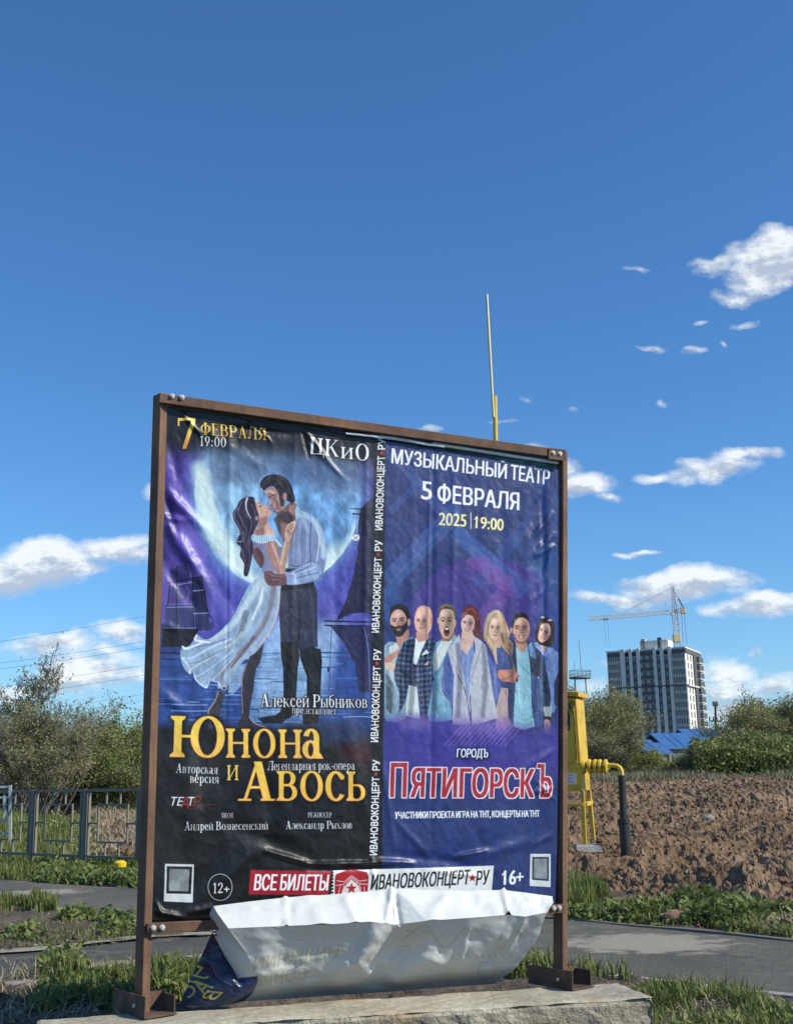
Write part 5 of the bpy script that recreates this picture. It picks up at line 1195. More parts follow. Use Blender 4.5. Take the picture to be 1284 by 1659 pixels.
# corner plate upper right
MB().prism([bp_(888, 725.5, .055), bp_(915, 729, .055), bp_(916, 747, .055), bp_(888, 743.5, .055)], NB * .004).build('corner_plate', M_RUSTD, BB)
bolt = None
for (px_, py_) in ((279, 642), (295, 644), (895, 734), (906, 735.5), (248.5, 1503), (263, 1502.5), (896, 1471), (905, 1470.5)):
    c = bp_(px_, py_, .054 if px_ > 880 and py_ < 800 else .053); mb = MB()
    c2 = c + NB * .004
    mb.tube([c - NB * .0, c + NB * .006], .0145, 12); mb.tube([c + NB * .006, c + NB * .013, c + NB * .0135], [.0100, .0098, .0085], 6)
    mb.build('bolt', M_BOLT, BB, True)
# feet: upturned channels that run from front to back
CD = np.array([.62, -.78, 0.0]); CP = np.array([.78, .62, 0.0])
for (p0, q) in ((bl, 0), (br, 1)):
    zt = float(slab_top(p0[0], p0[1])); c = np.array([p0[0], p0[1], zt + .002])
    mb = MB(); L0, L1 = (-.19, .15)
    ctr = c + CD * (L0 + L1) / 2 + CP * .03
    mb.box(ctr + DZ * .004, (L1 - L0, .17, .008), (CD, CP, DZ))
    mb.build('foot_web', M_RUSTD, BB, bevel=.001)
    MB().box(ctr - CP * .085 + DZ * .05, (L1 - L0, .008, .10), (CD, CP, DZ)).build('foot_flange', M_RUSTD, BB, bevel=.001)
    MB().box(ctr + CP * .085 + DZ * .043, (L1 - L0 - .05, .008, .086), (CD, CP, DZ)).build('foot_flange', M_RUSTD, BB, bevel=.001)
    MB().prism([c + DU * .03 - NB * .0 + DZ * .008, c + DU * .03 + DZ * .10, c + DU * .10 + DZ * .10], NB * .006).build('gusset', M_RUST, BB)
    MB().tube([ctr - CP * .09 + DZ * .05 + CD * .07, ctr - CP * .1 + DZ * .05 + CD * .07], .010, 6).build('bolt', M_BOLT, BB, True)
# ---- printed banner
im = to_image(cv, 'banner_print')
def banner_mat(name, im_, rough=.42, gain=.90):
    m = bpy.data.materials.new(name); m.use_nodes = True; t = NT(m.node_tree); p = t.n['Principled BSDF']
    ti = t.new('ShaderNodeTexImage'); ti.image = im_; ti.interpolation = 'Linear'
    uvn = t.new('ShaderNodeUVMap'); uvn.uv_map = 'uv'; t.l.new(uvn.outputs[0], ti.inputs[0])
    c = t.mix(1.0, ti.outputs[0], (gain, gain, gain, 1), 'MULTIPLY')
    v = t.new('ShaderNodeTexCoord').outputs['Object']
    dirt = t.ramp(t.noise(v, 2.2, 6, .7), [(.45, 0.0), (.8, .09)])
    c = t.mix(dirt, c, (.30, .29, .26, 1))
    t.set(p.inputs['Base Color'], c); t.set(p.inputs['Roughness'], t.math('MULTIPLY_ADD', t.noise(v, 5, 3), .2, rough - .1))
    p.inputs['Specular IOR Level'].default_value = .5
    bp = t.new('ShaderNodeBump', {'Strength': .5, 'Distance': .0025})
    g = t.math('ADD', t.noise(v, 45, 3, .6), t.noise(t.vmath('MULTIPLY', v, (30, 30, 5)), 1.0, 3, .6))
    t.set(bp.inputs['Height'], g); t.l.new(bp.outputs[0], p.inputs['Normal'])
    return m
def creases(px_list):
    o = []
    for (pa, pb, wd, hg) in px_list:
        a = uv_(bp_(*pa)); b = uv_(bp_(*pb)); o.append((a, b, wd, hg))
    return o
CRE = creases([
    # (pixel a, pixel b, width m, height m)
    ((292, 668), (330, 712), .012, .010), ((400, 684), (420, 705), .010, .009), ((418, 690), (440, 720), .010, .008), ((405, 680), (412, 700), .008, -.008),
    ((490, 695), (545, 765), .013, .010), ((500, 722), (560, 780), .014, .006), ((488, 695), (500, 745), .010, -.007), ((430, 760), (300, 680), .03, .006), ((345, 690), (480, 705), .018, -.010),
    ((262, 790), (330, 860), .030, .020), ((262, 790), (290, 880), .022, -.012), ((264, 838), (340, 960), .036, .020), ((264, 838), (300, 845), .018, .010), ((255, 1120), (300, 1150), .03, .012), ((258, 1010), (290, 1020), .02, .008),
    ((255, 900), (320, 990), .035, -.012), ((262, 700), (300, 800), .03, -.008),
    ((368, 860), (366, 1180), .006, -.004), ((372, 700), (370, 1000), .02, .006), ((476, 720), (470, 1160), .02, .004), ((540, 780), (545, 1120), .03, -.006), ((592, 720), (590, 1150), .02, .006),
    ((695, 740), (690, 1180), .008, .006), ((700, 740), (696, 1380), .02, -.006), ((668, 745), (664, 1250), .03, .004), ((735, 750), (730, 1120), .02, .004), ((810, 780), (822, 1300), .04, -.006), ((850, 790), (862, 1200), .04, .008), ((878, 770), (880, 1150), .02, -.010),
    ((892, 832), (862, 872), .018, .012), ((894, 866), (858, 905), .02, .013), ((893, 884), (868, 902), .014, .012), ((894, 886), (872, 960), .02, .010), ((893, 945), (860, 975), .016, .007), ((894, 1215), (850, 1245), .02, .010), ((892, 1276), (860, 1285), .014, .010), ((894, 1350), (860, 1370), .016, .006), ((880, 800), (850, 870), .04, -.010),
    ((430, 1378), (500, 1398), .016, .020), ((495, 1399), (640, 1397), .011, .022), ((500, 1408), (620, 1405), .014, -.010), ((600, 1392), (670, 1398), .014, .016), ((735, 1388), (785, 1377), .012, .018), ((640, 1385), (770, 1400), .03, -.010), ((750, 1395), (860, 1360), .03, .010),
    ((420, 1370), (300, 1480), .04, .010), ((250, 1475), (300, 1486), .014, .016), ((252, 1460), (262, 1484), .012, .014), ((300, 1478), (345, 1470), .02, .012), ((380, 1340), (500, 1390), .05, -.012), ((618, 1240), (640, 1395), .02, .006),
    ((640, 1330), (700, 1395), .02, .006), ((870, 1268), (900, 1300), .01, .006), ((700, 1410), (780, 1420), .014, .006), ((600, 1405), (615, 1450), .012, .008),
    ((300, 1180), (320, 1390), .05, .010), ((430, 1250), (440, 1360), .05, -.008), ((560, 1160), (590, 1330), .04, .008)])
def poster():
    nu, nv = 330, 390
    TOPX = [(271, 659), (330, 667), (440, 682), (500, 690), (600, 708), (622, 715), (700, 728), (800, 744), (904, 762)]
    BOTX = [(247, 1490), (300, 1489), (343, 1487), (430, 1482), (600, 1472), (760, 1470), (897, 1466)]
    tx = np.array([p[0] for p in TOPX]); ty = np.array([p[1] for p in TOPX]); bx = np.array([p[0] for p in BOTX]); by = np.array([p[1] for p in BOTX])
    LX = [(271, 659), (268, 760), (263, 850), (261, 1000), (256, 1150), (252, 1300), (247, 1400), (247, 1490)]
    RX = [(904, 762), (905, 830), (904, 880), (904, 950), (904, 1100), (902, 1250), (900, 1380), (897, 1466)]
    V = []; UV = []
    S = np.linspace(0, 1, nu + 1); T = np.linspace(0, 1, nv + 1)
    top = [uv_(bp_(271 + (904 - 271) * s, np.interp(271 + (904 - 271) * s, tx, ty))) for s in S]
    bot = [uv_(bp_(247 + (897 - 247) * s, np.interp(247 + (897 - 247) * s, bx, by))) for s in S]
    def edge(E):
        ey = np.array([e[1] for e in E], float); ex = np.array([e[0] for e in E], float); yy = ey[0] + (ey[-1] - ey[0]) * T
        return [uv_(bp_(np.interp(y, ey, ex), y)) for y in yy]
    lf, rt = edge(LX), edge(RX)
    top, bot, lf, rt = map(np.array, (top, bot, lf, rt))
    s = S[None, :, None]; t = T[:, None, None]
    P = (1 - t) * top[None] + t * bot[None] + (1 - s) * lf[:, None] + s * rt[:, None] - ((1 - s) * (1 - t) * top[0] + s * (1 - t) * top[-1] + (1 - s) * t * bot[0] + s * t * bot[-1])
    u, v = P[..., 0], P[..., 1]
    h = .004 * (fbm(u * 3.2, v * 1.1, 3, 3) - .5) * 4 + .0022 * (fbm(u * 16, v * 9, 3, 9) - .5) * 2 + .0012 * (fbm(u * 40, v * 30, 2, 12) - .5) * 2
    for (a, b, wd, hg) in CRE:
        d = b - a; L = d @ d; q = ((u - a[0]) * d[0] + (v - a[1]) * d[1]) / L; qc = np.clip(q, 0, 1)
        wob = .35 * wd * (fbm(u * 30, v * 30, 2, 77) - .5)
        ds = np.hypot(u - a[0] - qc * d[0], v - a[1] - qc * d[1]) + wob
        env = np.sin(np.pi * np.clip(qc * .86 + .1, 0, 1)) ** .7
        h += hg * np.exp(-(ds / wd) ** 2 * 1.2) * env
    # held at the edges
    e = np.minimum(np.minimum(S[None, :] * 40, (1 - S[None, :]) * 40), 1.0); h = h * (.35 + .65 * e)
    X = A0[None, None] + u[..., None] * DU + v[..., None] * ZB + (h + .012)[..., None] * NB
    UV = np.stack([(u - U0) / TW, (v - V0) / TH], -1)
    i = np.arange(nv)[:, None] * (nu + 1) + np.arange(nu)[None, :]
    F = np.stack([i, i + nu + 1, i + nu + 2, i + 1], -1).reshape(-1, 4)
    me = mesh_np('poster', X.reshape(-1, 3), F, banner_mat('banner_vinyl', im), True, UV.reshape(-1, 2))
    return link('poster', me, BB)
poster()
# dark backing sheet and the remains of older banners behind the poster
M_BACK = mat('old_dark_vinyl', (.012, .016, .03), (.02, .03, .06), 3, .45, bump=.01, bscale=6)
MB().prism([bp_(266, 652, -.03), bp_(908, 740, -.03), bp_(902, 1474, -.03), bp_(242, 1497, -.03)], -NB * .003).build('backing_sheet', M_BACK, BB)
M_TEAL = mat('teal_vinyl', (.012, .06, .07), (.03, .16, .22), 9, .4, bump=.02, bscale=10, c3=(.01, .04, .04))
def strip(name, A, B, m, n=60, amp=.012, k=5, off0=.0, seed=1):
    A = np.array(A, float); B = np.array(B, float); V = []
    for i in range(n + 1):
        s = i / n; ia = np.interp(s, np.linspace(0, 1, len(A)), A[:, 0]), np.interp(s, np.linspace(0, 1, len(A)), A[:, 1])
        ib = np.interp(s, np.linspace(0, 1, len(B)), B[:, 0]), np.interp(s, np.linspace(0, 1, len(B)), B[:, 1])
        for j in range(k + 1):
            t = j / k; q = (ia[0] * (1 - t) + ib[0] * t, ia[1] * (1 - t) + ib[1] * t)
            f = float(fbm(np.array([s * 14 + seed]), np.array([t * 2.0]), 3, seed)[0]) - .5
            V.append(bp_(*q, off0 + amp * f * 2 + amp * math.sin(t * math.pi)))
    F = [(i * (k + 1) + j, i * (k + 1) + j + 1, (i + 1) * (k + 1) + j + 1, (i + 1) * (k + 1) + j) for i in range(n) for j in range(k)]
    return link(name, mesh_np(name, V, F, m, True), BB)
strip('old_banner_edge', [(600, 696), (700, 708), (800, 724), (902, 742)], [(600, 712), (700, 726), (800, 748), (902, 764)], M_TEAL, off0=-.012)
M_BLKV = mat('black_vinyl', (.014, .016, .02), (.03, .034, .04), 6, .32, bump=.01, bscale=14)
strip('folded_hem', [(272, 652), (360, 664), (460, 680), (600, 700)], [(274, 664), (360, 676), (460, 690), (600, 716)], M_BLKV, off0=.004, amp=.02, seed=5)
M_SIL = mat('pale_vinyl', (.55, .60, .64), (.70, .74, .76), 8, .4)
strip('pale_hem', [(560, 700), (640, 708), (720, 722)], [(560, 704), (640, 713), (720, 726)], M_SIL, off0=.03, amp=.006, seed=8)
M_WROD = mat('white_plastic', (.72, .76, .76), (.62, .66, .66), 8, .4)
MB().tube([bp_(700, 719, .02), bp_(760, 728, .021), bp_(830, 739, .02), bp_(903, 750, .02)], .0095, 10).build('white_rod', M_WROD, BB, True)
# ================================================================== torn banner hanging below
FX0, FY0, FW, FHt = 335, 1430, 570, 205
cf = Canvas(FW * 2, FHt * 2, np.array([[2, 0, -2 * FX0], [0, 2, -2 * FY0], [0, 0, 1.0]]), (222, 226, 224))
def back_art():
    cf.view(0, 0, 1); g = (200, 200, 176)
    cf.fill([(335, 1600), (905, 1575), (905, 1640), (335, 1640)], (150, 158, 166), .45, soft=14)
    for (t, a, b, c) in (('ИИНЖКИН', (410, 1573), (547, 1553), (414, 1551)), ('ЬЯНОЭ', (412, 1601), (498, 1589), (414, 1580))):
        sans_text(cf, t, a, b, c, g, bold=(3, 2), alpha=.9)
    cf.stroke([(655, 1525), (690, 1500), (720, 1535), (760, 1500), (790, 1525), (830, 1505), (850, 1520)], 5, (196, 198, 190), .55, soft=2)
    for i, x in enumerate(range(705, 860, 12)): cf.stroke([(x, 1545), (x + 4, 1552 - i * .2)], 2.5, (176, 180, 178), .5)
    cf.stroke([(788, 1572), (812, 1566)], 3, g, .7); cf.stroke([(800, 1560), (800, 1582)], 3, g, .7); cf.stroke(ell(785, 1572, 12, 14, 0, 60, 300, 12), 3, (170, 176, 176), .6)
    rr = random.Random(2)
    for i in range(50):
        x, y = rr.uniform(350, 890), rr.uniform(1500, 1610); cf.stroke([(x, y), (x + rr.uniform(-18, 18), y + rr.uniform(-5, 8))], rr.uniform(.6, 1.6), (150, 152, 146), .4)
back_art()
BX0, BY0 = 280, 1500
cb = Canvas(150 * 4, 140 * 4, np.array([[4, 0, -4 * BX0], [0, 4, -4 * BY0], [0, 0, 1.0]]), (30, 36, 74))
def blue_art():
    rr = random.Random(5); cb.view(0, 0, 1)
    cb.fill([(280, 1590), (430, 1590), (430, 1640), (280, 1640)], (34, 66, 108), .8, soft=12)
    for i in range(40):
        x, y = rr.uniform(285, 425), rr.uniform(1505, 1635); cb.fill(smooth([(x + rr.uniform(-9, 9), y + rr.uniform(-7, 7)) for _ in range(5)]), rr.choice([(52, 56, 110), (24, 28, 60), (40, 80, 120), (70, 70, 130)]), .3, soft=2)
    yl = (222, 206, 92)
    # large yellow letters, upside down along the fold
    for ch, a, b, c in (('В', (358, 1604), (347, 1618), (334, 1602)), ('А', (343, 1596), (329, 1610), (322, 1582)), ('Л', (336, 1580), (325, 1595), (312, 1574)), ('Е', (329, 1566), (318, 1580), (309, 1561)), ('С', (319, 1600), (308, 1618), (302, 1594))):
        sans_text(cb, ch, a, b, c, yl, bold=(4, 3))
    cb.stroke([(320, 1545), (340, 1560), (350, 1580), (372, 1592)], 1.2, (150, 160, 190), .6); cb.stroke([(300, 1605), (330, 1622), (345, 1628)], 1.2, (150, 160, 190), .6)
blue_art()
im_f = to_image(cf, 'banner_back_print'); im_b = to_image(cb, 'banner_front_print')
HB = empty('torn_banner', tuple(bp_(600, 1600, .05)), 'torn white backed banner folded and sagging below the two posters', 'banner')
def lerp_pl(E, t):
    E = np.array(E, float); q = np.linspace(0, 1, len(E)); return np.array([np.interp(t, q, E[:, k]) for k in range(E.shape[1])])
def cgrid(name, top, bot, lf, rt, nu, nv, fn, m, ox, oy, W_, H_, parent):
    """surface between four edge curves; each edge point is (px, py, offset from the poster plane)"""
    V = []; UV = []
    c00, c10, c01, c11 = np.array(top[0]), np.array(top[-1]), np.array(bot[0]), np.array(bot[-1])
    for j in range(nv + 1):
        t = j / nv; L = lerp_pl(lf, t); Rr = lerp_pl(rt, t)
        for i in range(nu + 1):
            s = i / nu; q = (1 - t) * lerp_pl(top, s) + t * lerp_pl(bot, s) + (1 - s) * L + s * Rr - ((1 - s) * (1 - t) * c00 + s * (1 - t) * c10 + (1 - s) * t * c01 + s * t * c11)
            P = bp_(q[0], q[1], q[2]); P = P + fn(s, t, q[0], q[1]); V.append(P); UV.append(((q[0] - ox) / W_, 1 - (q[1] - oy) / H_))
    i = np.arange(nv)[:, None] * (nu + 1) + np.arange(nu)[None, :]
    F = np.stack([i, i + nu + 1, i + nu + 2, i + 1], -1).reshape(-1, 4)
    me = mesh_np(name, V, F, m, True, UV); o = link(name, me, parent)
    return o
FOLD = [(370, 1504, .20), (461, 1500, .20), (540, 1497, .21), (600, 1493, .21), (640, 1498, .16), (690, 1492, .21), (760, 1487, .21), (822, 1482, .18), (850, 1485, .20), (884, 1478, .17)]
TOPE = [(346, 1468, .055), (400, 1461, .06), (461, 1454, .06), (540, 1449, .06), (620, 1442, .06), (634, 1439, .06), (720, 1443, .06), (815, 1442, .06), (850, 1446, .06), (894, 1452, .06)]
def ridges(lst, x, y):
    h = 0
    for (ax, ay, bx, by, wd, hg) in lst:
        dx, dy = bx - ax, by - ay; q = max(0, min(1, ((x - ax) * dx + (y - ay) * dy) / (dx * dx + dy * dy)))
        h += hg * math.exp(-(math.hypot(x - ax - q * dx, y - ay - q * dy) / wd) ** 2)
    return h
RR = [(634, 1440, 626, 1492, 3.5, .018), (640, 1442, 650, 1512, 3, -.018), (815, 1442, 826, 1500, 3, .02), (824, 1485, 832, 1500, 3, .02), (462, 1454, 463, 1500, 3, .014), (468, 1470, 455, 1500, 8, -.01), (500, 1460, 520, 1495, 12, .008), (600, 1455, 620, 1480, 10, -.008),
      (560, 1455, 575, 1492, 6, .008), (720, 1455, 700, 1485, 10, .01), (760, 1452, 790, 1478, 10, -.010), (870, 1460, 884, 1476, 7, -.014)]
def roof_fn(s, t, x, y):
    n = float(fbm(np.array([x * .05]), np.array([y * .07]), 3, 5)[0]) - .5
    n -= .5 * abs(float(fbm(np.array([x * .09 + y * .05]), np.array([y * .12 - x * .03]), 3, 25)[0]) - .5)
    return (DZ * .8 + NB * .4) * (ridges(RR, x, y) + n * .018 * math.sin(math.pi * t))
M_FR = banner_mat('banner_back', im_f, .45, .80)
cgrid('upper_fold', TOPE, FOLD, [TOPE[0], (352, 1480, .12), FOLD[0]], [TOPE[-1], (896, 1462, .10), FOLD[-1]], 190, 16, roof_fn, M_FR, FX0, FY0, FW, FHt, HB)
BOT = [(396, 1622, -.06), (480, 1617, -.12), (560, 1611, -.14), (600, 1609, -.15), (640, 1606, -.16), (675, 1603, -.16), (740, 1598, -.17), (800, 1594, -.17)]
BOT = [(a_, b_, c_ - .05) for (a_, b_, c_) in BOT]
RF = [(700, 1500, 640, 1560, 2.5, .010), (760, 1505, 735, 1590, 3, .010), (520, 1510, 470, 1600, 3, .008), (590, 1500, 560, 1590, 4, -.012), (850, 1495, 800, 1585, 3, .010), (610, 1570, 590, 1585, 3, .012), (440, 1520, 560, 1540, 3, .004), (620, 1496, 540, 1608, 16, .045), (655, 1520, 612, 1600, 22, -.05), (640, 1500, 650, 1516, 4, .02), (600, 1575, 580, 1600, 8, .02), (470, 1560, 530, 1550, 5, .006), (820, 1500, 740, 1580, 22, .03), (860, 1500, 800, 1560, 12, -.03), (700, 1560, 640, 1590, 20, .03), (420, 1520, 440, 1600, 20, .02), (640, 1590, 690, 1604, 8, .03), (560, 1545, 585, 1580, 3, -.01), (480, 1590, 560, 1580, 3, -.006)]
def front_fn(s, t, x, y):
    n = float(fbm(np.array([x * .03]), np.array([y * .05]), 3, 15)[0]) - .5
    n += .35 * abs(float(fbm(np.array([x * .035 + y * .03]), np.array([y * .045 - x * .02]), 3, 35)[0]) - .5)
    e = math.sin(math.pi * min(1, t + .08)) if t > .4 else math.sin(math.pi * min(1, t + .08))
    return NB * ((ridges(RF, x, y) + n * .03) * max(0, e) - .03 * math.sin(math.pi * t) * (1 - s) )
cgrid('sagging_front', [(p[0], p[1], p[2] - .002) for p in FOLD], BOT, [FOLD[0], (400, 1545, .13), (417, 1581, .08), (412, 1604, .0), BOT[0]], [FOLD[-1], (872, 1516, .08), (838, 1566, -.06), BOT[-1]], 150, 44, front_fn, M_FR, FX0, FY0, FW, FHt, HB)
cgrid('lining_strip', [(345, 1468, .055), (352, 1480, .12), FOLD[0]], [(385, 1583, .02), (400, 1582, .05), (417, 1581, .082)], [(345, 1468, .055), (339, 1482, .03), (350, 1510, .0), (362, 1545, -.01), (385, 1583, .02)], [FOLD[0], (400, 1545, .132), (417, 1581, .082)], 14, 30,
      lambda s, t, x, y: NB * (.02 * math.sin(math.pi * s) + .012 * math.sin(t * 11) * math.sin(math.pi * s) * t), M_FR, FX0, FY0, FW, FHt, HB)
cgrid('printed_corner', [(344, 1510, -.02), (362, 1545, -.03), (385, 1584, .0), (417, 1582, .08)], [(290, 1628, -.10), (330, 1632, -.02), (370, 1628, -.02), (396, 1622, -.05)], [(344, 1510, -.02), (318, 1568, -.09), (290, 1628, -.10)], [(417, 1582, .08), (417, 1592, .06), (410, 1608, .0), (396, 1622, -.05)], 40, 36,
      lambda s, t, x, y: NB * (.07 * math.sin(math.pi * s) * math.sin(math.pi * min(1, t * .9 + .1)) + .012 * (float(fbm(np.array([x * .12]), np.array([y * .12]), 2, 8)[0]) - .5)), banner_mat('banner_front', im_b, .3, .7), BX0, BY0, 150, 140, HB)
# ================================================================== green railing on the left
M_GRN = mat('grey_green_paint', (.17, .15, .11), (.21, .185, .14), 6, .6, bump=.002, bscale=40, c3=(.18, .175, .135))
F1 = np.array([-5.22, 19.93]); F2 = np.array([-4.09, 19.04]); FD = (F2 - F1); FL = np.linalg.norm(FD); FD = FD / FL
def fpt(u, z): return np.array([F1[0] + FD[0] * u, F1[1] + FD[1] * u, z])
FN = np.array([-FD[1], FD[0], 0])
RAIL = empty('railing', tuple(fpt(-3, .0)), 'low grey-green metal railing with square key pattern panels beside the path', 'railing')
Z0, Z1 = .22, 1.27
_bars = {}
def fbar(a, b, w_=.028, name='bar', parent=RAIL, m=M_GRN):
    o = MB().beam(a, b, w_, w_, up=tuple(FN)).build(name, m, parent); return o
for k in range(-5, 4):
    u0 = k * FL
    g0 = float(gz(*fpt(u0, 0)[:2]))
    fbar(fpt(u0, g0 - .1), fpt(u0, Z1 + .02), .07, 'post')
    if k == 3: break
    a, b = u0 + .10, u0 + FL - .10; W_ = b - a; H_ = Z1 - Z0
    fbar(fpt(u0 + .035, Z1), fpt(u0 + FL - .035, Z1), .045, 'rail'); fbar(fpt(u0 + .035, Z0), fpt(u0 + FL - .035, Z0), .045, 'rail')
    fbar(fpt(a, Z0 + .023), fpt(a, Z1 - .023), .04); fbar(fpt(b, Z0 + .023), fpt(b, Z1 - .023), .04)
    q0, q1, h0, h1 = a + W_ * .20, b - W_ * .20, Z0 + H_ * .22, Z1 - H_ * .22
    for x_ in (a + W_ * .36, b - W_ * .36):
        fbar(fpt(x_, Z1 - .023), fpt(x_, h1 + .017)); fbar(fpt(x_, Z0 + .023), fpt(x_, h0 - .017))
    fbar(fpt(q0 - .017, h1), fpt(q1 + .017, h1)); fbar(fpt(q0 - .017, h0), fpt(q1 + .017, h0))
    fbar(fpt(q0, h0 + .018), fpt(q0, h1 - .018)); fbar(fpt(q1, h0 + .018), fpt(q1, h1 - .018))
    hm = (Z0 + Z1) / 2; fbar(fpt(a + .02, hm), fpt(q0 - .018, hm)); fbar(fpt(q1 + .018, hm), fpt(b - .02, hm))
# pale end frame of another railing at the left border
M_PAL = mat('pale_grey_paint', (.30, .36, .34), (.38, .43, .41), 6, .5)
PR = empty('railing', tuple(pt(-20, 1340, 21.5)), 'pale grey end frame of a second railing standing behind the green one', 'railing')
def ppx(x, y, Y=21.2): return pt(x, y, Y)
for (a, b) in (((-70, 1275), (17, 1275)), ((-70, 1293), (14, 1292)), ((-70, 1353), (17, 1350)), ((-60, 1330), (8, 1329))):
    MB().beam(ppx(*a), ppx(*b), .04).build('rail', M_PAL, PR)
for (a, b) in (((17, 1272), (17, 1362)), ((8, 1290), (8, 1331)), ((-60, 1272), (-60, 1362))):
    MB().beam(ppx(a[0], a[1], 21.17), ppx(b[0], b[1], 21.17), .045).build('post', M_PAL, PR)
# ================================================================== gas cabinet, its pipe and vent
M_YEL = mat('yellow_paint', (.45, .28, .03), (.62, .40, .03), 3, .45, c3=(.66, .43, .035), bump=.0015, bscale=30)
M_YELP = mat('yellow_pipe_paint', (.60, .40, .03), (.66, .46, .06), 5, .42, bump=.002, bscale=30)
GY = 17.2
def gpx(x, y, Y=GY): return pt(x, y, Y)
GD = np.array([.94, -.34, 0]); GNn = np.array([-.34, -.94, 0])   # along the cabinet's front, towards the viewer
c0 = gpx(940, 1368); zg = float(fz(c0[0], c0[1]))
def g3(x, y, back=0.0):
    """point on the cabinet's front plane seen at (x, y)"""
    P = onplane(gpx(935, 1250), GNn, x, y); return P - GNn * back
CABT = empty('gas_cabinet', tuple(g3(880, 1368)), 'tall yellow gas regulator cabinet on legs behind the right post of the billboard', 'gas cabinet')
tlc, trc, brc, blc = g3(845, 1128), g3(933, 1130), g3(944, 1282), g3(852, 1282)
MB().prism([tlc, trc, brc, blc], -GNn * .55).build('body', M_YEL, CABT, bevel=.012)
rl = [g3(838, 1118, -.06), g3(938, 1121, -.06), g3(938, 1129, -.06), g3(838, 1126, -.06)]
MB().prism(rl, -GNn * .68).build('roof', M_YEL, CABT, bevel=.008)
# doors and recess lines
M_DKL = mat('dark_seam', (.05, .035, .01), (.03, .02, .01), 5, .7)
def seam(pts, w_=.012, name='graffiti_line', m=None, parent=CABT, off_=.006):
    P = [g3(x, y, -off_) for x, y in pts]; mb = MB()
    for a, b in zip(P[:-1], P[1:]): mb.beam(a, b, w_, .004, up=tuple(GNn))
    return mb.build(name, m or M_DKL, parent)
MB().prism([g3(850, 1136, -.004), g3(929, 1138, -.004), g3(935, 1236, -.004), g3(856, 1236, -.004)], GNn * .014).build('door', M_YEL, CABT, bevel=.004)
M_BLK = mat('black_spray', (.01, .01, .012), (.02, .02, .02), 5, .5)
seam([(919, 1155), (921, 1159), (920, 1176)], .02, m=M_BLK, off_=.022)
seam(scurve([(923, 1147), (924, 1138), (929, 1138), (929, 1143), (923, 1149), (922, 1140)], 4), .016, m=M_BLK, off_=.022)
seam(scurve([(919, 1182), (922, 1181), (922, 1160), (921, 1156), (919, 1153)], 4), .018, m=M_BLK, off_=.022)
seam(scurve([(919, 1153), (925, 1152), (929, 1158), (931, 1180), (934, 1232)], 5), .012, m=M_BLK, off_=.022)
M_WH = mat('paper', (.62, .62, .58), (.7, .7, .66), 6, .6)
MB().prism([g3(908, 1253, -.006), g3(932, 1253, -.006), g3(933, 1271, -.006), g3(909, 1271, -.006)], GNn * .006).build('notice', M_WH, CABT)
for (x, y) in ((921, 1256), (921, 1261), (921, 1266)): seam([(x - 6, y), (x + 7, y)], .010, 'notice_line', mat('faint_grey', (.35, .35, .35), (.3, .3, .3)), CABT, .014)
seam([(852, 1238), (941, 1238)], .03, 'middle_band', M_YEL, CABT, .0)
def gleg(x0, y0, x1, y1, back=0.0):
    a = g3(x0, y0, back); b = g3(x1, y1, back); b2 = b.copy(); 
    return MB().beam(a, b2, .055, .055, up=tuple(GNn)).build('leg', M_YEL, CABT, bevel=.004)
gleg(942, 1280, 946, 1368, .04); gleg(858, 1280, 862, 1368, .04); gleg(942, 1280, 950, 1364, .50); gleg(858, 1280, 866, 1364, .50)
MB().beam(g3(855, 1304, .03), g3(944, 1304, .03), .045, .07, up=tuple(GNn)).build('crossbar', M_YEL, CABT, bevel=.004)
MB().beam(g3(944, 1304, .03), g3(946, 1302, .52), .045, .06).build('crossbar', M_YEL, CABT, bevel=.004)
for (x, y) in ((923, 1112), (928, 1113)): MB().tube([g3(x, y + 6, .2), g3(x, y - 1, .2)], .02, 8).build('roof_bolt', M_BOLT, CABT, True)
pf = g3(944, 1370, .2)
for (xx, dx) in ((944, 0), (862, 0)):
    pf = g3(xx, 1372, .05); mb = MB(); mb.box(pf + np.array([.05, .05, -.03]), (.42, .36, .12), taper=.86)
    tag(mb.build('footing', M_CONC, None, bevel=.02), 'small concrete footing under the %s leg of the yellow cabinet' % ('right' if xx > 900 else 'left'), 'footing')
# pipe with three flanges, elbow and black riser
GP = empty('gas_pipe', tuple(g3(1008, 1380)), 'yellow gas pipe with three flanges bending down into a black sleeve in the soil', 'gas pipe')
PB = .1
pts = [g3(890, 1240, PB), g3(990, 1240, PB), g3(997, 1241, PB), g3(1001.5, 1244, PB), g3(1004, 1249, PB), g3(1004.5, 1258, PB)]
MB().tube([pts[0], pts[1]] + pts[2:], .033, 14).build('pipe_run', M_YELP, GP, True)
dv = pts[1] - pts[0]; dv /= np.linalg.norm(dv)
rx = g3(940, 1241, PB)
for xx in (938, 957, 974):
    c = g3(xx, 1242, PB)
    for s_ in (-.055, .028):
        MB().tube([c + dv * (s_ - .012), c + dv * s_, c + dv * (s_ + .03), c + dv * (s_ + .042)], [.07, .105, .105, .07], 20).build('flange', M_YELP, GP, True)
    for q in range(6):
        a = q * math.pi / 3 + .3; o_ = np.cross(dv, DZ) * math.cos(a) * .075 + DZ * math.sin(a) * .075
        MB().tube([c + o_ - dv * .075, c + o_ + dv * .075], .012, 6).build('stud', M_YELP, GP)
M_BLKP = mat('black_pipe_wrap', (.012, .013, .015), (.022, .023, .025), 4, .55, bump=.004, bscale=12)
a, b, c = g3(1004.5, 1256, PB), g3(1007.5, 1330, PB), g3(1013, 1392, PB)
MB().tube([a, b], .052, 14).build('riser', M_BLKP, GP, True)
MB().tube([b + DZ * .03, b + DZ * .02, c], [.06, .078, .078], 16).build('sleeve', M_BLKP, GP, True)
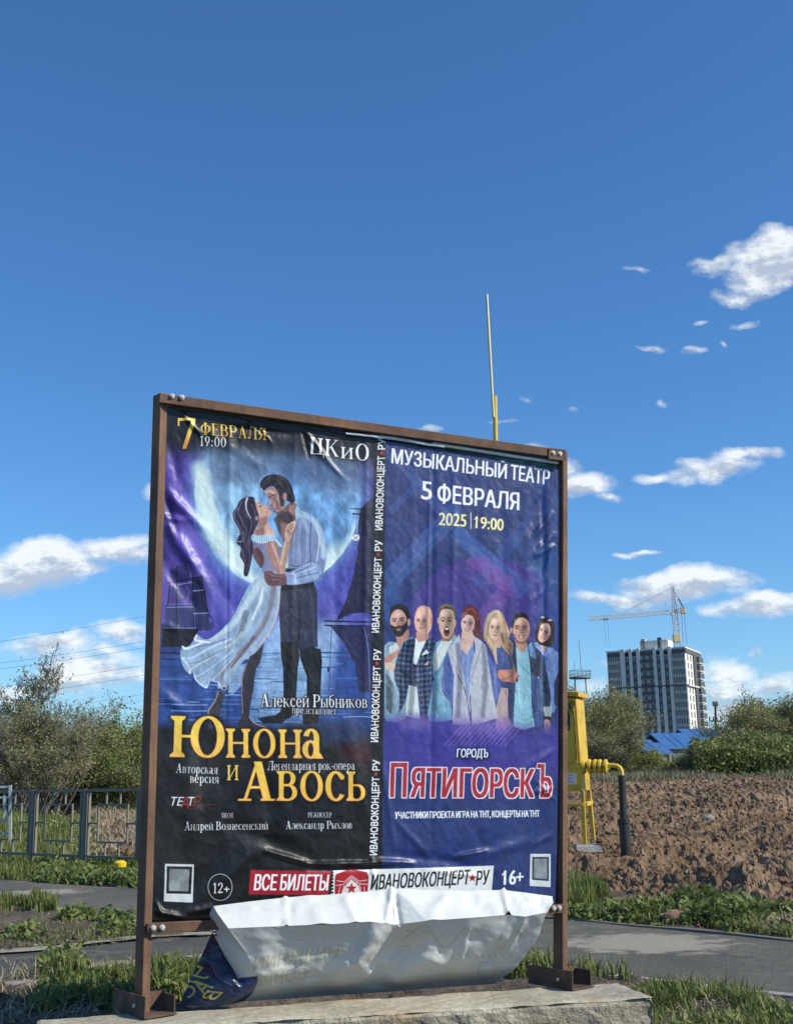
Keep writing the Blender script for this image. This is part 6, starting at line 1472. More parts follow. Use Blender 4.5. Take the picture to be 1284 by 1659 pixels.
MB().tube([b + DZ * .01, b - DZ * .03], .092, 16).build('clamp', M_BLKP, GP, True)
# vent stack
VP = empty('vent_pipe', tuple(pt(812, 1290, GY + .6)), 'tall thin yellowish vent pipe rising above the billboard top rail', 'vent pipe')
v0 = pt(812, 1330, GY + .6); zz0 = float(fz(v0[0], v0[1])); v0[2] = zz0 - .1
v1, v2 = pt(801, 642, GY + .6), pt(788, 477, GY + .6)
vlo = pt(799, 676, GY + .55)
M_VENT = mat('faded_yellow_pipe', (.50, .42, .20), (.60, .52, .30), 3, .4, .3)
MB().tube([v0, v1], .036, 12).build('lower_pipe', M_YELP, VP, True)
MB().tube([vlo, v2], .022, 10).build('upper_pipe', M_VENT, VP, True)
# yellow marker cap in the weeds
mc = pt(195, 1400, 17.6); mz = float(gz(mc[0], mc[1])); MK = empty('gas_marker', (mc[0], mc[1], mz), 'small yellow plastic marker cap poking out of the weeds under the railing', 'marker')
MB().tube([(mc[0], mc[1], mz - .05), (mc[0], mc[1], mc[2] + .02)], .05, 10).build('stem', M_CONC, MK, True)
MB().tube([(mc[0], mc[1], mc[2] - .04), (mc[0], mc[1], mc[2] + .02), (mc[0], mc[1], mc[2] + .05)], [.085, .09, .05], 14).build('cap', mat('yellow_plastic', (.75, .50, .01), (.8, .55, .02), 4, .35), MK, True)
# ================================================================== tower block, crane and far things
M_BW = mat('light_facade', (.66, .64, .57), (.72, .70, .63), .05, .8); M_BG = mat('grey_facade', (.42, .40, .36), (.46, .44, .40), .05, .8)
M_BD = mat('dark_facade', (.085, .09, .10), (.105, .11, .12), .2, .7); M_GL = mat('far_glass', (.09, .095, .105), (.15, .155, .16), 3.0, .3, spec=.5)  # dark base colours raised slightly, distance haze put into the colour
BY = 435.0
M_BY = mat('bay_facade', (.54, .52, .47), (.60, .58, .53), .05, .8)
Cn = pt(1108, 1050, BY)                                   # the near corner, top
BL = np.array([-math.cos(R(26)), math.sin(R(26)), 0]); BRr = np.array([math.sin(R(26)), math.cos(R(26)), 0])
NL = np.array([-math.sin(R(26)), -math.cos(R(26)), 0]); NR = np.array([math.cos(R(26)), -math.sin(R(26)), 0])
TOPZ = Cn[2]; FLH = 3.0; NF = 17; LFW = 29.5; RFW = 27.0
def B3(face, u, z, out=0.0):
    c = np.array([Cn[0], Cn[1], 0]); d, n = (BL, NL) if face == 'l' else (BRr, NR)
    return c + d * u + DZ * z + n * out
TB = empty('tower_block', (Cn[0], Cn[1], 0), 'tall unfinished white and dark grey apartment tower far behind the field', 'apartment building')
def bbox_on(face, u0, u1, z0, z1, o0, o1, name, m, parent=TB):
    d, n = (BL, NL) if face == 'l' else (BRr, NR)
    c = (B3(face, (u0 + u1) / 2, (z0 + z1) / 2, (o0 + o1) / 2)); o = MB().box(c, (abs(u1 - u0), abs(o1 - o0), z1 - z0), (d, n, DZ)).build(name, m, parent); return o
cc = Cn + BL * LFW / 2 + BRr * RFW / 2
MB().box((cc[0], cc[1], TOPZ / 2 - 1), (LFW, RFW, TOPZ + 2), (BL, BRr, DZ)).build('walls', M_BW, TB)
def shared(proto_name, size, ax, m):
    return MB().box((0, 0, 0), size, ax).data(proto_name, m)
def place(name, me, loc, parent=TB):
    o = bpy.data.objects.new(name, me); COL.objects.link(o); o.parent = parent; o.matrix_parent_inverse = parent_world(parent).inverted(); o.location = loc; return o
# left facade from the corner (u=0) to the far edge (u=LFW)
FR = lambda a: LFW * (1 - a)         # fractions measured from the left in the photograph
floors = [TOPZ - 1.6 - FLH * (i + .5) for i in range(NF)]
bbox_on('l', FR(1.0), FR(.0), TOPZ - 1.9, TOPZ - .2, .0, .25, 'top_band', M_BD)
zb = floors[3] - FLH / 2 + .1
bbox_on('l', FR(1.0), FR(.0), zb - .25, zb + .25, .0, .75, 'belt', M_BD)
for (a, b) in ((.175, .235), (.29, .33), (.385, .43), (.60, .64), (.69, .735), (.79, .83)):
    bbox_on('l', FR(b), FR(a), .0, TOPZ + .9, .02, .7, 'pilaster', M_BW)
for (a, b) in ((.235, .29), (.33, .385), (.64, .69), (.735, .79)):
    bbox_on('l', FR(b), FR(a), .0, TOPZ + .6, .01, .12, 'window_bay', M_BY)
win = shared('window', (LFW * .05, .14, 1.7), (BL, NL, DZ), M_GL); pan = shared('pane', (.10, .06, 1.6), (BL, NL, DZ), M_BW)
dkp = shared('dark_panel', (LFW * .052, .12, 1.25), (BL, NL, DZ), M_BD)
for fi, z in enumerate(floors):
    for ci, f in enumerate((.2625, .3575, .665, .7625)):
        w_ = place('window', win, B3('l', FR(f), z, .17)); p_ = place('frame_bar', pan, B3('l', FR(f), z, .27), w_)
        if fi == 0 or (fi + ci) % 1 == 0: place('dark_panel', dkp, B3('l', FR(f), z + (1.5 if fi else 1.9), .19))
# recessed loggias in the middle
bal = shared('balcony', (LFW * .155, .9, 1.15), (BL, NL, DZ), M_BD); rec = shared('recess', (LFW * .15, .08, 1.7), (BL, NL, DZ), M_BG); dr = shared('balcony_door', (1.0, .08, 1.5), (BL, NL, DZ), M_GL)
for z in floors[:]:
    place('recess', rec, B3('l', FR(.515), z + .55, .05)); place('balcony', bal, B3('l', FR(.515), z - .85, .46)); place('balcony_door', dr, B3('l', FR(.48), z + .45, .12)); place('balcony_door', dr, B3('l', FR(.56), z + .45, .12))
# glazed balconies at both ends
gb = shared('glazed_balcony', (LFW * .165, .5, 1.6), (BL, NL, DZ), M_GL); gw = shared('parapet', (LFW * .165, .56, 1.2), (BL, NL, DZ), M_BG); mu = shared('mullion', (.16, .58, 1.7), (BL, NL, DZ), M_BW)
for z in floors:
    for f in (.085, .915):
        g = place('glazed_balcony', gb, B3('l', FR(f), z + .45, .25)); place('parapet', gw, B3('l', FR(f), z - .95, .28), g)
        for k in range(6): place('mullion', mu, B3('l', FR(f) + (k - 2.5) * LFW * .165 / 5.5, z + .45, .27), g)
# sunlit right facade
bbox_on('r', 0, RFW, TOPZ - 1.6, TOPZ - .1, .0, .3, 'top_band', M_BD)
sw = shared('slit_window', (1.3, .12, 2.1), (BRr, NR, DZ), M_GL); rb = shared('stacked_balcony', (7.5, 1.3, 1.9), (BRr, NR, DZ), M_BD); rbf = shared('balcony_rim', (8.0, 1.5, .35), (BRr, NR, DZ), M_BW)
for z in floors:
    for u in (4.0, 9.0): place('slit_window', sw, B3('r', u, z, .06))
    b_ = place('stacked_balcony', rb, B3('r', 21.5, z + .2, .65)); place('balcony_rim', rbf, B3('r', 21.5, z - 1.1, .7), b_)
bbox_on('r', 12.5, 16.5, 0, TOPZ - 1.7, .0, .5, 'dark_strip', M_BD)
bbox_on('r', 0, RFW, zb - .25, zb + .25, .0, .8, 'belt', M_BW)
# roof storey
rc = Cn + BL * LFW * .40 + BRr * 6; MB().box((rc[0], rc[1], TOPZ + 1.9), (LFW * .36, 8, 3.8), (BL, BRr, DZ)).build('roof_house', M_BW, TB)
rc = Cn + BL * LFW * .54 + BRr * 3; MB().box((rc[0], rc[1], TOPZ + 2.3), (1.6, 2, 4.6), (BL, BRr, DZ)).build('roof_vent', M_BG, TB)
rc = Cn + BL * LFW * .33 + BRr * 3; MB().box((rc[0], rc[1], TOPZ + 2.4), (1.4, 2, 4.8), (BL, BRr, DZ)).build('roof_vent', M_BD, TB)
MB().box((Cn + BL * LFW / 2 + BRr * RFW / 2 + DZ * .35)[:3] * [1, 1, 1], (LFW + .6, RFW + .6, .5), (BL, BRr, DZ)).build('roof_slab', M_BW, TB)
# ---- tower crane
M_CR = mat('crane_yellow_white', (.48, .49, .50), (.56, .57, .58), .4, .6); M_CRY = mat('crane_yellow', (.50, .42, .20), (.55, .46, .24), .5, .6)
KY = BY + 32
def k3(x, y, Y=KY): return pt(x, y, Y)
CR = empty('tower_crane', tuple(k3(1098, 1200)), 'pale lattice tower crane rising behind the apartment tower', 'crane')
def lattice(a, b, wd, bays, r=.11, m=M_CR, name='mast', taper=1.0):
    a = np.array(a); b = np.array(b); d = b - a; L = np.linalg.norm(d); d /= L
    x = np.cross(d, [0.12, 1.0, 0.0] if abs(d[2]) > .7 else DZ); x /= np.linalg.norm(x); y = np.cross(d, x); mb = MB(); C_ = lambda i, k: a + d * L * i / bays + (x * (1 if k in (0, 1) else -1) + y * (1 if k in (0, 3) else -1)) * wd / 2 * (1 + (taper - 1) * i / bays)
    for k in range(4):
        mb.beam(C_(0, k), C_(bays, k), r * 1.6)
        for i in range(bays):
            p, q = C_(i, k), C_(i + 1, (k + 1) % 4) if i % 2 == 0 else C_(i + 1, (k + 1) % 4)
            mb.beam(C_(i, k) if i % 2 == 0 else C_(i, (k + 1) % 4), C_(i + 1, (k + 1) % 4) if i % 2 == 0 else C_(i + 1, k), r); mb.beam(C_(i, k), C_(i, (k + 1) % 4), r)
    return mb.build(name, m, CR)
base = k3(1101, 1060); base[2] = 0
top = k3(1092.5, 992)
lattice(base, top, 2.1, 26, .16)
lattice(k3(1093, 992), k3(1088.5, 951), 1.9, 8, .15, name='tower_head', taper=.35)
lattice(k3(1084, 991.5), k3(954, 1002, KY - 4), 1.5, 26, .13, name='jib')
lattice(k3(1092, 990), k3(1107, 987), 1.6, 4, .2, name='counter_jib')
MB().beam(k3(1098, 970), k3(1107.5, 986), .45).build('strut', M_BD, CR); MB().beam(k3(1081, 991), k3(1077, 974), .25).build('strut', M_CR, CR)
MB().box(k3(1106, 990.5), (2.0, 1.6, 2.0)).build('counterweight', M_CRY, CR, bevel=.2)
MB().box(k3(1089, 994.5), (1.8, 1.6, 1.6)).build('cab', M_BW, CR, bevel=.2)
MB().box(k3(1095.4, 1034), (2.9, 2.6, 3.2)).build('climbing_frame', M_CRY, CR, bevel=.2)
MB().box(k3(980, 1003, KY - 3), (2.2, 1.2, .7)).build('trolley', M_BD, CR)
MB().beam(k3(1088.5, 951.5), k3(1010, 992, KY - 2), .13).build('tie_rope', M_BD, CR); MB().beam(k3(1088.5, 951.5), k3(1106, 986), .13).build('tie_rope', M_BD, CR)
for (a, b) in (((1107, 989), (1112, 1042)), ((1103, 989), (1106, 1042))): MB().beam(k3(*a), k3(*b), .12).build('hoist_rope', M_BD, CR)
for (a, b) in (((978, 1003), (981, 1050)), ((983, 1003), (986, 1048))): MB().beam(k3(*a, KY - 3), k3(*b, KY - 3), .07).build('hoist_rope', M_BD, CR)
# ---- houses with blue roofs
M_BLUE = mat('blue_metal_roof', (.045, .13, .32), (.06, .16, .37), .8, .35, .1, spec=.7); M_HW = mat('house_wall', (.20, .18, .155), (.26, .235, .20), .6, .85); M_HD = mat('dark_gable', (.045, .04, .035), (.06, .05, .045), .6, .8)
HY = 118.0
def house(x0, yr, L, rise, hw, Y, yaw, label, wall=2.6):
    """ridge starts at photo pixel (x0, yr) and runs right and away; the dark gable faces left"""
    r0 = pt(x0, yr, Y); u = np.array([math.cos(yaw), math.sin(yaw), 0]); v = np.array([math.sin(yaw), -math.cos(yaw), 0]); r1 = r0 + u * L; dn = -DZ * rise; g = r0[2] - rise - wall
    H = empty('house', (r0[0], r0[1], g), label, 'house'); th = DZ * .14; ov = u * .45
    mid = (r0 + r1) / 2
    MB().box(np.array([mid[0], mid[1], g + wall / 2]), (L * .97, hw * 1.86, wall), (u, v, DZ)).build('walls', M_HW, H)
    for s_ in (1, -1):
        e0, e1 = r0 + v * s_ * hw * 1.08 + dn * 1.06, r1 + v * s_ * hw * 1.08 + dn * 1.06
        MB().prism([r0 - ov, r1 + ov, e1 + ov, e0 - ov], th * (1 if s_ > 0 else 1.03)).build('roof_slope', M_BLUE, H)
        if s_ > 0:
            sm = MB()
            for k in range(1, int(L / .9)): q = k * .9; sm.beam(r0 + u * q + th * 1.15, e0 + u * q + th * 1.15, .05, .05)
            sm.build('roof_seams', M_BLUE, H)
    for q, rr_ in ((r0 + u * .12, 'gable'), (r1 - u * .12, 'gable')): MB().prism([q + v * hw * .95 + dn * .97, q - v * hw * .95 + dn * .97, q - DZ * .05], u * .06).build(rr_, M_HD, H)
    for k in (.3, .7): MB().box(r0 + u * L * k + v * (hw * .93 + .03) + dn - DZ * wall * .45, (1.1, .1, 1.1), (u, v, DZ)).build('window', M_GL, H)
    MB().box(r0 - u * -.0 + dn - DZ * wall * .4 - u * .02, (.1, 1.1, 1.1), (u, v, DZ)).build('window', M_GL, H)
house(1010, 1201, 2.6, 1.0, 1.9, HY, R(22), 'small blue roofed house furthest left beside the pale lamp pole')
house(1034, 1206, 1.9, .9, 1.8, HY - 6, R(22), 'low blue roofed house between the two smallest gables, second from the left')
house(1058, 1190, 3.3, 1.45, 2.6, HY + 4, R(22), 'blue roofed house with a dark gable in the middle of the row')
house(1103, 1183, 3.6, 1.5, 2.7, HY + 10, R(22), 'blue roofed house furthest right in the row, its ridge the highest')
house(1212, 1172, 4.5, .8, 3.0, 190, R(15), 'low dark blue roofed shed far behind the big bush', 3)
# ---- poles
M_WOOD = mat('grey_wood', (.075, .068, .06), (.11, .10, .085), 2, .85); M_LP = mat('pale_pole', (.42, .42, .38), (.5, .5, .46), 2, .6)
PO = empty('lamp_pole', tuple(pt(1021, 1240, 100)), 'thin pale lamp pole in front of the blue roofs left of the tower', 'lamp pole')
MB().tube([pt(1023, 1262, 100), pt(1015.5, 1156, 100)], [.16, .09], 8).build('pole', M_LP, PO, True); MB().box(pt(1013, 1154, 100), (1.1, .3, .2)).build('lamp_head', M_LP, PO)
def power_pole(x, yt, yb, Y, label, arms):
    o = empty('power_pole', tuple(pt(x, yb, Y)), label, 'power pole'); MB().tube([pt(x + 1.5, yb + 60, Y), pt(x, yt, Y)], [.2, .15], 8).build('pole', M_WOOD, o, True)
    for (y, hw) in arms:
        a, b = pt(x - hw, y, Y), pt(x + hw, y + .5, Y); MB().beam(a, b, .18).build('crossarm', M_WOOD, o)
        for q in np.linspace(0, 1, 4): c = a * (1 - q) + b * q; MB().tube([c, c + DZ * .55], [.11, .07], 6).build('insulator', M_BD, o)
    return o
power_pole(1158, 1142, 1175, 150, 'dark wooden power pole with two crossarms right of the apartment tower', [(1143, 3.5), (1168, 9)])
power_pole(1186, 1160, 1176, 190, 'smaller wooden power pole further right between the tower and the big bush', [(1161, 3.5), (1166, 4)])
for (y0, y1) in ((1143, 1156), (1168, 1172)):
    pass
M_WIRE = mat('wire', (.03, .03, .035), (.04, .04, .045), 1, .6)
def wire(name, a, b, sag, r, label, group=None, n=24):
    a = np.array(a); b = np.array(b); pts = [a * (1 - t) + b * t - DZ * sag * 4 * t * (1 - t) for t in np.linspace(0, 1, n)]
    o = MB().tube(pts, r, 4, False).build(name, M_WIRE, None); return tag(o, label, 'wire', group)
wire('cable', pt(1158, 1143, 150), pt(1186, 1161, 190), .6, .025, 'thin cable strung between the two wooden power poles', None, 10)
wire('cable', pt(1186, 1161, 190), pt(1330, 1178, 230), 1.0, .025, 'thin cable running right from the smaller power pole over the big bush', None, 10)
# ---- lattice water tower left of the crane
TY = 260.0; WT = empty('steel_tower', tuple(pt(939, 1200, TY)), 'grey lattice tower head with a caged platform and thin masts above the willow', 'steel tower')
def t3(x, y): return pt(x, y, TY)
M_ST = mat('grey_steel', (.16, .18, .18), (.22, .24, .24), .5, .6)
pc = t3(939, 1100); rr_ = 2.35
for y in (1087, 1093, 1099):
    c = t3(939, y); ring = [c + np.array([math.cos(a) * rr_, math.sin(a) * rr_, 0]) for a in np.linspace(0, 2 * math.pi, 25)]; MB().tube(ring, .07, 5, False).build('ring', M_ST, WT)
mb = MB(); 
for a in np.linspace(0, 2 * math.pi, 17)[:-1]:
    o_ = np.array([math.cos(a) * rr_, math.sin(a) * rr_, 0]); mb.beam(t3(939, 1099) + o_, t3(939, 1087) + o_, .08)
mb.build('cage', M_ST, WT)
MB().tube([t3(939, 1099), t3(939, 1099) + DZ * .3], rr_, 20).build('platform', M_ST, WT)
for k in range(4):
    a = k * math.pi / 2 + .6; o_ = np.array([math.cos(a), math.sin(a), 0]); c = t3(939, 1099); MB().beam(c + o_ * 1.6, np.array([c[0], c[1], 0]) + o_ * 2.6, .2).build('leg', M_ST, WT)
MB().beam(t3(941, 1087), t3(937, 1038), .12).build('mast', M_ST, WT); MB().beam(t3(930, 1087), t3(930, 1072), .09).build('mast', M_ST, WT)
# ---- power line on the left with its pylon
PYY = 165.0; PC = pt(470, 1262, PYY)
PYL = empty('pylon', (PC[0], PC[1], 0), 'grey lattice pylon hidden behind the billboard carrying the overhead wires', 'pylon')
ptop = pt(462, 925, PYY); ph = ptop[2]
mb = MB()
for (sx_, sy_) in ((1, 1), (1, -1), (-1, 1), (-1, -1)): mb.beam((PC[0] + sx_ * 2.4, PC[1] + sy_ * 2.4, 0), (PC[0] + sx_ * .5, PC[1] + sy_ * .5, ph), .18)
for i in range(10):
    za, zb_ = ph * i / 10, ph * (i + 1) / 10; wa, wb = 2.4 - 1.9 * i / 10, 2.4 - 1.9 * (i + 1) / 10
    for s_ in (-1, 1):
        mb.beam((PC[0] - wa, PC[1] + s_ * wa, za), (PC[0] + wb, PC[1] + s_ * wb, zb_), .1); mb.beam((PC[0] + wa, PC[1] + s_ * wa, za), (PC[0] - wb, PC[1] + s_ * wb, zb_), .1)
mb.build('body', M_ST, PYL)
WL = [((0, 1024), (240, 988)), ((0, 1059), (240, 1029)), ((0, 1068), (240, 1039)), ((0, 1097), (240, 1067)), ((0, 1114), (240, 1083)), ((0, 1143), (240, 1114)), ((0, 1152), (240, 1124))]
for i, ((x0, y0), (x1, y1)) in enumerate(WL):
    sl = (y1 - y0) / (x1 - x0); a = pt(-500, y0 - sl * 500 + 6, 120.0); b = pt(470, y0 + sl * 470 - 6, PYY + (i % 2) * 3)
    wire('overhead_wire', a, b, 1.2, .017, 'overhead wire over the trees at the left, ' + ['topmost of the seven', 'second from the top', 'third from the top', 'the middle one of seven', 'third from the bottom', 'second from the bottom', 'lowest of the seven'][i], 'overhead wires at the left', 30)
    if i % 2 == 0: MB().beam(b - np.array([1.0, 0, 0]), np.array([PC[0] + .5, b[1], b[2]]) + np.array([0.3, 0, 0]), .16).build('crossarm', M_ST, PYL)
# ================================================================== trees and bushes
def leaf_mat(name, c1, c2, c3):
    m = bpy.data.materials.new(name); m.use_nodes = True; t = NT(m.node_tree); p = t.n['Principled BSDF']
    v = t.new('ShaderNodeTexCoord').outputs['Object']
    a = t.ramp(t.noise(v, 1.3, 3, .6), [(.3, c1), (.5, c2), (.7, c3)])
    b = t.ramp(t.noise(v, 13, 2, .5), [(.3, (.7, .7, .7)), (.7, (1.3, 1.3, 1.2))])
    c = t.mix(1.0, a, b, 'MULTIPLY')
    t.set(p.inputs['Base Color'], c); p.inputs['Roughness'].default_value = .6; p.inputs['Specular IOR Level'].default_value = .3
    tr = t.new('ShaderNodeBsdfTranslucent'); t.set(tr.inputs[0], c); mx = t.new('ShaderNodeMixShader'); mx.inputs[0].default_value = .3
    t.l.new(p.outputs[0], mx.inputs[1]); t.l.new(tr.outputs[0], mx.inputs[2]); t.l.new(mx.outputs[0], t.n['Material Output'].inputs[0]); return m
M_BARK = mat('bark', (.10, .088, .072), (.16, .145, .12), 5, .9, c3=(.075, .065, .052))
M_TWIG = mat('twig', (.13, .115, .09), (.17, .155, .125), 3, .85)
M_LG = leaf_mat('leaf_grey_green', (.22, .23, .09), (.29, .29, .12), (.35, .33, .16))
M_LF = leaf_mat('leaf_fresh', (.15, .195, .055), (.21, .25, .075), (.27, .30, .10))
M_LD = leaf_mat('leaf_deep', (.13, .165, .055), (.18, .21, .07), (.24, .265, .10))
def seg_prism(S, E, r0, r1, n=3):
    """thin prisms for many segments at once"""
    S = np.asarray(S); E = np.asarray(E); d = E - S; L = np.linalg.norm(d, axis=1, keepdims=True) + 1e-9; d = d / L
    u = np.cross(d, np.array([.31, .95, .05])); u /= np.linalg.norm(u, axis=1, keepdims=True) + 1e-9; w_ = np.cross(d, u); N = len(S); V = []
    for k in range(n):
        a = 2 * math.pi * k / n; o = u * math.cos(a) + w_ * math.sin(a); V.append(S + o * r0[:, None]); V.append(E + o * r1[:, None])
    V = np.stack(V, 1).reshape(-1, 3); b = np.arange(N)[:, None] * 2 * n; F = []
    for k in range(n):
        k2 = (k + 1) % n; F.append(np.concatenate([b + 2 * k, b + 2 * k2, b + 2 * k2 + 1, b + 2 * k + 1], 1))
    return V, np.concatenate(F)
def leaves(P, size, rng, flat=.5, aspect=1.8):
    N = len(P); a = rng.normal(size=(N, 3)); a[:, 2] += .5; a /= np.linalg.norm(a, axis=1, keepdims=True); b = np.cross(a, rng.normal(size=(N, 3))); b /= np.linalg.norm(b, axis=1, keepdims=True) + 1e-9
    s = size * rng.uniform(.6, 1.4, (N, 1)); c = np.cross(a, b) * s / aspect; b = b * s
    V = np.stack([P - b, P + c * .9 - b * .1, P + b, P - c * .9 - b * .1], 1).reshape(-1, 3); F = np.arange(N * 4).reshape(N, 4); return V, F
def grow(seed, H, spread, stems, levels=4, up=.35, twig_len=.5, kids=4, base_spread=.25, r0=.07):
    rng = np.random.default_rng(seed); thick = []; thin = []; tips = []
    def br(p, d, L, r, lv):
        n = 4 if lv < levels else 3; pts = [p]
        for i in range(n):
            d = d + rng.normal(size=3) * (.12 + .04 * lv); d[2] += up * .12; d = d / np.linalg.norm(d); pts.append(pts[-1] + d * L / n)
        rr = [r * (1 - .75 * i / n) for i in range(n + 1)]
        for i in range(n): (thick if lv <= 1 else thin).append((pts[i], pts[i + 1], rr[i], rr[i + 1]))
        if lv >= levels:
            tips.extend([pts[-1], pts[-2], (pts[-1] + pts[-2]) / 2, pts[1]]); return
        nk = kids + (lv == 0) * 2
        for k in range(nk):
            t = rng.uniform(.3 if lv == 0 else .15, 1.0); i = min(int(t * n), n - 1); q = pts[i] + (pts[i + 1] - pts[i]) * (t * n - i)
            s = rng.normal(size=3); s -= d * np.dot(s, d); s /= np.linalg.norm(s); nd = d * .8 + s * rng.uniform(.35, .75); nd[2] += up * .5; nd /= np.linalg.norm(nd)
            br(q, nd, L * rng.uniform(.42, .68) * (1 - .25 * t), rr[i] * .55, lv + 1)
        tips.append(pts[-1])
    for s in range(stems):
        a = 6.283 * (s + rng.uniform(-.3, .3)) / stems; d = np.array([math.cos(a) * spread, math.sin(a) * spread, 1.0]); d /= np.linalg.norm(d)
        br(np.array([math.cos(a) * base_spread, math.sin(a) * base_spread, -.15]) * 1.0, d, H * rng.uniform(.55, .95) * .8, r0 * rng.uniform(.7, 1.1), 0)
    return thick, thin, np.array(tips), rng
def make_tree(seed, H, spread, stems, nleaf, lsize, mleaf, levels=4, up=.35, kids=4, r0=.07, twig_r=1.0, jit=.16):
    thick, thin, tips, rng = grow(seed, H, spread, stems, levels, up, kids=kids, r0=r0)
    zmax = tips[:, 2].max(); k = H / zmax
    def arr(L, f): return (np.array([q[0] for q in L]) * k, np.array([q[1] for q in L]) * k, np.maximum(np.array([q[2] for q in L]), .006) * f, np.maximum(np.array([q[3] for q in L]), .005) * f)
    V, F = seg_prism(*arr(thick, 1.0), n=6); tr = mesh_np('trunk', V, F, M_BARK, True)
    V1, F1_ = seg_prism(*arr(thin, twig_r), n=3); me_t = mesh_np('twigs', V1, F1_, M_TWIG)
    T = tips * k; idx = rng.integers(0, len(T), nleaf); P = T[idx] + rng.normal(size=(nleaf, 3)) * jit * np.array([1, 1, .9]); P[:, 2] = np.maximum(P[:, 2], .05)
    V2, F2_ = leaves(P, lsize, rng); me_l = mesh_np('crown', V2, F2_, mleaf)
    return (tr, me_t, me_l)
PROT = {
    'willow_bare': make_tree(11, 6.0, .42, 7, 8200, .045, M_LG, up=.8, kids=5, r0=.055, twig_r=1.25, jit=.2),
    'willow_leafy': make_tree(12, 5.0, .50, 7, 24000, .05, M_LG, up=.6, kids=5, r0=.05, twig_r=1.0, jit=.22),
    'green_tall': make_tree(13, 5.0, .34, 6, 20000, .055, M_LF, up=1.1, kids=5, r0=.05, jit=.22),
    'green_round': make_tree(14, 3.6, .75, 8, 26000, .05, M_LD, up=.35, kids=5, r0=.04, jit=.26),
    'green_young': make_tree(15, 2.6, .30, 5, 7000, .045, M_LF, up=.9, kids=4, r0=.03, jit=.16),
}
def tree(kind, name, px, pyt, Y, label, rz=0.0, cat='tree', sxy=1.0, group=None, zoff=0.0):
    """stands at photo column px, its top at photo row pyt when seen from the road"""
    top = pt(px, pyt, Y); x, y = top[0], top[1]; z = float(fz(x, y, False)) + zoff; H = top[2] - z; a, b, c = PROT[kind]; h0 = max(v.co[2] for v in [c.vertices[i] for i in range(0, len(c.vertices), 9)])
    s = H / h0; e = empty(name, (x, y, z), label, cat, group); e.rotation_euler = (0, 0, rz); e.scale = (s * sxy, s * sxy, s)
    for nm, me in (('trunk', a), ('twigs', b), ('crown', c)):
        o = bpy.data.objects.new(nm, me); COL.objects.link(o); o.parent = e
    return e
TR = [
    ('willow_bare', 35, 1046, 38, 'tall grey willow with few leaves, its thin top highest at the left', .3, 1.0), ('willow_bare', 88, 1112, 36, 'grey bare twigged willow right of the tallest one at the left', 1.7, 1.25),
    ('willow_bare', 5, 1120, 35, 'leaning grey willow cut by the left border behind the pale railing', 2.9, 1.3), ('willow_bare', 62, 1140, 34, 'low bare willow with bent branches just behind the railing posts', 4.1, 1.3),
    ('willow_leafy', 108, 1152, 41, 'olive green bush between the grey willows and the green trees', .6, 1.1), ('green_tall', 163, 1122, 42, 'pointed green tree with the highest tips left of the billboard', 1.2, 1.1),
    ('green_tall', 192, 1138, 43, 'green tree just right of the pointed one behind the railing', 2.2, 1.1), ('green_tall', 226, 1150, 42, 'green tree half hidden by the left post of the billboard', 3.0, 1.1),
    ('green_round', 140, 1195, 40, 'dark rounded bush at the foot of the pointed green tree', .4, 1.3), ('green_round', 205, 1200, 40, 'dark rounded bush beside the left post of the billboard', 1.9, 1.3),
    ('willow_leafy', 955, 1094, 44, 'big grey-green willow directly behind the yellow cabinet', .8, .8), ('willow_leafy', 984, 1112, 46, 'grey-green willow overlapping the left edge of the apartment tower', 2.4, .62),
    ('willow_leafy', 925, 1112, 46, 'grey-green willow partly behind the right post of the billboard', 4.4, 1.2), ('willow_bare', 975, 1150, 42, 'twiggy willow in front of the big one behind the yellow pipe', 3.3, 1.4),
    ('green_young', 1045, 1196, 47, 'fresh green sapling in front of the small blue roofed house', .5, 1.3), ('green_young', 1072, 1214, 46, 'short fresh green sapling in front of the middle blue roof', 1.6, 1.4),
    ('green_round', 1106, 1216, 50, 'small round green bush under the right end of the blue roofs', 2.6, .9), ('green_round', 1160, 1176, 54, 'wide round bush below the wooden power pole', .9, 1.2),
    ('green_round', 1188, 1188, 50, 'round bush left of the big leafy willow at the right', 3.9, 1.2), ('willow_leafy', 1222, 1150, 55, 'leafy willow with a narrow top left of the largest one at the right', 5.1, 1.0),
    ('willow_leafy', 1262, 1108, 52, 'largest leafy willow rising at the right border', .2, 1.25), ('willow_leafy', 1240, 1128, 49, 'leafy willow in front of the largest one at the right border', 1.4, 1.2),
    ('willow_leafy', 1300, 1104, 50, 'leafy willow mostly outside the right border', 2.0, 1.3), ('green_round', 1262, 1192, 46, 'low bush at the foot of the willows at the right border', 2.8, 1.5),
]
for (k, px, py, Y, lab, rz, sx) in TR: tree(k, 'willow' if 'willow' in k else ('bush' if 'round' in k else 'tree'), px, py, Y, lab, rz, 'bush' if 'round' in k else 'tree', sx)
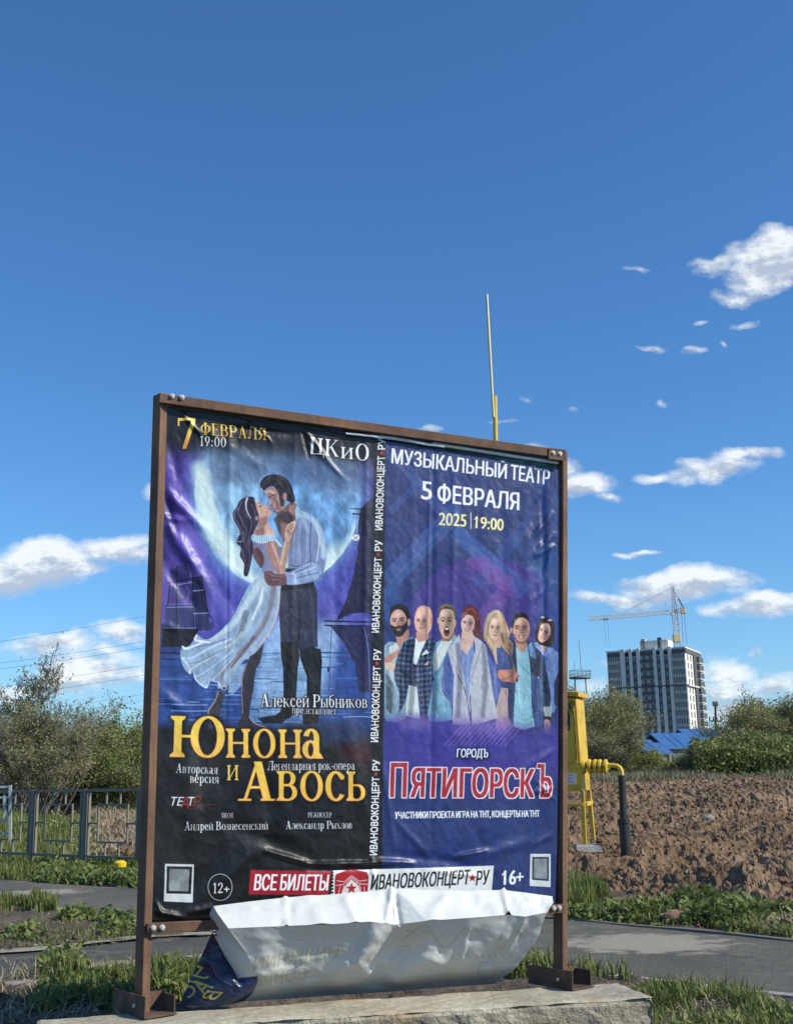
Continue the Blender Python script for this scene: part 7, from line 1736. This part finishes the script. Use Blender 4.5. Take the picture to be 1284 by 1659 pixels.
# low scrub and dry reeds along the far edge of the field: one mass nobody could count
def reeds(name, px0, px1, n, Y0, Y1, h0, h1, m, kind, seed, wd=.007):
    rng = np.random.default_rng(seed); px_ = rng.uniform(px0, px1, n); Y = rng.uniform(Y0, Y1, n); x = np.array([(pt(a, 1262, 1.0)[0]) for a in np.linspace(px0, px1, 60)])
    X = np.interp(px_, np.linspace(px0, px1, 60), x) * Y; z = fz(X, Y, False); h = rng.uniform(h0, h1, n) * (.5 + .9 * fbm(X * .35, Y * .35, 3, 3))
    B = np.stack([X, Y, z - .05], -1); d = rng.normal(size=(n, 3)) * .42; d[:, 2] = 1; T = B + d * h[:, None]; w_ = np.stack([np.full(n, wd), rng.normal(size=n) * wd, np.zeros(n)], -1)
    Md = (B + T) / 2 + rng.normal(size=(n, 3)) * .03
    V = np.stack([B - w_, B + w_, Md + w_, Md - w_, T], 1).reshape(-1, 3); i = np.arange(n)[:, None] * 5
    F = np.concatenate([i + [0, 1, 2, 3]], 1); F2_ = np.concatenate([i + [3, 2, 4, 4]], 1)
    me = mesh_np(name, V, np.concatenate([F, F2_[:, [0, 1, 2, 2]]])[:n], m)
    me2 = bpy.data.meshes.new(name); me2.from_pydata(V.tolist(), [], F.tolist() + F2_[:, :3].tolist()); me2.materials.append(m)
    return tag(link(name, me2), kind=kind)
M_REED = mat('dry_reed', (.21, .19, .125), (.28, .255, .17), .6, .9, c3=(.17, .18, .09)); M_SCR = leaf_mat('scrub_leaf', (.13, .14, .065), (.18, .18, .085), (.23, .22, .11))
reeds('dry_grass', 905, 1310, 30000, 39, 46, .12, .6, M_REED, 'stuff', 1)
reeds('dry_grass', -40, 250, 14000, 39, 46, .2, .75, M_REED, 'stuff', 2)
def scrub(name, px0, px1, n, Y0, Y1, hh, m, seed):
    rng = np.random.default_rng(seed); px_ = rng.uniform(px0, px1, n); Y = rng.uniform(Y0, Y1, n); k = np.array([pt(a, 1262, 1.0)[0] for a in (px0, px1)]); X = np.interp(px_, (px0, px1), k) * Y
    z = fz(X, Y, False); h = hh * (.35 + 1.2 * fbm(X * .3, Y * .3, 3, seed)) * rng.uniform(0, 1, n) ** .7; V, F = leaves(np.stack([X, Y, z + h], -1), .07, rng)
    return tag(link(name, mesh_np(name, V, F, m)), kind='stuff')
scrub('undergrowth', 905, 1005, 26000, 42, 48, 1.5, M_SCR, 5); scrub('undergrowth', 1000, 1125, 22000, 42, 48, .75, M_SCR, 15); scrub('undergrowth', 1118, 1310, 46000, 42, 50, 1.6, M_SCR, 16); scrub('undergrowth', -40, 260, 50000, 40, 46, 2.2, M_LD, 6)
scrub('undergrowth', 1125, 1310, 24000, 40, 46, 1.5, M_LD, 7)
# distant tree line all along the horizon
rng = np.random.default_rng(9); n = 60000; ang = rng.uniform(-.75, .75, n); rad = rng.uniform(260, 330, n); X, Y = np.sin(ang) * rad, np.cos(ang) * rad
hh = 7 * (.4 + fbm(ang * 60, rad * .02, 4, 4)) * rng.uniform(0, 1, n) ** .6; V, F = leaves(np.stack([X, Y, hh - .2], -1), .55, rng, aspect=1.2)
tag(link('distant_woods', mesh_np('distant_woods', V, F, leaf_mat('far_woods', (.07, .085, .05), (.085, .10, .06), (.10, .115, .07)))), kind='stuff')
# ================================================================== grass and weeds
M_G1 = leaf_mat('grass_blade', (.11, .145, .04), (.16, .195, .055), (.24, .26, .10)); M_G2 = leaf_mat('weed_leaf', (.11, .15, .045), (.16, .20, .06), (.22, .255, .10)); M_DRY = mat('dry_straw', (.30, .25, .16), (.38, .33, .23), 6, .9)
def scatter(region_px, n, rng, zz=0.0, clump=0.0, cs=1.5):
    """random ground points inside an area outlined in the photograph"""
    poly = [tuple(gp(x, y, zz)[:2]) for x, y in region_px]; P = np.array(poly); o = []
    lo, hi = P.min(0), P.max(0); tot = 0
    while tot < n:
        q = rng.uniform(lo, hi, (n * 3, 2)); q = q[inpoly(q[:, 0], q[:, 1], poly)]
        if clump: q = q[fbm(q[:, 0] * cs, q[:, 1] * cs, 3, 5) + rng.uniform(-.08, .08, len(q)) > clump]
        if len(q) == 0: break
        o.append(q); tot += len(q)
    return np.concatenate(o)[:n]
def blades(name, XY, h0, h1, wd, m, seed, lean=.35, parent=None):
    rng = np.random.default_rng(seed); n = len(XY); x, y = XY[:, 0], XY[:, 1]; z = gz(x, y) - .01; h = rng.uniform(h0, h1, n) * (.6 + .8 * fbm(x * 3, y * 3, 2, 8))
    a = rng.uniform(0, 6.283, n); dx, dy = np.cos(a), np.sin(a); l = rng.uniform(.1, 1, n) * lean; ww = wd * rng.uniform(.6, 1.4, n); B = np.stack([x, y, z], -1); side = np.stack([-dy, dx, 0 * dx], -1) * ww[:, None]
    f = lambda t: B + np.stack([dx * l * h * t * t, dy * l * h * t * t, h * t * (1 - .25 * l * t)], -1)
    V = np.stack([B - side, B + side, f(.5) + side * .85, f(.5) - side * .85, f(.85) + side * .45, f(.85) - side * .45, f(1.0), f(1.0)], 1).reshape(-1, 3)
    i = np.arange(n)[:, None] * 8; F = np.concatenate([i + [0, 1, 2, 3], i + [3, 2, 4, 5], i + [5, 4, 6, 7]]); return tag(link(name, mesh_np(name, V, F, m), parent), kind='stuff')
def weeds(name, XY, hh, size, m, seed, per=26, rad=.14, aspect=2.2):
    rng = np.random.default_rng(seed); n = len(XY); P = np.repeat(XY, per, 0); r = rad * np.sqrt(rng.uniform(0, 1, n * per)); a = rng.uniform(0, 6.283, n * per); x, y = P[:, 0] + r * np.cos(a), P[:, 1] + r * np.sin(a)
    top = np.repeat(rng.uniform(.5, 1.2, n) * hh, per) * (1 - (r / rad) ** 2 * .7); z = gz(x, y) + top * rng.uniform(.1, 1, n * per); V, F = leaves(np.stack([x, y, z], -1), size, rng, aspect=aspect)
    return tag(link(name, mesh_np(name, V, F, m)), kind='stuff')
rg = np.random.default_rng(21)
# strip between path and dug field, right
R1 = [(900, 1470), (960, 1465), (1090, 1482), (1180, 1478), (1300, 1492), (1300, 1528), (1180, 1514), (1060, 1503), (915, 1492)]
blades('grass', scatter(R1, 3200, rg, clump=.52, cs=2.5), .05, .15, .006, M_G1, 1); weeds('weeds', scatter(R1, 260, rg, clump=.53), .14, .04, M_G2, 2)
blades('grass', scatter([(915, 1452), (960, 1450), (985, 1470), (950, 1486), (915, 1488)], 2500, rg), .12, .3, .008, M_G1, 3)
weeds('weeds', scatter([(1110, 1470), (1180, 1478), (1240, 1500), (1180, 1512), (1100, 1500)], 90, rg), .22, .05, M_G2, 4)
# left, between path and railing and under the railing
R2 = [(-30, 1396), (120, 1404), (235, 1410), (235, 1440), (120, 1432), (-30, 1424)]
blades('grass', scatter(R2, 6000, rg), .06, .2, .008, M_G1, 5); weeds('weeds', scatter([(60, 1402), (235, 1408), (235, 1442), (60, 1432)], 240, rg), .2, .055, M_G2, 6)
blades('grass', scatter([(-30, 1346), (110, 1352), (150, 1372), (120, 1400), (-30, 1394)], 12000, rg), .12, .34, .010, M_G1, 7)
weeds('weeds', scatter([(70, 1350), (150, 1352), (170, 1392), (90, 1396)], 90, rg, clump=.45), .4, .05, M_LG, 8)
# left patch between the two paths
blades('grass', scatter([(-30, 1466), (70, 1470), (92, 1482), (60, 1486), (-30, 1480)], 1500, rg, clump=.42, cs=3), .06, .18, .006, M_G1, 9)
blades('grass', scatter([(-30, 1480), (100, 1480), (215, 1498), (215, 1525), (-30, 1545)], 300, rg, clump=.60, cs=2.5), .03, .09, .006, M_G1, 10)
weeds('weeds', scatter([(165, 1492), (225, 1480), (235, 1515), (180, 1522)], 26, rg), .14, .04, M_G2, 11); weeds('weeds', scatter([(20, 1508), (60, 1505), (60, 1522), (25, 1524)], 10, rg), .1, .04, M_G2, 12)
weeds('weeds', scatter([(105, 1486), (145, 1488), (145, 1500), (105, 1500)], 12, rg), .12, .04, M_G2, 26); blades('grass', scatter([(50, 1468), (92, 1472), (92, 1484), (55, 1484)], 700, rg), .1, .26, .007, M_G1, 27)
# lower left corner, near the camera
blades('grass', scatter([(68, 1568), (128, 1568), (132, 1602), (70, 1604)], 420, rg), .09, .2, .006, M_G1, 13, .7); weeds('weeds', scatter([(75, 1565), (125, 1565), (128, 1598), (75, 1600)], 26, rg), .24, .045, M_G2, 14, 20, .12, 3.2)
weeds('weeds', scatter([(130, 1598), (225, 1585), (232, 1655), (80, 1659), (60, 1640)], 55, rg, clump=.52, cs=4), .16, .045, M_G2, 15, 20, .12, 3.0); blades('grass', scatter([(60, 1610), (230, 1590), (235, 1659), (60, 1659)], 900, rg, clump=.5, cs=4), .08, .22, .006, M_G1, 16, .8)
weeds('weeds', scatter([(238, 1590), (300, 1596), (320, 1625), (300, 1640), (240, 1636)], 38, rg), .17, .045, M_G2, 17, 20, .12, 3.2); blades('grass', scatter([(238, 1598), (320, 1600), (320, 1640), (240, 1640)], 500, rg), .1, .25, .007, M_G1, 18, .8)
blades('grass', scatter([(-20, 1500), (215, 1500), (215, 1680), (-20, 1680)], 900, rg, clump=.6, cs=3), .04, .12, .005, M_G1, 19, .9)
# behind and right of the concrete block
blades('grass', scatter([(935, 1580), (1010, 1587), (1060, 1604), (1020, 1608), (940, 1596)], 260, rg, clump=.45, cs=5), .08, .22, .006, M_G1, 20, .9); blades('grass', scatter([(830, 1560), (930, 1575), (930, 1600), (830, 1596)], 300, rg), .08, .2, .006, M_G1, 21, .8); weeds('weeds', scatter([(820, 1570), (900, 1560), (900, 1590), (830, 1592)], 14, rg), .2, .04, M_G2, 22, 14, .1)
R3 = [(1040, 1612), (1110, 1616), (1300, 1640), (1300, 1700), (1060, 1700)]
blades('grass', scatter(R3, 1900, rg, clump=.50, cs=4), .05, .17, .0045, M_G1, 23, .9); weeds('weeds', scatter(R3, 90, rg, clump=.5, cs=3), .09, .032, M_G2, 24, 18, .1, 2.6)
blades('straw', scatter(R3, 500, rg), .04, .14, .003, M_DRY, 25, 2.5)
blades('straw', scatter([(-20, 1560), (225, 1560), (225, 1680), (-20, 1680)], 900, rg), .04, .16, .003, M_DRY, 28, 2.5); blades('straw', scatter(R1, 900, rg), .05, .16, .004, M_DRY, 29, 2.2)
blades('straw', scatter([(920, 1300), (1300, 1300), (1300, 1480), (920, 1450)], 700, rg), .05, .2, .005, M_DRY, 30, 2.5)
blades('straw', scatter([(130, 1340), (235, 1340), (235, 1398), (130, 1398)], 2500, rg), .1, .4, .007, M_DRY, 31, 2.5)
# loose clods and stones on the dug soil
def rock_mesh(seed, m, rough=.35):
    bm = bmesh.new(); bmesh.ops.create_icosphere(bm, subdivisions=2, radius=1); r = random.Random(seed); d = [Vector((r.gauss(0, 1), r.gauss(0, 1), r.gauss(0, 1))).normalized() for _ in range(9)]; c = [r.uniform(.55, .95) for _ in d]
    for v in bm.verts:
        for q, k in zip(d, c):
            e = v.co.dot(q) - k
            if e > 0: v.co -= q * e
        v.co *= 1 + r.uniform(-.06, .06)
    me = bpy.data.meshes.new('clod'); bm.to_mesh(me); bm.free(); me.materials.append(m); return me
def clods(name, region, n, s0, s1, m, seed, kind='stuff', clump=0):
    rng = np.random.default_rng(seed); XY = scatter(region, n, rng, .2, clump); me = [rock_mesh(seed * 7 + k, m) for k in range(5)]; VV = [np.array([v.co[:] for v in q.vertices]) for q in me]; FF = [np.array([p.vertices[:] for p in q.polygons]) for q in me]
    V = []; F = []; b = 0
    for i, (x, y) in enumerate(XY):
        k = i % 5; s = s0 + (s1 - s0) * rng.uniform() ** 2.5; a = rng.uniform(0, 6.28); c, s_ = math.cos(a), math.sin(a); Rm = np.array([[c, -s_, 0], [s_, c, 0], [0, 0, 1]]); v = VV[k] * s * np.array([1.2, 1, .75]) @ Rm.T + (x, y, float(gz(np.array(x), np.array(y))) + s * .25)
        V.append(v); F.append(FF[k] + b); b += len(v)
    return tag(link(name, mesh_np(name, np.concatenate(V), np.concatenate(F), m)), kind=kind)
FIELD = [(905, 1300), (1310, 1290), (1310, 1495), (1100, 1475), (905, 1450)]
clods('soil_clods', FIELD, 3200, .012, .06, M_SOIL, 3); clods('soil_clods', [(100, 1345), (240, 1345), (240, 1396), (130, 1396)], 260, .03, .12, M_SOIL, 4)
M_STO = mat('pale_stone', (.27, .24, .19), (.38, .34, .27), 8, .85, bump=.01, bscale=30); clods('pebbles', FIELD, 170, .012, .045, M_STO, 5); clods('pebbles', [(-20, 1470), (225, 1480), (225, 1680), (-20, 1680)], 160, .008, .025, M_STO, 6); clods('soil_clods', [(-20, 1470), (225, 1480), (225, 1680), (-20, 1680)], 500, .01, .045, M_VERGE, 8)
def stone(name, px, py, s, m, label, cat, seed, zz=.2):
    p = gp(px, py, zz); z = float(gz(p[0], p[1])); me = rock_mesh(seed, m); o = link(name, me); o.location = (p[0], p[1], z + s * .35); o.scale = (s * 1.3, s, s * .85); o.rotation_euler = (.2, .1, seed); return tag(o, label, cat)
stone('brick_lump', 1094, 1494, .11, mat('brick_clay', (.28, .15, .10), (.34, .20, .14), 9, .9, bump=.01, bscale=30), 'reddish broken brick lump lying in the weeds at the field edge', 'brick', 3, .05)
stone('stone', 1146, 1336, .12, M_STO, 'pale grey stone lying in the middle of the dug field', 'stone', 5, .45); stone('stone', 1100, 1320, .16, M_SOIL, 'large brown clod with a pale face on the dug field behind the black pipe', 'stone', 8, .45)
stone('stone', 1222, 1425, .06, M_STO, 'small whitish stone on the near slope of the dug field', 'stone', 9, .2)

clods('pebbles', [(905, 1495), (1300, 1535), (1300, 1630), (1000, 1592)], 260, .004, .014, M_STO, 41); clods('pebbles', [(-30, 1430), (225, 1444), (225, 1480), (-30, 1466)], 120, .005, .016, M_STO, 42)
weeds('weeds', scatter([(905, 1300), (1310, 1290), (1310, 1480), (1100, 1462), (905, 1440)], 26, rg), .12, .04, M_G2, 43, 16, .12, 2.6)
